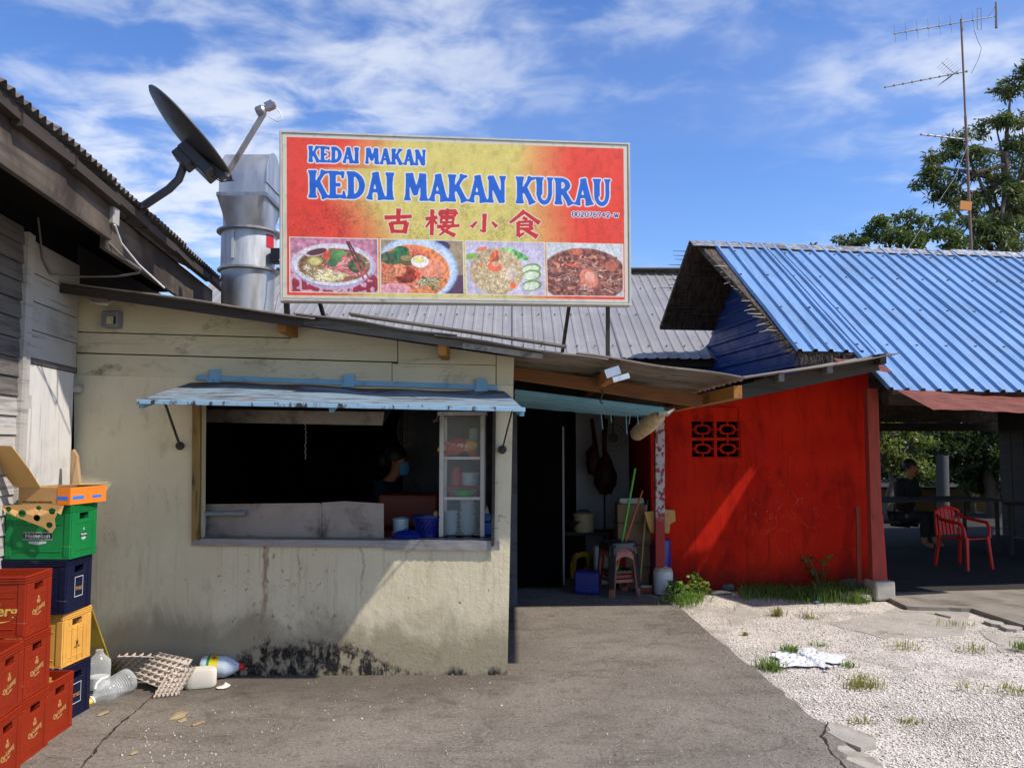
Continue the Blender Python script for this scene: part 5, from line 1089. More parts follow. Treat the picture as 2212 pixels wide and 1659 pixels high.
# ---- wood offcut, yellow board behind the stack
p0, p1 = at(160, 1060, 5.1), at(152, 972, 5.1)
o = MB().prism([at(148, 1120, 5.3), at(152, 975, 5.35), at(158, 970, 5.35), at(166, 985, 5.35), at(173, 1050, 5.33), at(175, 1120, 5.3)], (0, .03, 0)).build('timber_offcut', M['wood_raw'], None, bevel=.004); tag(o, 'split piece of raw timber standing behind the cardboard tray', 'timber')
o = MB().prism([gnd(178, 1480)+Vector((0, .22, 0)), gnd(212, 1478)+Vector((0, .22, 0)), at(196, 1310, 5.12), at(180, 1310, 5.12)], (0, .012, 0)).build('yellow_board', mat('faded_yellow_board', srgb(186, 156, 52), .7, .2), None); tag(o, 'faded yellow board leaning behind the tall crate stack', 'board')
# ---- plastic bottles on the ground
def thin(name, c, rough=.1, body=.2):
    b = NB(name); m_ = b.fin(c, rough); t = b.n('ShaderNodeBsdfTransparent'); lw = b.n('ShaderNodeLayerWeight'); lw.inputs[0].default_value = .35; ms = b.n('ShaderNodeMixShader')
    b.put(ms.inputs[0], b.math('MINIMUM', b.math('ADD', b.math('MULTIPLY', lw.outputs['Facing'], .55), body), 1.0)); b.l(t.outputs[0], ms.inputs[1]); b.l(b.b.outputs[0], ms.inputs[2]); b.l(ms.outputs[0], b.out.inputs[0]); b.bump(b.noise(14, 3, .5), .2, .006); return m_
def clear(name, c, rough=.1, tr=.9):
    b = NB(name); n = b.noise(9, 5, .6); b.bump(b.noise(14, 3, .5), .15, .006); b.b.inputs['Transmission Weight'].default_value = tr; b.b.inputs['IOR'].default_value = 1.25
    return b.fin(b.mix(b.ramp(n, .4, .7), c, mul(c, .8)), rough)
M['pet'] = thin('clear_pet', (.72, .74, .72), .12, .22); M['milky'] = thin('milky_hdpe', srgb(196, 206, 216), .4, .85); M['cloudy'] = thin('cloudy_hdpe', srgb(216, 208, 190), .5, .8)
M['yelcap'] = mat('yellow_cap', srgb(232, 186, 16), .4, .1); M['redcap'] = mat('red_cap', srgb(206, 36, 20), .4, .1)
def lying(t, axis, roll=0):
    q = Vector(axis).to_track_quat('Z', 'Y'); t.rotation_mode = 'QUATERNION'; t.rotation_quaternion = q@Matrix.Rotation(R(roll), 4, 'Z').to_quaternion()
a, c_ = gnd(282, 1492), gnd(212, 1512); ax = (c_-a); 
t = thing('oil_bottle', 'clear plastic oil bottle with yellow cap lying by the navy crate', 'bottle', a+Vector((0, 0, .078)))
prof = [(0, 0), (.06, .0), (.072, .01), (.074, .04)]
for k in range(7): prof += [(.074, .05+k*.014), (.069, .057+k*.014)]
prof += [(.074, .16), (.070, .19), (.050, .225), (.026, .25), (.021, .262), (.021, .275)]
MB().lathe(prof, 24).build('bottle_body', M['pet'], t, smooth=50, local=True)
MB().lathe([(.0215, .262), (.030, .262), (.030, .272), (.024, .272)], 20).build('neck_ring', M['white'], t, local=True, smooth=40); MB().lathe([(.0245, .273), (.0245, .302), (.022, .306), (0, .306)], 20).build('cap', M['yelcap'], t, local=True, smooth=40)
MB().tube([(0, -.052, .225), (0, -.078, .20), (0, -.088, .165), (0, -.080, .13)], .008, 8).build('handle', M['white'], t, local=True, smooth=60); lying(t, (ax.x, ax.y, -.06), 200)
t = thing('oil_bottle', 'dusty clear plastic bottle standing between the navy crate and the egg trays', 'bottle', gnd(212, 1492))
MB().lathe([(0, 0), (.06, 0), (.068, .01), (.07, .05), (.068, .12), (.07, .16), (.066, .19), (.03, .225), (.022, .24), (.022, .255), (0, .256)], 24).build('bottle_body', M['pet'], t, smooth=50, local=True); MB().lathe([(.0655, .02), (.0655, .09), (0, .09)], 20).build('dregs', M['white'], t, local=True)
a, c_ = gnd(440, 1460), gnd(516, 1447)
t = thing('jug_bottle', 'milky plastic bottle with red cap and yellow-green label against the cream wall', 'bottle', a+Vector((0, -.05, .074)))
MB().lathe([(0, 0), (.058, 0), (.068, .008), (.070, .03), (.070, .15), (.066, .165), (.045, .21), (.024, .24), (.022, .25)], 28).build('bottle_body', M['milky'], t, smooth=50, local=True); MB().lathe([(.0705, .045), (.0705, .062)], 28).build('label_band', mat('label_green', srgb(20, 130, 60), .5, .05), t, smooth=60, local=True); lb = MB().lathe([(.0707, .062), (.0707, .118)], 28).build('label', mat('label_yellow', srgb(222, 200, 30), .5, .06), t, smooth=60, local=True)
for a_ in (0, 90, 180, 270): MB().lathe([(0, .0718), (.015, .0718), (.015, .0705)], 14, (0, 0, .095), rot(0, R(90), R(a_))).build('label_mark', mat('label_red', srgb(190, 40, 30), .5), lb, local=True) if False else MB().box((.071*math.cos(R(a_)), .071*math.sin(R(a_)), .088), (.004, .022, .022), rot(0, 0, R(a_))).build('label_mark', mat('label_red', srgb(190, 40, 30), .5), lb, local=True, bevel=.004)
MB().lathe([(.024, .248), (.0245, .275), (.022, .278), (0, .278)], 20).build('cap', M['redcap'], t, smooth=40, local=True); lying(t, (1, .10, -.02), 20)
p = gnd(432, 1484); t = thing('plastic_jug', 'empty cloudy plastic jug lying half under the egg tray', 'jug', p+Vector((0, 0, .005)), None, R(20))
MB().add(*(lambda: ([(x_, y_, z_) for z_, s_ in ((0, .9), (.015, 1), (.10, 1), (.115, .88)) for x_, y_ in [(.10*s_*(abs(math.cos(u))**.5)*math.copysign(1, math.cos(u)), .055*s_*(abs(math.sin(u))**.5)*math.copysign(1, math.sin(u))) for u in [2*math.pi*(k+.5)/20 for k in range(20)]]], [(r*20+k, r*20+(k+1) % 20, (r+1)*20+(k+1) % 20, (r+1)*20+k) for r in range(3) for k in range(20)]+[tuple(range(20))[::-1], tuple(60+k for k in range(20))]))()).build('jug_body', M['cloudy'], t, smooth=50, local=True)
MB().lathe([(.018, 0), (.018, .03), (0, .03)], 14, (-.10, 0, .06), rot(0, R(-90), 0)).build('neck', M['cloudy'], t, smooth=50, local=True)
# ---- egg trays
M['pulp'] = mat('egg_tray_pulp', srgb(186, 172, 156), .95, .14, scale=5, bump=.4, bscale=120)
def egg_tray(label, corners, sag):
    t = thing('egg_tray', label, 'egg tray', corners[0], 'paper egg trays by the kitchen wall'); n = 6; s = 8; N = n*s
    A, B, C_, D = [Vector(c_) for c_ in corners]; nn = ((B-A).cross(D-A)).normalized(); nn = nn if nn.z > 0 else -nn; vs = []
    for j in range(N+1):
        for i in range(N+1):
            u_, v_ = i/N, j/N; p = A.lerp(B, u_).lerp(D.lerp(C_, u_), v_); cu, cv = math.cos(2*math.pi*u_*n), math.cos(2*math.pi*v_*n)
            h = .034*max(cu, 0)**.8*max(cv, 0)**.8-.016*(max(-cu, 0)*max(-cv, 0))**.6
            e = min(u_, 1-u_, v_, 1-v_); h = h*(1 if e > .02 else 0)-.01*(e <= .02); vs.append(p+nn*(h+.016)+Vector((0, 0, sag*math.sin(u_*3)*math.sin(v_*2.5))))
    o = MB().add(vs, [(j*(N+1)+i, j*(N+1)+i+1, (j+1)*(N+1)+i+1, (j+1)*(N+1)+i) for j in range(N) for i in range(N)]).build('tray', M['pulp'], t, smooth=50); sm = o.modifiers.new('s', 'SOLIDIFY'); sm.thickness = .003
    return t
egg_tray('front grey egg tray propped at a slant in the heap by the wall', [gnd(288, 1480)+Vector((0, 0, .05)), gnd(372, 1502)+Vector((0, 0, .01)), at(418, 1424, 5.38), at(350, 1410, 5.40)], .0)
egg_tray('rear grey egg tray lying behind the slanted one', [gnd(228, 1452)+Vector((0, 0, .02)), gnd(300, 1470)+Vector((0, 0, .02)), at(352, 1424, 5.45), at(250, 1420, 5.45)], .01)
egg_tray('lowest grey egg tray sticking out below the slanted one', [gnd(330, 1508)+Vector((0, -.01, -.005)), gnd(385, 1502)+Vector((0, 0, -.01)), at(420, 1436, 5.33)+Vector((.01, 0, -.02)), at(365, 1430, 5.35)+Vector((0, 0, -.05))], .0)
# ---- litter
M['litter'] = mat('pale_litter', srgb(206, 200, 188), .9, .2); M['tanlit'] = mat('tan_litter', srgb(158, 138, 104), .9, .2)
def scrap(px, py, r, m, label, cat, n=9, h=.006, sy=1.6):
    p = gnd(px, py); P = [(r*random.uniform(.5, 1.2)*math.cos(2*math.pi*k/n), sy*r*random.uniform(.5, 1.2)*math.sin(2*math.pi*k/n)) for k in range(n)]
    mb = MB(); mb.add([(x_, y_, random.uniform(.001, h)) for x_, y_ in P]+[(0, 0, h*1.5)]+[(x_*.55, y_*.55, random.uniform(.3, 1.6)*h) for x_, y_ in P], [(k, (k+1) % n, n+1+(k+1) % n, n+1+k) for k in range(n)]+[(n+1+k, n+1+(k+1) % n, n) for k in range(n)]); o = mb.build(cat.replace(' ', '_')+'_scrap', m, None); o.location = p+Vector((0, 0, .002)); sm = o.modifiers.new('s', 'SOLIDIFY'); sm.thickness = .002; tag(o, label, cat, 'litter on the ground'); return o
scrap(486, 1484, .05, M['litter'], 'small heap of white crumbs on the concrete below the milky bottle', 'litter', h=.012)
scrap(388, 1545, .05, M['tanlit'], 'torn tan leaf scrap on the concrete in front of the egg trays', 'leaf'); scrap(395, 1557, .025, M['tanlit'], 'small tan scrap just below the torn leaf scrap', 'leaf'); scrap(288, 1628, .02, M['tanlit'], 'round tan scrap beside the floor joint', 'leaf')
scrap(222, 1542, .03, M['tanlit'], 'tan litter at the foot of the navy crate', 'leaf')
m = MB(); NR, NA = 10, 40; ce_ = gnd(1742, 1420)
rad = [(.20+.05*math.sin(2*a_+1)+.035*math.sin(5*a_+2)+.025*math.sin(9*a_)+random.uniform(-.012, .012)) for a_ in [2*math.pi*k/NA for k in range(NA)]]
m.add([(rad[k]*math.cos(2*math.pi*k/NA)*j/NR*1.05, rad[k]*math.sin(2*math.pi*k/NA)*j/NR*1.5, .004+.022*abs(math.sin(j*1.7+k*.9)*math.cos(k*1.3+j*.5))*(1-.5*j/NR)+random.uniform(0, .006)) for j in range(NR+1) for k in range(NA)], [(j*NA+k, j*NA+(k+1) % NA, (j+1)*NA+(k+1) % NA, (j+1)*NA+k) for j in range(NR) for k in range(NA)])
o = m.build('plastic_sheet', mat('white_bag', srgb(214, 214, 216), .6, .06, bump=.5, bscale=30), None); o.location = ce_+Vector((0, 0, -.012)); tag(o, 'crumpled white plastic sheet lying on the gravel', 'plastic sheet')
scrap(2018, 1447, .0, M['tanlit'], 'x', 'leaf') if False else None
scrap(1788, 1446, .022, M['black'], 'small black bottle cap on the gravel by the white sheet', 'cap', h=.012, sy=1.0)
scrap(1765, 1300, .03, mat('blue_scrap', srgb(70, 140, 190), .6), 'pale blue plastic scrap in the weeds', 'plastic')
o = MB().bar(gnd(415, 1569)+Vector((0, 0, .006)), gnd(440, 1560)+Vector((0, 0, .006)), .012, .006).build('wood_sliver', M['wood_raw'], None); tag(o, 'thin wood sliver on the concrete in front of the egg trays', 'wood sliver')
m = MB()
for k in range(150):
    px, py = random.uniform(200, 1850), random.uniform(1455, 1655)
    if random.random() < .30: px, py = random.gauss(360, 70), random.gauss(1615, 30)
    p = gnd(px, min(py, 1680)); s = random.uniform(.001, .0026)*(1 if random.random() < .9 else 1.9)
    if p.x > 1.5: continue
    m.box(p+Vector((0, 0, .003)), (s*2, s*2.6, .006), rot(random.uniform(-.3, .3), random.uniform(-.3, .3), random.uniform(0, 3)))
o = m.build('floor_crumbs', M['litter'], None); o['kind'] = 'stuff'; o['label'] = 'scattered white grit and crumbs on the concrete'; o['category'] = 'crumbs'

# ================================================================== COUNTER GOODS
ZC = .897
M['bluepl'] = mat('blue_plastic', srgb(16, 36, 122), .35, .1, bump=.03); M['bluebr'] = mat('bright_blue_plastic', srgb(30, 110, 206), .35, .08, bump=.03); M['bowl'] = mat('celadon_bowl', srgb(176, 196, 198), .25, .06, bump=.02); M['orpl'] = mat('orange_plastic', srgb(206, 74, 26), .4, .1, bump=.03); M['redpl'] = mat('red_plastic', srgb(186, 28, 16), .4, .1, bump=.03); M['grpl'] = mat('green_plastic', srgb(60, 168, 84), .4, .1, bump=.03)
M['glass'] = thin('clear_pane', (.8, .88, .86), .06, .10)
# display cabinet
cabY = 5.86; c0, c1 = at(953, 1163, cabY), at(1042, 1163, cabY); zt = at(1000, 898, cabY).z; zs = [ZC, at(1000, 1076, cabY).z, at(1000, 989, cabY).z, zt]
cab = thing('display_cabinet', 'tall narrow glass cabinet with aluminium frame on the serving counter', 'cabinet', ((c0.x+c1.x)/2, cabY, ZC)); dep = .30
for x_ in (c0.x, c1.x):
    for y_ in (cabY, cabY+dep): MB().bx((x_-.016, y_-.012, ZC), (x_+.016, y_+.012, zt)).build('post', M['steel_old'], cab, bevel=.002)
for z_ in zs[1:3]:
    MB().bx((c0.x+.017, cabY-.010, z_-.012), (c1.x-.017, cabY+.01, z_+.010)).build('rail', M['steel_old'], cab, bevel=.002); MB().bx((c0.x+.017, cabY+.012, z_-.004), (c1.x-.017, cabY+dep-.012, z_+.002)).build('shelf', M['glass'], cab)
MB().bx((c0.x-.03, cabY-.03, zt), (c1.x+.03, cabY+dep+.03, zt+.03)).build('top', M['steel_old'], cab, bevel=.003)
MB().bx((c0.x+.017, cabY-.002, ZC+.01), (c1.x-.017, cabY+.002, zt-.005)).build('front_pane', M['glass'], cab)
cxm = (c0.x+c1.x)/2
def bowl_stack(name, label, loc, n, m, r=.062, h=.030, prof=None, cat='bowl'):
    for k in range(n):
        t = MB().lathe([(0, 0), (r*.5, 0), (r*.55, .006), (r*.85, h*.8), (r, h*1.55), (r*.97, h*1.55), (r*.8, h*.8), (0, .012)], 20).build(name, M[m], None, smooth=50); t.location = (loc[0]+random.uniform(-.003, .003), loc[1], loc[2]+k*h); tag(t, (('lowest', 'second lowest', 'third from below', 'fourth from below', 'fifth from below', 'sixth from below', 'seventh from below', 'topmost')[k] if n > 5 else ('lowest', 'second lowest', 'middle', 'second highest', 'topmost')[k] if n == 5 else ('lower', 'upper')[k])+' '+label, cat, label)
bowl_stack('bowl', 'pale bowl in the taller stack at the bottom of the glass cabinet', (cxm+.035, cabY+.11, ZC+.004), 8, 'bowl'); bowl_stack('bowl', 'pale bowl in the shorter stack at the left bottom of the glass cabinet', (cxm-.085, cabY+.12, ZC+.004), 5, 'bowl', .055)
bowl_stack('plate', 'orange plate on top of the taller bowl stack', (cxm+.035, cabY+.11, ZC+.26), 2, 'orpl', .066, .012, cat='plate')
def lat(name, label, cat, loc, prof, m, n=24, grp=None, s=50):
    o = MB().lathe(prof, n).build(name, M[m], None, smooth=s); o.location = loc; return tag(o, label, cat, grp)
lat('basin', 'red plastic basin under the green bowl in the cabinet', 'basin', (cxm, cabY+.14, zs[1]+.004), [(0, 0), (.09, 0), (.118, .07), (.122, .07), (.122, .075), (.11, .07), (.085, .006), (0, .006)], 'redpl')
lat('basin', 'green plastic bowl on the middle cabinet shelf', 'basin', (cxm+.01, cabY+.08, zs[1]+.012), [(0, 0), (.06, 0), (.09, .04), (.096, .04), (.096, .046), (.085, .043), (.055, .006), (0, .006)], 'grpl')
lat('tub', 'white round tub at the back of the middle cabinet shelf', 'tub', (cxm+.045, cabY+.20, zs[1]+.08), [(0, 0), (.06, 0), (.062, .08), (.066, .08), (.066, .095), (0, .097)], 'bowl')
lat('jar', 'red jar at the left of the middle cabinet shelf', 'jar', (cxm-.05, cabY+.20, zs[1]+.08), [(0, 0), (.04, 0), (.042, .09), (.03, .11), (.032, .13), (0, .132)], 'redpl')
lat('jar', 'small jar with orange lid on the top cabinet shelf', 'jar', (cxm+.07, cabY+.12, zs[2]+.004), [(0, 0), (.032, 0), (.032, .10), (.034, .10), (.034, .12), (0, .122)], 'orpl')
lat('jar', 'pale jar stacked behind the orange-lidded jar', 'jar', (cxm+.07, cabY+.22, zs[2]+.004), [(0, 0), (.034, 0), (.034, .19), (.028, .21), (0, .212)], 'bowl')
# snack bag
t = thing('snack_bag', 'crumpled orange and yellow snack bag on the top cabinet shelf', 'bag', (cxm-.04, cabY+.09, zs[2]+.075))
vs = []; n1, n2 = 18, 12
for j in range(n2+1):
    for i in range(n1):
        u_ = 2*math.pi*i/n1; w_ = math.pi*j/n2; r_ = math.sin(w_)*(1+.12*math.sin(5*u_+j)+.1*math.sin(9*w_)); vs.append((-math.cos(w_)*.145, .035*r_*math.cos(u_), .055*r_*math.sin(u_)+.03*math.cos(w_)*-.6))
b = NB('snack_foil'); x, y, z = b.xyz(); c = b.mix(b.ramp(x, -.11, -.09), srgb(226, 170, 20), srgb(206, 40, 24)); c = b.mix(b.math('MULTIPLY', b.ramp(x, .05, .09), 1.0), c, srgb(232, 176, 24)); c = b.mix(b.math('MULTIPLY', b.ramp(b.noise(40, 3, .6), .52, .56), b.math('MULTIPLY', b.ramp(z, -.03, -.01), b.ramp(z, .035, .02))), c, srgb(236, 214, 190)); M['foil'] = b.fin(c, .3)
MB().add(vs, [(j*n1+i, j*n1+(i+1) % n1, (j+1)*n1+(i+1) % n1, (j+1)*n1+i) for j in range(n2) for i in range(n1)]).build('bag', M['foil'], t, smooth=40, local=True)
# blue basket, lid, pot, tissue stack
p = at(923, 1160, 5.90); t = thing('basket', 'dark blue perforated plastic basket left of the glass cabinet', 'basket', (p.x, 5.92, ZC))
m = MB(); nr_, nz_ = 36, 6
for j in range(nz_):
    for i in range(nr_):
        if (i+j) % 2 == 0 or j in (0, nz_-1):
            z0, z1 = .004+j*.022, .004+(j+1)*.022; r0, r1 = .075+.03*j/nz_, .075+.03*(j+1)/nz_; a0_, a1_ = 2*math.pi*i/nr_, 2*math.pi*(i+1)/nr_
            m.add([(r0*math.cos(a0_), r0*math.sin(a0_), z0), (r0*math.cos(a1_), r0*math.sin(a1_), z0), (r1*math.cos(a1_), r1*math.sin(a1_), z1), (r1*math.cos(a0_), r1*math.sin(a0_), z1)], [(0, 1, 2, 3)])
for i in range(nr_):
    a0_ = 2*math.pi*i/nr_; m.bar((.0752*math.cos(a0_), .0752*math.sin(a0_), .01), (.1045*math.cos(a0_), .1045*math.sin(a0_), .134), .0035, .0035)
m.lathe([(0, 0), (.076, 0), (.076, .006), (0, .006)], 36); m.build('basket_wall', M['bluepl'], t, local=True); MB().lathe([(.104, .128), (.118, .134), (.118, .142), (.103, .142)], 36).build('rim', M['bluepl'], t, local=True, smooth=40)
lat('egg', 'brown egg on the rim of the blue basket', 'egg', (p.x+.06, 5.90, ZC+.13), [(0, 0), (.015, .006), (.02, .02), (.014, .04), (0, .048)], 'tanlit' if False else 'card')
p = at(877, 1163, 5.76); t = thing('strainer_lid', 'bright blue woven plastic lid lying on the sill', 'lid', (p.x, 5.775, ZC))
MB().lathe([(.105, 0), (.108, .008), (.098, .014)], 36).build('rim', M['bluepl'], t, local=True, smooth=40)
m = MB()
for i in range(28):
    for s in (-1, 1): m.tube([(r_*math.cos(2*math.pi*i/28+s*tw), r_*math.sin(2*math.pi*i/28+s*tw), z_) for r_, z_, tw in ((.100, .012, 0), (.085, .030, .12), (.060, .045, .3), (.02, .052, .6))], .003, 4)
m.lathe([(.10, .010), (.083, .027), (.058, .041), (0, .049)], 28); m.lathe([(.018, .050), (.012, .066), (0, .068)], 12); m.build('weave', M['bluepl'], t, local=True)
p = at(866, 1140, 6.02); lat('enamel_pot', 'grey cooking pot with orange handle knob behind the blue lid', 'pot', (p.x, 6.02, ZC), [(0, 0), (.055, 0), (.06, .01), (.06, .10), (.064, .10), (.064, .112), (.05, .118), (0, .125)], 'bowl')
p = at(848, 1130, 5.94); o = lat('pot_knob', 'orange knob beside the grey cooking pot', 'knob', (p.x, 5.95, ZC+.07), [(0, -.012), (.012, -.006), (.012, .006), (0, .012)], 'orpl')
o.location.z = ZC+.013
p = at(1052, 1145, 6.0); t = thing('tissue_caddy', 'blue plastic caddy with a white tissue right of the glass cabinet', 'caddy', (p.x, 6.02, ZC))
MB().bx((-.035, -.05, 0), (.035, .05, .09)).bx((-.03, -.045, .094), (.03, .045, .15)).build('box', M['bluebr'], t, local=True, bevel=.006); MB().add([(-.02, -.02, .15), (.015, -.02, .15), (.0, .0, .21), (.02, .02, .15), (-.02, .02, .15)], [(0, 1, 2), (1, 3, 2), (3, 4, 2), (4, 0, 2)]).build('tissue', M['white'], t, local=True)
p = at(880, 1110, 6.6); o = MB().bx((p.x-.22, 6.5, ZC-.0), (p.x+.25, 6.85, 1.15)).build('stock_bin', mat('dull_orange_bin', srgb(120, 44, 20), .6, .2), None, bevel=.02); tag(o, 'dull orange plastic bin in the dark behind the blue basket', 'bin'); o.location = (0, 0, 0)
o2 = MB().bx((p.x-.35, 6.45, 0), (p.x+.75, 7.2, ZC-.004)).build('work_table', M['interior_shade'], None); tag(o2, 'near-black work table in the kitchen behind the counter', 'table')
# wire rack / strainer hanging, cloth on the cabinet, chain
p = at(880, 930, 6.3); t = thing('wire_strainer', 'round wire grill hanging left of the glass cabinet', 'wire grill', p)
m = MB(); Rg = .165
def gr(u_, v_): return (p.x+u_*.42, p.y+u_*.3, p.z+v_)
m.tube([gr(Rg*math.cos(2*math.pi*k/24), Rg*math.sin(2*math.pi*k/24)*.78) for k in range(25)], .003, 5)
for k in range(-4, 5):
    u_ = k*.035; h = math.sqrt(max(0, Rg**2-u_**2))*.78; m.tube([gr(u_*.9, -h), gr(u_, h)], .0022, 4)
for k in (-1, 1): v_ = k*.06; h = math.sqrt(Rg**2-(v_/.78)**2); m.tube([gr(-h, v_), gr(h, v_)], .0022, 4)
m.tube([gr(0, .125), gr(0, .26)], .003, 5); m.build('wire', M['iron'], t)
o = MB().sheet(at(935, 905, 5.84)+Vector((0, 0, 0)), Vector((.30, 0, .02)), Vector((0, .32, .03)), 14, 10, lambda a, b_: .02*math.sin(a*9)*math.cos(b_*6)-.05*(a < .12), (0, 0, 1), .004).build('cloth', mat('grey_cloth', srgb(142, 130, 124), .9, .15), None, smooth=60); tag(o, 'crumpled grey cloth draped over the top of the glass cabinet', 'cloth')
o.location.z = .03
t = thing('bead_chain', 'thin beaded chain hanging in the dark serving window', 'chain', at(660, 920, 7.2)); m = MB()
for k in range(18): m.box(at(660+random.uniform(-2, 2), 918+k*4.2, 7.2), (.008, .008, .010))
m.tube([at(660, 880, 7.2), at(660, 995, 7.2)], .002, 4); m.build('beads', M['alu'], t)

# ================================================================== PORCH GOODS
def stool(name, label, loc, m, rz=0, hgt=.46, grp=None, top=.14, base=.20, extra=None):
    t = thing(name, label, 'stool', loc, grp, rz)
    n_ = 32; vs_ = []
    pr = [(.05, hgt-.012), (.05, hgt-.002), (top*.98, hgt), (top*1.06, hgt-.010), (top*1.10, hgt-.055), (top*1.06, hgt-.055), (top*1.0, hgt-.018), (.05, hgt-.02)]
    for r_, z_ in pr:
        for k in range(n_):
            a = 2*math.pi*k/n_; c_, s_ = math.cos(a), math.sin(a); q = (abs(c_)**4+abs(s_)**4)**-.25; vs_.append((r_*c_*q, r_*s_*q, z_))
    MB().add(vs_, [(i*n_+k, i*n_+(k+1) % n_, (i+1)*n_+(k+1) % n_, (i+1)*n_+k) for i in range(len(pr)-1) for k in range(n_)]).build('seat', m, t, smooth=40, local=True)
    for a in (0, 90, 180, 270):
        c_, s_ = math.cos(R(a)), math.sin(R(a)); u_ = Vector((-s_, c_, 0)); rd = Vector((c_, s_, 0)); arch = []
        for k in range(11): f_ = k/10*2-1; arch.append(rd*(top*1.07+.004)+u_*(f_*top*.85)+Vector((0, 0, hgt-.055-.07*abs(f_)**2.2)))
        MB().prism([rd*(top*1.05)+u_*(-top*.85)+Vector((0, 0, hgt-.05)), rd*(top*1.05)+u_*(top*.85)+Vector((0, 0, hgt-.05))]+arch[::-1], -rd*.006).build('apron', m, t, local=True)
    for a in (45, 135, 225, 315):
        c_, s_ = math.cos(R(a)), math.sin(R(a)); A = Vector((c_*top*1.26, s_*top*1.26, hgt-.03)); B = Vector((c_*base*1.15, s_*base*1.15, 0)); u_ = Vector((-s_, c_, 0)); rd = Vector((c_, s_, 0))
        P = [A+u_*.042, A-u_*.042, B-u_*.030, B+u_*.030]; MB().prism(P, -rd*.022).build('leg', m, t, local=True, bevel=.004)
    for z_ in (.34,):
        f = top+(base-top)*(1-z_/hgt); q = [Vector((math.cos(R(a))*f*1.08, math.sin(R(a))*f*1.08, hgt*z_)) for a in (45, 135, 225, 315)]
        m_ = MB()
        for i in range(4): m_.bar(q[i], q[(i+1) % 4], .012, .03)
        m_.build('stretcher', m, t, local=True)
    return t
M['stoolblack'] = mat('black_stool_plastic', (.02, .019, .019), .35, .2, bump=.04); M['stoolpink'] = mat('faded_red_stool', srgb(150, 96, 82), .55, .15); M['stoolred'] = mat('red_stool', srgb(140, 24, 18), .45, .12); M['stoolyel'] = mat('yellow_stool', srgb(196, 146, 22), .45, .12)
ps = gnd(1336, 1284); SG = 'stacked plastic stools in the doorway'
stool('plastic_stool', 'faded pink-brown stool at the bottom of the stool stack', (ps.x, ps.y, 0), M['stoolpink'], R(20), .46, SG)
stool('plastic_stool', 'dark red stool in the middle of the stool stack', (ps.x, ps.y, .045), M['stoolred'], R(20), .46, SG, .134, .192)
stool('plastic_stool', 'glossy black stool on top of the stool stack', (ps.x, ps.y, .09), M['stoolblack'], R(20), .46, SG, .15, .205)
py_ = gnd(1250, 1245); stool('plastic_stool', 'yellow plastic stool standing alone in the dark doorway', (py_.x, py_.y, 0), M['stoolyel'], R(15), .30, None, .11, .14)
pb = gnd(1271, 1284); t = thing('step_stool', 'blue plastic box beside the stool stack', 'box', (pb.x, pb.y+.08, 0), None, R(-12)); MB().bx((-.13, -.10, .0), (.13, .10, .235)).build('shell', M['bluepl'], t, local=True, bevel=.025); MB().bx((-.115, -.105, .03), (.115, -.1005, .20)).build('panel', M['bluepl'], t, local=True, bevel=.002)
# table with pail
pt = gnd(1262, 1236); o = thing('low_table', 'dark low table carrying the cream pail', 'table', (pt.x, 9.75, 0)); MB().bx((-.35, -.2, .50), (.35, .2, .53)).build('top', M['wood_dark'], o, local=True)
for sx_ in (-.3, .3):
    for sy_ in (-.16, .16): MB().bx((sx_-.02, sy_-.02, 0), (sx_+.02, sy_+.02, .50)).build('leg', M['wood_dark'], o, local=True)
pp = at(1262, 1165, 9.65); t = thing('lidded_pail', 'cream lidded pail on the low table', 'pail', (pp.x, 9.68, .531)); cream = mat('cream_plastic', srgb(186, 168, 128), .5, .12, bump=.03)
MB().lathe([(0, 0), (.115, 0), (.12, .01), (.12, .17)], 28).build('body', cream, t, smooth=50, local=True); MB().lathe([(.131, .171), (.131, .205), (.10, .222), (0, .226)], 28).build('lid', cream, t, smooth=40, local=True); MB().tube([(-.06, 0, .224), (-.04, 0, .245), (.04, 0, .245), (.06, 0, .224)], .008, 8).build('handle', M['interior_shade'], t, local=True)
# fridge and white panel
o = thing('fridge', 'tall dark fridge against the side wall inside the doorway', 'fridge', (.24, 9.2, 0)); MB().bx((-.24, -.3, .04), (.30, .3, 1.75)).build('case', mat('dark_fridge', (.003, .003, .0035), .9, .1, spec=.02), o, local=True, bevel=.01); MB().bx((.304, -.31, .05), (.325, .28, 1.74)).build('door_edge', mat('grey_fridge_edge', (.12, .12, .13), .4), o, local=True); MB().bx((-.20, -.33, .8), (-.18, -.302, 1.3)).build('handle', M['interior_shade'], o, local=True)
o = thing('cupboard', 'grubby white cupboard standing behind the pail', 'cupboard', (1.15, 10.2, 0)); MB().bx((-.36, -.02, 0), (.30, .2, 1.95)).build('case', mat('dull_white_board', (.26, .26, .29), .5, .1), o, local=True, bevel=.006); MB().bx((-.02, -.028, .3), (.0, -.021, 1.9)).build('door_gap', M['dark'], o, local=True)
t = thing('red_canister', 'dark red plastic canister beside the white cupboard', 'canister', (1.33, 9.55, 0)); MB().lathe([(0, 0), (.13, 0), (.135, .02), (.135, .46), (.125, .48)], 24).build('lower_bin', mat('maroon_plastic', srgb(92, 22, 24), .5, .1), t, smooth=50, local=True); MB().lathe([(.13, .481), (.14, .49), (.14, .86), (.145, .87), (0, .88)], 24).build('upper_bin', bpy.data.materials['maroon_plastic'], t, smooth=50, local=True)
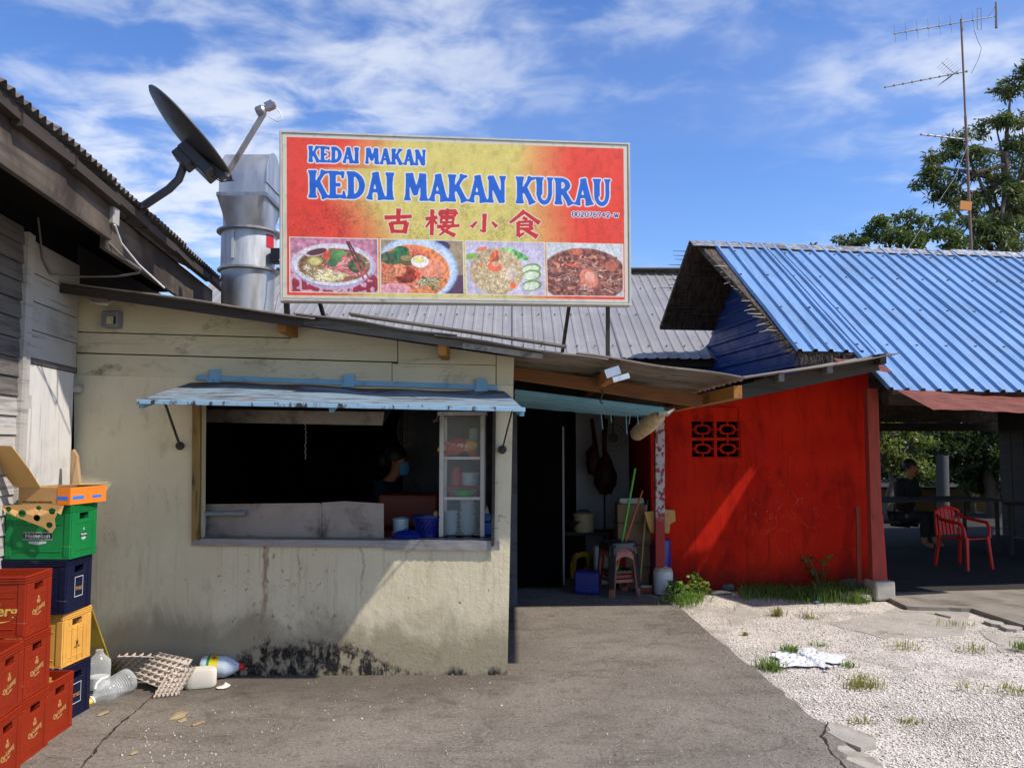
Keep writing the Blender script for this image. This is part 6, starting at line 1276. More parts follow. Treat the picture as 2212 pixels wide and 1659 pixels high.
t = thing('hanging_bag', 'red plastic bag hanging from the porch ceiling', 'bag', (1.10, 9.75, .95)); (lambda q_: (q_.lathe([(0, 0), (.07, .02), (.12, .12), (.125, .24), (.10, .36), (.04, .46), (.02, .52), (.03, .9)], 18), q_.lathe([(0, .22), (.06, .25), (.09, .36), (.07, .50), (.03, .60), (.02, .9)], 14, (-.13, .04, 0)), setattr(q_, 'v', [(x_+.02*math.sin(z_*31+y_*40), y_+.02*math.sin(x_*37+z_*19), z_) for x_, y_, z_ in q_.v]), q_)[-1])(MB()).build('bag', mat('dark_red_bag', srgb(46, 7, 5), .6, .4, spec=.2), t, smooth=60, local=True)
p = at(1300, 930, 8.2); t = thing('wire_fan', 'round wire fan guard hanging in the porch', 'fan', (1.15, 9.3, 1.62)); m = MB()
for r_ in (.05, .10, .15): m.tube([(r_*math.cos(2*math.pi*k/20), 0, r_*math.sin(2*math.pi*k/20)) for k in range(21)], .003, 4)
for k in range(10): a = math.pi*k/10; m.tube([(-.15*math.cos(a), 0, -.15*math.sin(a)), (.15*math.cos(a), 0, .15*math.sin(a))], .002, 4)
m.tube([(0, .01, 0), (0, .10, 0)], .05, 10); m.tube([(0, .05, .05), (0, .05, .45)], .012, 6); m.build('guard', M['iron'], t, local=True)
# brooms, brush
def stick(name, label, a, b, r, m, cat='broom'):
    t = thing(name, label, cat, b); MB().tube([a, b], r, 8).build('handle', m, t, smooth=60); return t
g1 = mat('green_stick', srgb(84, 160, 50), .5, .1); g2 = mat('orange_stick', srgb(176, 92, 36), .6, .15)
stick('broom_handle', 'bright green pole leaning behind the stool stack', at(1372, 1012, 8.75), at(1332, 1180, 8.5)+Vector((-.05, 0, -.5)), .013, g1)
stick('broom_handle', 'orange-brown pole leaning across the green pole', at(1388, 1060, 8.75), at(1330, 1180, 8.45)+Vector((-.06, 0, -.4)), .011, g2)
fb = gnd(1388, 1279); t = stick('scrubbing_broom', 'broom with red and green bristles standing before the cardboard boxes', at(1396, 1090, 8.8), Vector((fb.x-.03, fb.y, .05)), .011, M['wood_raw'])
MB().box((fb.x+.01, fb.y, .062), (.19, .05, .024)).build('head', mat('broom_head', srgb(150, 150, 146), .5), t, bevel=.005)
for k in range(16): MB().box((fb.x-.075+k*.0115, fb.y+random.uniform(-.01, .01), .028), (.010, .045, .046)).build('bristle_tuft', (M['redpl'] if k % 4 in (1, 2, 3) and k > 5 else mat('green_bristle', srgb(40, 96, 60), .6) if 'green_bristle' not in bpy.data.materials else bpy.data.materials['green_bristle']), t)
t = stick('scoop_broom', 'teal-handled dustpan standing beside the broom', at(1399, 1080, 8.95), gnd(1391, 1262)+Vector((0, 0, .03)), .011, mat('teal_stick', srgb(40, 120, 112), .5)); q = gnd(1391, 1262); MB().bx((q.x-.08, q.y-.06, .005), (q.x+.14, q.y+.06, .02)).bx((q.x-.08, q.y+.06, .005), (q.x+.14, q.y+.07, .09)).build('pan', M['black'], t, bevel=.004)
# cardboard boxes, tub, drum, bucket + post, rolled mat
M['carton'] = mat('dull_carton', srgb(128, 104, 78), .9, .15)
bxp = at(1385, 1268, 8.95); g = 'brown cartons stacked in the doorway'; zc = .0
for k, (h, w_, l_) in enumerate(((.235, .34, 'bottom brown carton of the doorway stack'), (.235, .34, 'second brown carton of the doorway stack'), (.235, .36, 'third brown carton of the doorway stack'), (.20, .30, 'stained topmost carton of the doorway stack, under the newspapers'))):
    o = thing('carton', l_, 'carton', (1.315+(.0 if k < 3 else -.02), 9.06, zc), g, R(random.uniform(-4, 4))); MB().bx((-w_/2, -.15, .002), (w_/2, .15, h-.003)).build('box', M['carton'], o, local=True, bevel=.004); MB().bx((-w_/2+.002, -.02, h-.0029), (w_/2-.002, .02, h-.002)).build('tape', M['cardin'], o, local=True); zc += h
m = MB()
for k in range(7): m.box((1.30+random.uniform(-.01, .01), 9.06, zc+.004+k*.008), (.26, .20, .006), rot(0, 0, random.uniform(-.1, .1)))
o = m.build('newspaper_pile', M['silver'], None); tag(o, 'small pile of newspapers on the topmost carton', 'newspapers')
pb = gnd(1435, 1284); t = thing('concrete_bucket', 'white plastic bucket filled with concrete carrying the peeling post', 'bucket', (pb.x, pb.y+.06, 0)); wb = mat('dirty_white_bucket', srgb(196, 196, 196), .55, .08, dirt=srgb(130, 122, 108), dlo=.5, dhi=.75)
MB().lathe([(0, 0), (.085, 0), (.095, .02), (.103, .20), (.10, .235)], 26).build('pail', wb, t, smooth=40, local=True); vs = MB().lathe([(.099, .232), (.085, .262), (.05, .275), (0, .280)], 20); vs.v = [(x_, y_, z_+random.uniform(-.008, .008)) for x_, y_, z_ in vs.v]; vs.build('concrete_fill', mat('pale_cement', srgb(176, 164, 140), .95, .15), t, local=True)
xp, yp = pb.x-.035, pb.y+.06; o = MB().bar((xp, yp, .27), (xp+.02, yp, 2.0), .098, .09, (0, 1, 0)).build('porch_post', M['redwhite_post'], None, bevel=.005); tag(o, 'square porch post with white paint peeling off red, standing in the bucket', 'post')
t = thing('blue_drum', 'blue plastic drum behind the peeling post', 'drum', (1.585, 8.79, .17)); MB().lathe([(0, 0), (.09, 0), (.098, .02), (.098, .34), (.09, .37), (.03, .385), (0, .386)], 22).build('drum', M['bluepl'], t, smooth=40, local=True)
o = MB().bx((-.12, -.10, 0), (.12, .10, .169)).build('drum_stand', M['wood_dark'], None); o.location = (1.585, 8.79, 0); tag(o, 'dark wooden block under the blue drum', 'block')
t = thing('folded_card', 'crumpled brown cardboard wedged behind the peeling post', 'cardboard', (1.62, 8.8, .56)); MB().prism([at(1396, 1108, 8.80), at(1436, 1100, 8.80), at(1458, 1102, 8.80), at(1460, 1126, 8.80), at(1448, 1132, 8.80), at(1446, 1152, 8.80), at(1405, 1152, 8.80), at(1396, 1130, 8.80)], (0, .10, 0)).build('sheet', M['card'], t, bevel=.01); MB().prism([at(1392, 1106, 8.70), at(1425, 1102, 8.70), at(1424, 1148, 8.70), at(1404, 1146, 8.70)], (0, .03, 0)).build('sheet', M['cardin'], t)
A, B = at(1372, 940, 7.6), at(1425, 895, 7.0); t = thing('rolled_mat', 'rolled mat in clear plastic tucked under the porch beam', 'rolled mat', A)
MB().tube([A, A.lerp(B, .08), A.lerp(B, .5), A.lerp(B, .92), B], [.045, .068, .078, .068, .04], 16).build('roll', wood('straw_mat', srgb(206, 184, 150), srgb(150, 116, 80), (9, 9, 2), rv=0), t, smooth=60)
MB().tube([B+Vector((.0, -.02, .03)), B+Vector((.06, -.04, .02)), B+Vector((.12, -.04, .05))], [.05, .04, .008], 10).build('foil_end', M['alu'], t)
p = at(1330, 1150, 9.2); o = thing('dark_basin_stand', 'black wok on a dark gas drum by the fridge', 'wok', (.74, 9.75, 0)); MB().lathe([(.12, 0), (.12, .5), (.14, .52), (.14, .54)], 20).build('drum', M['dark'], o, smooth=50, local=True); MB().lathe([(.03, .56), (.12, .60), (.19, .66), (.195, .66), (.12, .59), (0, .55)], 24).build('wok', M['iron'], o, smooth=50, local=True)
tub = thing('white_tub', 'white plastic tub behind the stool stack', 'tub', (.0, 0, 0)); q = gnd(1322, 1272); MB().bx((q.x-.16, q.y+.25, 0), (q.x+.15, q.y+.45, .42)).build('tub', M['white'], tub, bevel=.03)
# ================================================================== PAVILION FURNITURE
def monobloc(label, loc, rz):
    t = thing('plastic_chair', label, 'chair', loc, None, rz); m = M['chairred']
    MB().sheet((-.21, -.21, .42), (.42, 0, 0), (0, .42, -.02), 8, 8, lambda a, b_: -.02*math.sin(a*math.pi)*math.sin(b_*math.pi), (0, 0, 1), .012).build('seat', m, t, smooth=50, local=True)
    for sx_ in (-1, 1):
        MB().prism([(sx_*.225, -.225, .44), (sx_*.17, -.225, .44), (sx_*.215, -.25, 0), (sx_*.255, -.25, 0)], (0, .03, 0)).build('leg', m, t, local=True, bevel=.005)
        MB().prism([(sx_*.225, .20, .44), (sx_*.17, .20, .44), (sx_*.215, .26, 0), (sx_*.255, .26, 0)], (0, .03, 0)).build('leg', m, t, local=True, bevel=.005)
        MB().tube([(sx_*.225, -.215, .42), (sx_*.245, -.21, .55), (sx_*.25, -.16, .625), (sx_*.25, .0, .64), (sx_*.245, .16, .66), (sx_*.21, .25, .72)], [.024, .022, .024, .022, .022, .02], 8).build('arm', m, t, smooth=60, local=True)
    bk = MB(); top = [(-.22+.44*i/12, .25+.03*math.cos((i-6)/6*1.5), .76+.05*math.sin(math.pi*i/12)) for i in range(13)]
    bk.tube(top, .020, 8); bk.tube([(-.22, .24, .42), (-.225, .25, .6), top[0]], .02, 8); bk.tube([(.22, .24, .42), (.225, .25, .6), top[-1]], .02, 8)
    bk.build('back_frame', m, t, smooth=60, local=True)
    for k in range(5): x_ = -.14+k*.07; MB().prism([(x_-.024, .235, .43), (x_+.024, .235, .43), (x_+.026, .275, .79), (x_-.026, .275, .79)], (0, .010, 0)).build('slat', m, t, local=True)
    MB().prism([(-.17, .246, .43), (.17, .246, .43), (.18, .286, .60), (-.18, .286, .60)], (0, .008, 0)).build('back_panel', m, t, local=True)
    return t
M['chairred'] = mat('red_chair_plastic', srgb(204, 30, 14), .4, .12, bump=.03)
pc_ = gnd(2092, 1232); ch_ = monobloc('red plastic armchair standing in the dark pavilion', (pc_.x, pc_.y+.08, .021), R(22)); ch_.scale = (.90, .90, .90)
def table(label, loc, w_, d_, h_, m, rz=0, cloth=None):
    t = thing('dining_table', label, 'table', loc, None, rz); MB().bx((-w_/2, -d_/2, h_-.03), (w_/2, d_/2, h_)).build('top', m, t, local=True, bevel=.004)
    for sx_ in (-1, 1):
        for sy_ in (-1, 1): MB().bx((sx_*(w_/2-.06)-.02, sy_*(d_/2-.06)-.02, 0), (sx_*(w_/2-.06)+.02, sy_*(d_/2-.06)+.02, h_-.03)).build('leg', M['iron'], t, local=True)
table('long dark table in the pavilion behind the red chair', (5.7, 11.9, .021), 2.4, .8, .75, M['wood_dark'], R(8))
table('dark side table at the far right of the pavilion', (7.4, 11.2, .021), 1.0, .8, .72, M['wood_dark'], R(5))
o = thing('low_yellow_wall', 'low yellow wall beyond the pavilion', 'wall', (6, 19.2, 0)); MB().bx((2, 19.2, -.02), (16, 19.35, .52)).build('wall', mat('yellow_wall', srgb(112, 84, 38), .9, .2), o); MB().bx((1.98, 19.15, .521), (16, 19.4, .55)).build('coping', M['earth'], o)
q = at(2035, 1045, 16.5); o = MB().tube([(q.x, 16.5, 0), (q.x+.02, 16.5, 1.32)], .12, 14).build('concrete_pole', mat('dark_concrete', srgb(72, 74, 76), .9, .2), None, smooth=60); tag(o, 'grey concrete pole standing behind the pavilion', 'pole')
lat('hanging_lamp', 'white lamp globe just left of the red pavilion post', 'lamp', (at(1884, 1072, 8.9).x, 9.3, at(1884, 1080, 9.3).z), [(0, 0), (.03, .005), (.05, .03), (.05, .06), (.03, .085), (0, .09)], 'white')
o = bpy.data.objects['hanging_lamp']; o.location.z -= 0
MB().tube([(o.location.x, 9.3, o.location.z+.085), (o.location.x, 9.3, 2.6)], .004, 5).build('cord', M['black'], o); bpy.data.objects['cord'].location = -o.location

# ================================================================== PEOPLE
def skin_mesh(name, J, E, m, parent, root, sub=2):
    me = bpy.data.meshes.new(name); keys = list(J); o3 = ORG.get(parent.name, Vector((0, 0, 0))); me.from_pydata([tuple(Vector(J[k][0])-o3) for k in keys], [(keys.index(a), keys.index(b_)) for a, b_ in E], [])
    o = bpy.data.objects.new(name, me); COL.objects.link(o); o.parent = parent; md = o.modifiers.new('skin', 'SKIN'); md.use_smooth_shade = True
    for i, k in enumerate(keys):
        r_ = J[k][1]; sv = me.skin_vertices[0].data[i]; sv.radius = r_ if isinstance(r_, tuple) else (r_, r_); sv.use_root = (k == root)
    s = o.modifiers.new('sub', 'SUBSURF'); s.levels = sub; s.render_levels = sub; me.materials.append(m); return o
M['skin'] = mat('skin', srgb(160, 108, 80), .6, .1); M['hair'] = mat('black_hair', (.012, .010, .009), .6, .2); M['maskb'] = mat('blue_face_mask', srgb(80, 150, 196), .8, .08); M['navycloth'] = mat('navy_cloth', srgb(24, 30, 52), .9, .15); M['tealcloth'] = mat('teal_cloth', srgb(60, 120, 130), .9, .15); M['darkcloth'] = mat('dark_cloth', srgb(30, 28, 30), .9, .2)
def hand(J, E, wrist, d, up, pre, s=1.0):
    """palm and five fingers, wrist joint name, direction d, palm-side vector"""
    d = Vector(d).normalized(); up = Vector(up).normalized(); sd = d.cross(up).normalized(); w_ = Vector(J[wrist][0]); palm = w_+d*.07*s; J[pre+'palm'] = (palm, (.034*s, .016*s)); E.append((wrist, pre+'palm'))
    for i, (off, ln) in enumerate(((-.030, .062), (-.010, .075), (.010, .078), (.029, .066))):
        a = palm+sd*off*s+d*.03*s; b_ = a+d*ln*.5*s-up*.012*s; c_ = b_+d*ln*.4*s-up*.026*s; J[f'{pre}f{i}a'] = (a, .0088*s); J[f'{pre}f{i}b'] = (b_, .0082*s); J[f'{pre}f{i}c'] = (c_, .007*s); E += [(pre+'palm', f'{pre}f{i}a'), (f'{pre}f{i}a', f'{pre}f{i}b'), (f'{pre}f{i}b', f'{pre}f{i}c')]
    a = w_+d*.03*s+sd*-.042*s-up*.01*s; b_ = a+d*.036*s-sd*.014*s-up*.014*s; J[pre+'ta'] = (a, .0105*s); J[pre+'tb'] = (b_, .0085*s); E += [(wrist, pre+'ta'), (pre+'ta', pre+'tb')]
def person(name, label, base, off, facing, lean, pose, top_m, low_m, hair_m, mask=False):
    """standing / seated figure; facing = plan angle, local +x is forward"""
    c_, s_ = math.cos(facing), math.sin(facing); t = thing(name, label, 'person', base)
    def P(x, y, z): return Vector((base[0]+c_*x-s_*y, base[1]+s_*x+c_*y, base[2]+z))
    hz, L = pose['hip'], lean
    J, E = {}, []
    J['hip'] = (P(0, 0, hz), (.15, .11)); J['waist'] = (P(.02+L*.2, 0, hz+.17), (.13, .10)); J['chest'] = (P(.03+L*.6, 0, hz+.36), (.15, .11)); J['neck0'] = (P(.02+L, 0, hz+.50), (.07, .06)); J['neck'] = (P(.05+L*1.15, 0, hz+.56), .048)
    hx = .06+L*1.3; J['jaw'] = (P(hx+.03, 0, hz+.625), (.056, .068)); J['head'] = (P(hx+.02, 0, hz+.70), (.073, .088)); J['crown'] = (P(hx+.01, 0, hz+.775), (.066, .078)); J['nose'] = (P(hx+.118, 0, hz+.675), .012)
    E += [('hip', 'waist'), ('waist', 'chest'), ('chest', 'neck0'), ('neck0', 'neck'), ('neck', 'jaw'), ('jaw', 'head'), ('head', 'crown'), ('head', 'nose')]
    for sd, pre in ((1, 'l'), (-1, 'r')):
        J[pre+'sh'] = (P(.02+L*.9, sd*.17, hz+.46), .058); el, wr = pose[pre+'arm']; J[pre+'el'] = (P(el[0], sd*el[1], el[2]), .042); J[pre+'wr'] = (P(wr[0], sd*wr[1], wr[2]), (.028, .022)); E += [('chest', pre+'sh'), (pre+'sh', pre+'el'), (pre+'el', pre+'wr')]
        d = (J[pre+'wr'][0]-J[pre+'el'][0]); hand(J, E, pre+'wr', d, P(0, 0, 1)-P(0, 0, 0), pre)
        kn, an, to = pose['leg']; J[pre+'th'] = (P(.0, sd*.09, hz-.06), .088); J[pre+'kn'] = (P(kn[0], sd*kn[1], kn[2]), .060); J[pre+'an'] = (P(an[0], sd*an[1], an[2]), .038); J[pre+'to'] = (P(to[0], sd*to[1], to[2]), (.042, .025)); E += [('hip', pre+'th'), (pre+'th', pre+'kn'), (pre+'kn', pre+'an'), (pre+'an', pre+'to')]
    skin_mesh('body', J, E, M['skin'], t, 'hip')
    g = lambda k, a: (J[k][0], tuple(r_+a for r_ in J[k][1]) if isinstance(J[k][1], tuple) else J[k][1]+a)
    JS = {k: g(k, .030) for k in ('hip', 'waist', 'chest', 'neck0', 'lsh', 'rsh')}; ES = [('hip', 'waist'), ('waist', 'chest'), ('chest', 'neck0'), ('chest', 'lsh'), ('chest', 'rsh')]
    for pre in 'lr': JS[pre+'mid'] = (J[pre+'sh'][0].lerp(J[pre+'el'][0], .85), .058); ES.append((pre+'sh', pre+'mid'))
    skin_mesh('shirt', JS, ES, top_m, t, 'hip')
    JT = {'hip': (J['hip'][0]-Vector((0, 0, .03)), (.165, .125))}; ET = []
    for pre in 'lr':
        JT[pre+'th'] = g(pre+'th', .012); JT[pre+'kn'] = g(pre+'kn', .014); JT[pre+'an'] = (J[pre+'kn'][0].lerp(J[pre+'an'][0], .85), .055); ET += [('hip', pre+'th'), (pre+'th', pre+'kn'), (pre+'kn', pre+'an')]
    skin_mesh('trousers', JT, ET, low_m, t, 'hip')
    cc = P(hx-.005, 0, hz+.735); hm = MB(); vs = MB().lathe([(.104*math.sin(a), .104*math.cos(a)*1.02) for a in np.linspace(.01, 2.05, 12)], 20, cc, Matrix.Rotation(facing, 3, 'Z')@rot(0, R(-26), 0)); vs.lathe([(.001, .06), (.04, .05), (.052, .0), (.04, -.05), (.001, -.06)], 12, P(hx-.115, 0, hz+.70)); vs.build('hair', hair_m, t, smooth=70)
    for sd in (1, -1): MB().lathe([(0, -.03), (.012, -.02), (.014, .01), (0, .03)], 8, P(hx+.0, sd*.083, hz+.69)).build('ear', M['skin'], t, smooth=70); MB().lathe([(0, -.008), (.008, 0), (0, .008)], 8, P(hx+.098, sd*.032, hz+.705)).build('eye', M['hair'], t, smooth=70)
    if mask:
        m = MB(); vs = []
        for j in range(6):
            for i in range(9): a = (i/8-.5)*2.4; r_ = .088+.022*math.cos(a)*math.sin(math.pi*(j+.5)/6); vs.append(P(hx+.025+r_*math.cos(a), r_*math.sin(a)*.92, hz+.575+j*.021))
        m.add(vs, [(j*9+i, j*9+i+1, (j+1)*9+i+1, (j+1)*9+i) for j in range(5) for i in range(8)]); m.build('face_mask', M['maskb'], t, smooth=70)
    else: MB().box(P(hx+.098, 0, hz+.632), (.014, .05, .010), Matrix.Rotation(facing, 3, 'Z')).build('mouth', mat('lips', srgb(130, 66, 56), .6), t, bevel=.004)
    return t
ph = at(858, 1000, 7.45)
stand = lambda a, b_: dict(hip=.70, larm=a, rarm=b_, leg=((.02, .10, .38), (0, .10, .07), (.13, .11, .03)))
cook = person('person', 'cook in a blue face mask and dark top working behind the counter', (ph.x-.22, 7.45, 0), None, R(-8), .12, stand(((.22, .24, .92), (.46, .16, .93)), ((.24, .24, .90), (.50, .14, .90))), M['navycloth'], M['darkcloth'], M['hair'], True)
m = MB(); bx_ = (ph.x-.22, 7.45); 
q = at(1950, 1035, 12.6); sit = dict(hip=.47, larm=((.10, .26, .66), (.30, .20, .72)), rarm=((.10, .26, .66), (.32, .16, .72)), leg=((.42, .12, .47), (.40, .13, .08), (.54, .13, .04)))
person('person', 'diner in dark clothes seated in the pavilion with his back to the trees', (q.x, 12.6, .021), None, R(-60), .05, sit, M['darkcloth'], M['darkcloth'], M['hair'])
st_ = thing('bench', 'dark wooden bench under the seated diner', 'bench', (q.x-.05, 12.65, .021)); MB().bx((-.5, -.16, .33), (.5, .16, .37)).build('seat', M['wood_dark'], st_, local=True)
for sx_ in (-.4, .4): MB().bx((sx_-.03, -.13, 0), (sx_+.03, .13, .33)).build('leg', M['wood_dark'], st_, local=True)

# ================================================================== TV AERIALS
pole0, pole1 = at(2100, 575, 14.2), at(2076, 42, 14.2); an = thing('tv_aerial_mast', 'tall thin mast with three television aerials above the blue roof', 'aerial', (pole0.x, 14.2, 3.2))
MB().tube([pole0-Vector((0, 0, .6)), pole0.lerp(pole1, .6)], .024, 8).tube([pole0.lerp(pole1, .58), pole1], .018, 8).build('mast', M['rustpipe'], an, smooth=60)
def yagi(a, b_, Y, n, h, tilt, m, r=.006, er=.004, refl=True):
    A, B = at(*a, Y), at(*b_, Y); m_ = MB().tube([A, B], r*1.6, 6); bm_ = m_.build('boom', m, an)
    for k in range(n):
        p = A.lerp(B, k/(n-1)*.78 if refl else k/(n-1)); d = Vector(tilt).normalized()*h/2; MB().tube([p-d, p+d], er, 5).box(p, (.03, .03, .03)).build('element', m, bm_)
    return A, B, bm_
M['aerial'] = metal('dull_aluminium', (.30, .29, .28), .5, met=.7)
A, B, bm_ = yagi((1933, 73), (2150, 36), 14.2, 8, .36, (.0, .12, 1), M['aerial'])
q = A.lerp(B, .84); MB().tube([q+Vector((s*.035+z_*.04, 0, z_)) for s, z_ in ((-1, -.20), (-1, .20), (1, .20), (1, -.20), (-1, -.20))], .006, 6).build('dipole', M['aerial'], bm_)
MB().tube([B+Vector((.01, 0, -.22)), B+Vector((.03, 0, .26))], .024, 8).tube([B+Vector((-.12, 0, 0)), B+Vector((.02, .0, .2))], .006, 5).build('reflector', M['aerial'], bm_)
A, B, bm_ = yagi((1912, 189), (2088, 155), 14.2, 10, .07, (.2, 1, .4), M['aerial'], .007, .005, False)
for s in (-1, 1):
    m = MB(); o_ = at(2062, 160, 14.2); e_ = Vector((-.16, .0, .13*s+.02)); 
    for k in range(7): p = o_+e_*(k/6)*1.3; m.tube([p+Vector((0, -.2, 0)), p+Vector((0, .2, 0))], .003, 4)
    m.tube([o_, o_+e_*1.4], .006, 5); m.build('corner_reflector', M['aerial'], bm_)
A, B, bm_ = yagi((1990, 291), (2096, 303), 14.2, 8, .10, (.3, 1, .5), M['aerial'], .008, .005, False)
MB().box(at(2086, 445, 14.15), (.20, .03, .16), rot(0, R(8), 0)).build('amplifier_box', mat('orange_box', srgb(196, 128, 56), .6, .1), an)
MB().tube([at(2098, 160, 14.15), at(2114, 128, 14.15), at(2120, 105, 14.15), at(2112, 88, 14.15), at(2104, 66, 14.15)], .004, 5).build('cable', M['black'], an)
MB().tube([at(2095, 300, 14.2), at(2065, 380, 13.6), at(1960, 540, 12.2)], .004, 5).build('guy_wire', M['aerial'], an)

# ================================================================== PLANTS
def leafmat(name, c, tr=.35, rough=.5):
    b = NB(name); i = b.island(); c1 = b.mix(i, mul(c, .55), mul(c, 1.5)); c1 = b.mix(b.ramp(b.noise(.9, 3, .5), .4, .65), c1, mul(c, .75)); b.put(b.b.inputs['Base Color'], c1); b.b.inputs['Roughness'].default_value = rough
    t = b.n('ShaderNodeBsdfTranslucent'); b.put(t.inputs[0], b.mix(.5, c1, (c[0]*2.2, c[1]*1.9, c[2]*.6, 1))); ms = b.n('ShaderNodeMixShader'); ms.inputs[0].default_value = tr; b.l(b.b.outputs[0], ms.inputs[1]); b.l(t.outputs[0], ms.inputs[2]); b.l(ms.outputs[0], b.out.inputs[0]); return b.m
M['leaf_a'] = leafmat('dark_leaf', (.050, .082, .024)); M['leaf_b'] = leafmat('mid_leaf', (.075, .125, .026)); M['leaf_t'] = leafmat('tall_tree_leaf', (.085, .125, .040), .4); M['leaf_c'] = leafmat('yellow_leaf', (.13, .18, .035)); M['grass'] = leafmat('grass_blade', (.13, .22, .035)); M['drygrass'] = leafmat('dry_grass', (.26, .25, .08))
M['bark'] = wood('bark', srgb(96, 84, 72), srgb(44, 38, 34), (8, 8, 1.5))
def leaves(clusters, ln, wd, m, parent, droop=.5, name='crown'):
    V_ = []
    for (c_, r_, n) in clusters:
        d = rng.normal(size=(n, 3)); d /= np.linalg.norm(d, axis=1, keepdims=True); rad = rng.random(n)**.45; pos = np.array(c_)+d*rad[:, None]*np.array(r_)
        ax = rng.normal(size=(n, 3)); ax[:, 2] -= droop; ax /= np.linalg.norm(ax, axis=1, keepdims=True); sd = np.cross(ax, rng.normal(size=(n, 3))); sd /= np.linalg.norm(sd, axis=1, keepdims=True)+1e-6
        L = ln*rng.uniform(.6, 1.3, n)[:, None]; w_ = wd*rng.uniform(.7, 1.3, n)[:, None]; nn = np.cross(ax, sd)*w_*.25
        V_.append(np.stack([pos, pos+ax*L*.5+sd*w_*.5+nn, pos+ax*L, pos+ax*L*.5-sd*w_*.5+nn], 1))
    A = np.concatenate(V_).reshape(-1, 3)-np.array(ORG[parent.name]); k = len(A)//4; me = bpy.data.meshes.new(name); me.vertices.add(len(A)); me.vertices.foreach_set('co', A.astype(np.float32).ravel()); me.loops.add(4*k); me.loops.foreach_set('vertex_index', np.arange(4*k, dtype=np.int32)); me.polygons.add(k); me.polygons.foreach_set('loop_start', np.arange(0, 4*k, 4, dtype=np.int32)); me.polygons.foreach_set('loop_total', np.full(k, 4, np.int32)); me.update(); me.materials.append(m); o = bpy.data.objects.new(name, me); COL.objects.link(o); o.parent = parent; return o
def tree(name, label, base, trunk, blobs, ln, wd, m, dens=1.0, rt=.16, twig=True, group=None, droop=.5):
    """trunk: top point; blobs: (centre, radius) foliage masses; limbs run from the trunk into each mass, which is many small sprays"""
    t = thing(name, label, 'tree', base, group); base = Vector(base); trunk = Vector(trunk); m_ = MB(); mid = base.lerp(trunk, .5)+Vector((random.uniform(-.2, .2), 0, 0))
    m_.tube([base-Vector((0, 0, .2)), base.lerp(mid, .5), mid, trunk], [rt*1.25, rt, rt*.8, rt*.5], 10); m_.build('trunk', M['bark'], t, smooth=60); lm = MB(); cl = []
    for (c_, r_) in blobs:
        c_ = Vector(c_); s_ = base.lerp(trunk, random.uniform(.6, 1.0)); k_ = s_.lerp(c_, .5)+Vector((random.uniform(-.2, .2), random.uniform(-.2, .2), random.uniform(0, .3))); lm.tube([s_, k_, c_], [rt*.4, rt*.26, rt*.08], 6)
        ns = max(5, int(16*max(r_)**1.3))
        for i in range(ns):
            d = Vector(rng.normal(size=3)).normalized(); p = c_+Vector((d.x*r_[0], d.y*r_[1], d.z*r_[2]))*random.uniform(.35, 1.0); rr_ = random.uniform(.16, .34)*(max(r_)**.5)
            if twig: lm.tube([c_.lerp(p, .15), c_.lerp(p, .6)+Vector((0, 0, .06)), p], [.022, .014, .006], 4)
            cl.append((p, (rr_*1.2, rr_*1.2, rr_*.8), int(dens*420*rr_)))
    lm.build('limb', M['bark'], t, smooth=60); leaves(cl, ln, wd, m, t, droop); return t
def Pt(px, py, Y, rx, rz_=None): s = Y/FPX; return (at(px, py, Y), (rx*s, rx*s*.9, (rz_ or rx)*s))
tree('tall_tree', 'tall loose-crowned tree behind the aerial mast at the right edge', (at(2200, 900, 21).x, 21, 0), at(2170, 330, 21), [Pt(2185, 185, 21, 48, 40), Pt(2235, 150, 21, 40), Pt(2150, 268, 21, 52, 26), Pt(2070, 345, 21, 62, 45), Pt(2020, 395, 21, 42, 30), Pt(2145, 400, 21, 62, 50), Pt(2215, 330, 21, 60, 70), Pt(2200, 470, 21, 70, 60), Pt(2110, 500, 21, 60, 40), Pt(2240, 430, 21.6, 60, 70), Pt(2075, 300, 21, 34, 22), Pt(2260, 250, 21, 50, 50), Pt(2050, 420, 21, 45, 40), Pt(2160, 520, 20.5, 70, 45), Pt(2090, 440, 21, 50, 40), Pt(2010, 360, 21, 30, 24)], .17, .045, M['leaf_t'], 1.25, .20)
tree('bushy_tree', 'rounded bushy tree just behind the blue ridge', (at(1950, 900, 19).x, 19, 0), at(1950, 560, 19), [Pt(1905, 490, 19, 44, 34), Pt(1965, 475, 19, 42, 30), Pt(2020, 495, 19, 46, 34), Pt(1950, 520, 19, 60, 30), Pt(1870, 522, 19, 26, 20), Pt(2060, 520, 19, 40, 26)], .12, .045, M['leaf_b'], 1.8, .16)
tree('small_tree', 'small tree top peeping over the blue ridge left of the others', (at(1828, 900, 19.5).x, 19.5, 0), at(1830, 560, 19.5), [Pt(1830, 520, 19.5, 24, 22), Pt(1760, 540, 19.5, 12, 12)], .13, .045, M['leaf_b'], 1.2, .08)
tree('sunlit_bush_tree', 'sunlit yellow-green tree seen under the pavilion roof beside the red post', (at(1905, 1000, 17).x, 17, 0), at(1912, 960, 17), [Pt(1920, 940, 17, 52, 46), Pt(1965, 960, 17, 44, 40), Pt(1900, 1000, 17, 46, 40), Pt(1960, 1010, 17, 48, 32), Pt(1990, 1030, 17, 30, 20), Pt(1890, 930, 17, 40, 40)], .10, .05, M['leaf_c'], 1.5, .10)
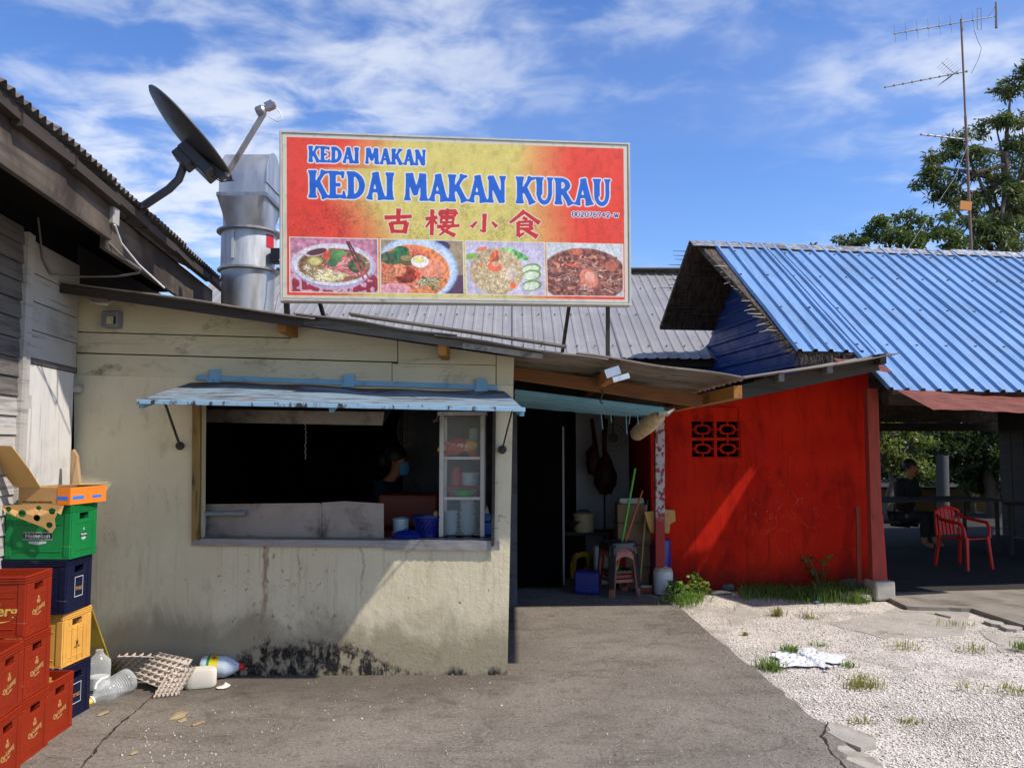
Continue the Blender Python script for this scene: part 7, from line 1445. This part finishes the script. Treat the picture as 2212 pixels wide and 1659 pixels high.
tree('shade_tree', 'dark leafy tree filling the right of the pavilion opening', (at(2150, 1000, 17.6).x, 17.6, 0), at(2150, 950, 17.6), [Pt(2110, 960, 17.6, 80, 60), Pt(2180, 1000, 17.6, 80, 60), Pt(2060, 940, 17.6, 60, 50), Pt(2250, 960, 17.6, 90, 70), Pt(2040, 1000, 18, 60, 40), Pt(2130, 900, 18, 120, 50), Pt(2200, 1060, 17.8, 70, 40), Pt(2110, 1030, 18, 60, 30)], .14, .06, M['leaf_a'], 1.5, .14)
tree('far_tree', 'dark tree behind the sunlit one beyond the pavilion', (at(2010, 1000, 26).x, 26, 0), at(2010, 900, 26), [Pt(1990, 960, 26, 120, 90), Pt(2100, 980, 26, 120, 80), Pt(1900, 980, 26, 90, 80)], .16, .07, M['leaf_a'], 1.1, .2)
for k_, (x_, y_) in enumerate(((5.2, 18.2), (7.6, 18.6), (10.4, 18.8), (13.2, 19))): tree('added_shade_canopy', ('unseen tree added for its shade behind the pavilion roof near the sunlit tree', 'unseen tree added for its shade behind the middle of the pavilion', 'unseen tree added for its shade behind the right part of the pavilion', 'outermost unseen tree added for its shade at the far right behind the pavilion')[k_], (x_, y_, 0), (x_, y_, 3.2), [((x_+dx, y_+dy, 3.9+dz), (1.1, 1.1, .6)) for dx, dy, dz in ((-.7, -.5, 0), (.7, -.6, .2), (0, .8, .1), (-.9, 1.2, .0), (.9, 1.3, .1))], .2, .1, M['leaf_a'], .8, .12, False, 'trees added to shade the ground behind the pavilion')  # unseen trees, added to cast shade on the ground behind the pavilion
m = thing('far_thicket', 'dark thicket closing the view behind the pavilion', 'thicket', (9, 34, 0)); leaves([((x_, 34+random.uniform(-1, 1), random.uniform(.3, 3.5)), (1.6, 1.0, 1.4), 420) for x_ in np.arange(2, 26, .55)], .28, .12, M['leaf_a'], m, name='foliage'); m['kind'] = 'stuff'
# grass tufts on the gravel and along the red wall
def tuft(label, p, n, h, spread, m, cat='grass', group='grass tufts on the gravel'):
    t = MB()
    for k in range(n):
        a = random.uniform(0, 6.283); l_ = h*random.uniform(.45, 1.1); o_ = Vector((random.gauss(0, spread*.35), random.gauss(0, spread*.35), 0)); d = Vector((math.cos(a), math.sin(a), 0)); w_ = Vector((-d.y, d.x, 0))*random.uniform(.0022, .0042); e_ = random.uniform(.15, 1.0); b1 = o_+d*l_*.42*e_+Vector((0, 0, l_*(.62-.25*e_))); b2 = o_+d*l_*1.1*e_+Vector((random.uniform(-.01, .01), random.uniform(-.01, .01), l_*(.98-.62*e_)))
        t.add([o_-w_, o_+w_, b1-w_*.8, b1+w_*.8, b2], [(0, 1, 3, 2), (2, 3, 4)])
    o = t.build('grass_tuft', m, None); o.location = p; tag(o, label, cat, group); return o
for (px, py, n, h, s, m, l_) in ((1668, 1446, 150, .11, .09, 'grass', 'dense green grass tuft at the slab edge below the white sheet'), (1708, 1412, 110, .10, .06, 'grass', 'green grass tuft behind the white sheet'), (1772, 1394, 50, .04, .07, 'grass', 'flat little grass patch above the white sheet'), (1862, 1484, 110, .09, .10, 'drygrass', 'yellowing grass tuft in the middle of the gravel'), (1868, 1466, 24, .05, .05, 'drygrass', 'tiny sprig just behind the yellowing tuft'), (1832, 1440, 40, .05, .06, 'grass', 'small grass sprig right of the black bottle cap'), (1950, 1400, 50, .09, .11, 'drygrass', 'sparse dry grass by the cracked slab'), (2100, 1405, 30, .09, .09, 'drygrass', 'thin dry stalks left of the right slab'), (1965, 1562, 30, .04, .05, 'drygrass', 'low dry sprig in the lower gravel'), (1862, 1562, 30, .05, .06, 'drygrass', 'low sprig by the broken slab edge'), (2190, 1492, 60, .06, .09, 'drygrass', 'flattened dry tuft at the right edge'), (2090, 1486, 26, .05, .07, 'drygrass', 'thin dry sprig left of the flattened tuft'), (2205, 1402, 60, .09, .05, 'grass', 'green tuft at the right edge beside the slab'), (1850, 1302, 90, .16, .10, 'grass', 'tall green tuft in front of the grey boulder'), (1750, 1335, 36, .10, .08, 'drygrass', 'sparse tuft on the slab edge below the weeds'), (2060, 1350, 60, .06, .14, 'drygrass', 'dry grass in the joint between two slabs'), (1680, 1330, 70, .12, .045, 'drygrass', 'leaning dry stalks below the weed strip'), (1610, 1372, 40, .05, .015, 'drygrass', 'few stalks near the dark crack')):
    tuft(l_, gnd(px, py, -.018 if px < 2040 else 0.0), int(n*1.2), h*1.1, s*1.5, M[m])
m = MB()
for k in range(2600):
    px = random.uniform(1585, 1885)+random.gauss(0, 8); py = random.gauss(1284, 7)+(6 if px > 1700 else 0)
    if 1440 < px < 1600 and random.random() < .8: continue
    p = gnd(px, py, -.018); a = random.uniform(0, 6.283); l_ = random.uniform(.06, .17)*(1.25 if px > 1760 else .85); d = Vector((math.cos(a), math.sin(a), 0)); w_ = Vector((-d.y, d.x, 0))*random.uniform(.002, .004); b1 = p+d*l_*.2+Vector((0, 0, l_*.6)); b2 = p+d*l_*.7+Vector((0, 0, l_*.85)); m.add([p-w_, p+w_, b1-w_*.8, b1+w_*.8, b2], [(0, 1, 3, 2), (2, 3, 4)])
for k in range(900):
    p = gnd(random.gauss(1480, 22), random.gauss(1296, 8), -.01); a = random.uniform(0, 6.283); l_ = random.uniform(.05, .13); d = Vector((math.cos(a), math.sin(a), 0)); w_ = Vector((-d.y, d.x, 0))*random.uniform(.0025, .004); b1 = p+d*l_*.3+Vector((0, 0, l_*.6)); b2 = p+d*l_*.9+Vector((0, 0, l_*.6)); m.add([p-w_, p+w_, b1-w_*.8, b1+w_*.8, b2], [(0, 1, 3, 2), (2, 3, 4)])
o = m.build('weed_strip', M['grass'], None); o['kind'] = 'stuff'; tag(o, 'strip of green grass along the foot of the red wall', 'grass', kind='stuff')
def weed(label, p, h, n, m, lw_=.045, cat='weed'):
    t = thing('weed', label, cat, p); st = MB(); cl = []
    for k in range(n):
        a = random.uniform(0, 6.283); e_ = Vector(p)+Vector((math.cos(a)*h*.35, math.sin(a)*h*.35, h*random.uniform(.5, 1))); st.tube([p, Vector(p).lerp(e_, .5)+Vector((0, 0, h*.12)), e_], [.005, .004, .002], 5); cl.append((e_, (.04, .04, .03), 6)); cl.append((Vector(p).lerp(e_, .6), (.04, .04, .03), 3))
    st.build('stem', M['grass'], t); leaves(cl, lw_*1.5, lw_, m, t, .1, 'leaf_cluster')
weed('broad-leaved weed beside the white bucket', gnd(1508, 1288, -.01), .20, 7, M['grass'], .045); weed('tall yellow-green weed against the right part of the red wall', gnd(1776, 1276, -.01), .40, 7, M['leaf_c'], .05); weed('small leafy weed left of the white bucket weed', gnd(1462, 1292, -.01), .14, 7, M['grass'], .05)
weed('tiny green seedling at the foot of the cream wall', gnd(976, 1446), .10, 5, M['grass'], .035)
t = thing('dry_stalk', 'dead brown twig standing in the weeds against the red wall', 'twig', gnd(1762, 1275)); q = lambda px, py: at(px, py, 8.72); MB().tube([q(1764, 1268), q(1762, 1238), q(1738, 1200)], [.007, .006, .003], 5).tube([q(1762, 1240), q(1785, 1215), q(1812, 1200)], [.005, .004, .002], 5).build('stem', M['wood_dark'], t)
# stones
def stone(label, p, r, m, sq=.6, seed=0):
    bm = bmesh.new(); bmesh.ops.create_icosphere(bm, subdivisions=3, radius=1); rs = random.Random(seed); o3 = [Vector((rs.gauss(0, 1), rs.gauss(0, 1), rs.gauss(0, 1))).normalized() for _ in range(9)]; am = [rs.uniform(.55, .9) for _ in range(9)]
    for v_ in bm.verts:
        d = v_.co.copy()
        for a, k in zip(o3, am):
            h = v_.co.dot(a)
            if h > k: v_.co -= a*(h-k)*.85
        v_.co *= 1+.04*math.sin(d.x*9+d.y*7+d.z*5); v_.co = Vector((v_.co.x*r[0], v_.co.y*r[1], v_.co.z*r[2]))
    me = bpy.data.meshes.new('stone'); bm.to_mesh(me); bm.free(); me.polygons.foreach_set('use_smooth', [True]*len(me.polygons)); me.set_sharp_from_angle(angle=R(35)); me.materials.append(m); o = bpy.data.objects.new('stone', me); COL.objects.link(o); o.location = p+Vector((0, 0, r[2]*sq)); return tag(o, label, 'stone', 'stones along the red wall')
M['rock'] = mat('grey_rock', srgb(104, 102, 98), .9, .25, scale=9, bump=.6, bscale=30, dirt=srgb(60, 58, 54), dlo=.5, dhi=.7)
stone('large grey boulder beside the pavilion post', gnd(1842, 1281, -.02), (.17, .13, .10), M['rock'], .6, 3); stone('pale flat boulder in front of the grey boulder', gnd(1850, 1296, -.02), (.20, .16, .06), M['slab'], .4, 4); stone('small grey stone in the weeds', gnd(1572, 1277, -.02), (.07, .06, .06), M['rock'], .6, 5); stone('flat dark stone under the small grey one', gnd(1558, 1284, -.02), (.13, .08, .035), M['rock'], .5, 6); stone('pinkish brick chunk behind the bucket weed', gnd(1468, 1279, -.02), (.06, .06, .06), mat('brick_pink', srgb(168, 130, 116), .9, .2), .6, 8); stone('stone packing under the white bucket', gnd(1428, 1283, -.02), (.14, .08, .03), M['rock'], .5, 9)
# loose shell grit on the gravel
N = 46000; pos = np.zeros((N, 3)); px = rng.uniform(1480, 2260, N); py = 1300+(1680-1300)*rng.random(N)**.8
keep = []
for i in range(N):
    g_ = gnd(px[i], py[i], -.02); 
    lim = np.interp(py[i], [1312, 1388, 1470, 1545, 1630, 1680], [1470, 1560, 1660, 1752, 1852, 1900])
    if px[i] < lim+3: continue
    pn = math.sin(g_.x*3.1+1.3*math.sin(g_.y*2.3))+math.sin(g_.y*2.7+g_.x*1.9+2)+.6*math.sin(g_.x*7.3+g_.y*5.1)
    if pn < -.5 and random.random() < .7: continue
    keep.append((g_.x, g_.y, -.018))
pos = np.array(keep); N = len(pos); oc = np.array([(1, 0, 0), (-1, 0, 0), (0, 1, 0), (0, -1, 0), (0, 0, 1), (0, 0, -1)], float); of = np.array([(0, 2, 4), (2, 1, 4), (1, 3, 4), (3, 0, 4), (2, 0, 5), (1, 2, 5), (3, 1, 5), (0, 3, 5)])
sc = rng.uniform(.002, .0062, (N, 1, 1))*rng.choice([1, 1, 1, 1.7], (N, 1, 1))*rng.uniform(.6, 1.2, (N, 1, 3))*np.array([1.2, 1.2, .7]); th_ = rng.uniform(0, 6.28, N); c_, s_ = np.cos(th_), np.sin(th_); vv = oc[None]*sc+rng.normal(0, .0012, (N, 6, 3)); x_, y_ = vv[..., 0].copy(), vv[..., 1].copy(); vv[..., 0] = x_*c_[:, None]-y_*s_[:, None]; vv[..., 1] = x_*s_[:, None]+y_*c_[:, None]; vv += pos[:, None]; A = vv.reshape(-1, 3); Fi = (of[None]+6*np.arange(N)[:, None, None]).reshape(-1)
me = bpy.data.meshes.new('shell_grit'); me.vertices.add(len(A)); me.vertices.foreach_set('co', A.astype(np.float32).ravel()); k = N*8; me.loops.add(3*k); me.loops.foreach_set('vertex_index', Fi.astype(np.int32)); me.polygons.add(k); me.polygons.foreach_set('loop_start', np.arange(0, 3*k, 3, dtype=np.int32)); me.polygons.foreach_set('loop_total', np.full(k, 3, np.int32)); me.update()
b = NB('shell_grit'); i = b.island(); c = b.mix(i, srgb(198, 188, 175), srgb(232, 225, 215)); c = b.mix(b.math('MULTIPLY', b.ramp(b.noise(1.6, 5, .65, None, .4), .45, .7), .55), c, srgb(160, 148, 132)); c = b.mix(b.ramp(i, .955, .96), c, srgb(112, 100, 88)); me.materials.append(b.fin(c, .8)); o = bpy.data.objects.new('shell_grit', me); COL.objects.link(o); tag(o, 'white crushed shell and gravel covering the ground', 'gravel', kind='stuff')

# fine grit lying on the concrete, denser towards the gravel edge
def chips(pts, lo, hi, name, m, label):
    pts = np.array(pts); N = len(pts); sc = rng.uniform(lo, hi, (N, 1, 1))*rng.uniform(.6, 1.2, (N, 1, 3))*np.array([1.1, 1.1, .6]); vv = oc[None]*sc+pts[:, None]; A = vv.reshape(-1, 3); Fi = (of[None]+6*np.arange(N)[:, None, None]).reshape(-1); k = N*8
    me = bpy.data.meshes.new(name); me.vertices.add(len(A)); me.vertices.foreach_set('co', A.astype(np.float32).ravel()); me.loops.add(3*k); me.loops.foreach_set('vertex_index', Fi.astype(np.int32)); me.polygons.add(k); me.polygons.foreach_set('loop_start', np.arange(0, 3*k, 3, dtype=np.int32)); me.polygons.foreach_set('loop_total', np.full(k, 3, np.int32)); me.update(); me.materials.append(m)
    o = bpy.data.objects.new(name, me); COL.objects.link(o); tag(o, label, 'grit', kind='stuff')
b = NB('yard_grit'); i = b.island(); c = b.mix(b.ramp(i, .0, .8), srgb(72, 62, 52), srgb(140, 130, 116)); c = b.mix(b.ramp(i, .86, .88), c, srgb(206, 198, 186))
P_ = []
for k in range(9000):
    x_, y_ = random.uniform(-2.6, 1.62), 3.2+5.2*random.random()**1.3
    if y_ > 5.6 and x_ < .05: continue
    P_.append((x_, y_, .0015))
for k in range(1800):
    y_ = random.uniform(3.6, 7.9); P_.append((1.66-abs(random.gauss(0, .16)), y_, .0015))
chips(P_, .0012, .0042, 'yard_grit', b.fin(c, .9), 'fine brown grit and sand lying on the concrete yard')
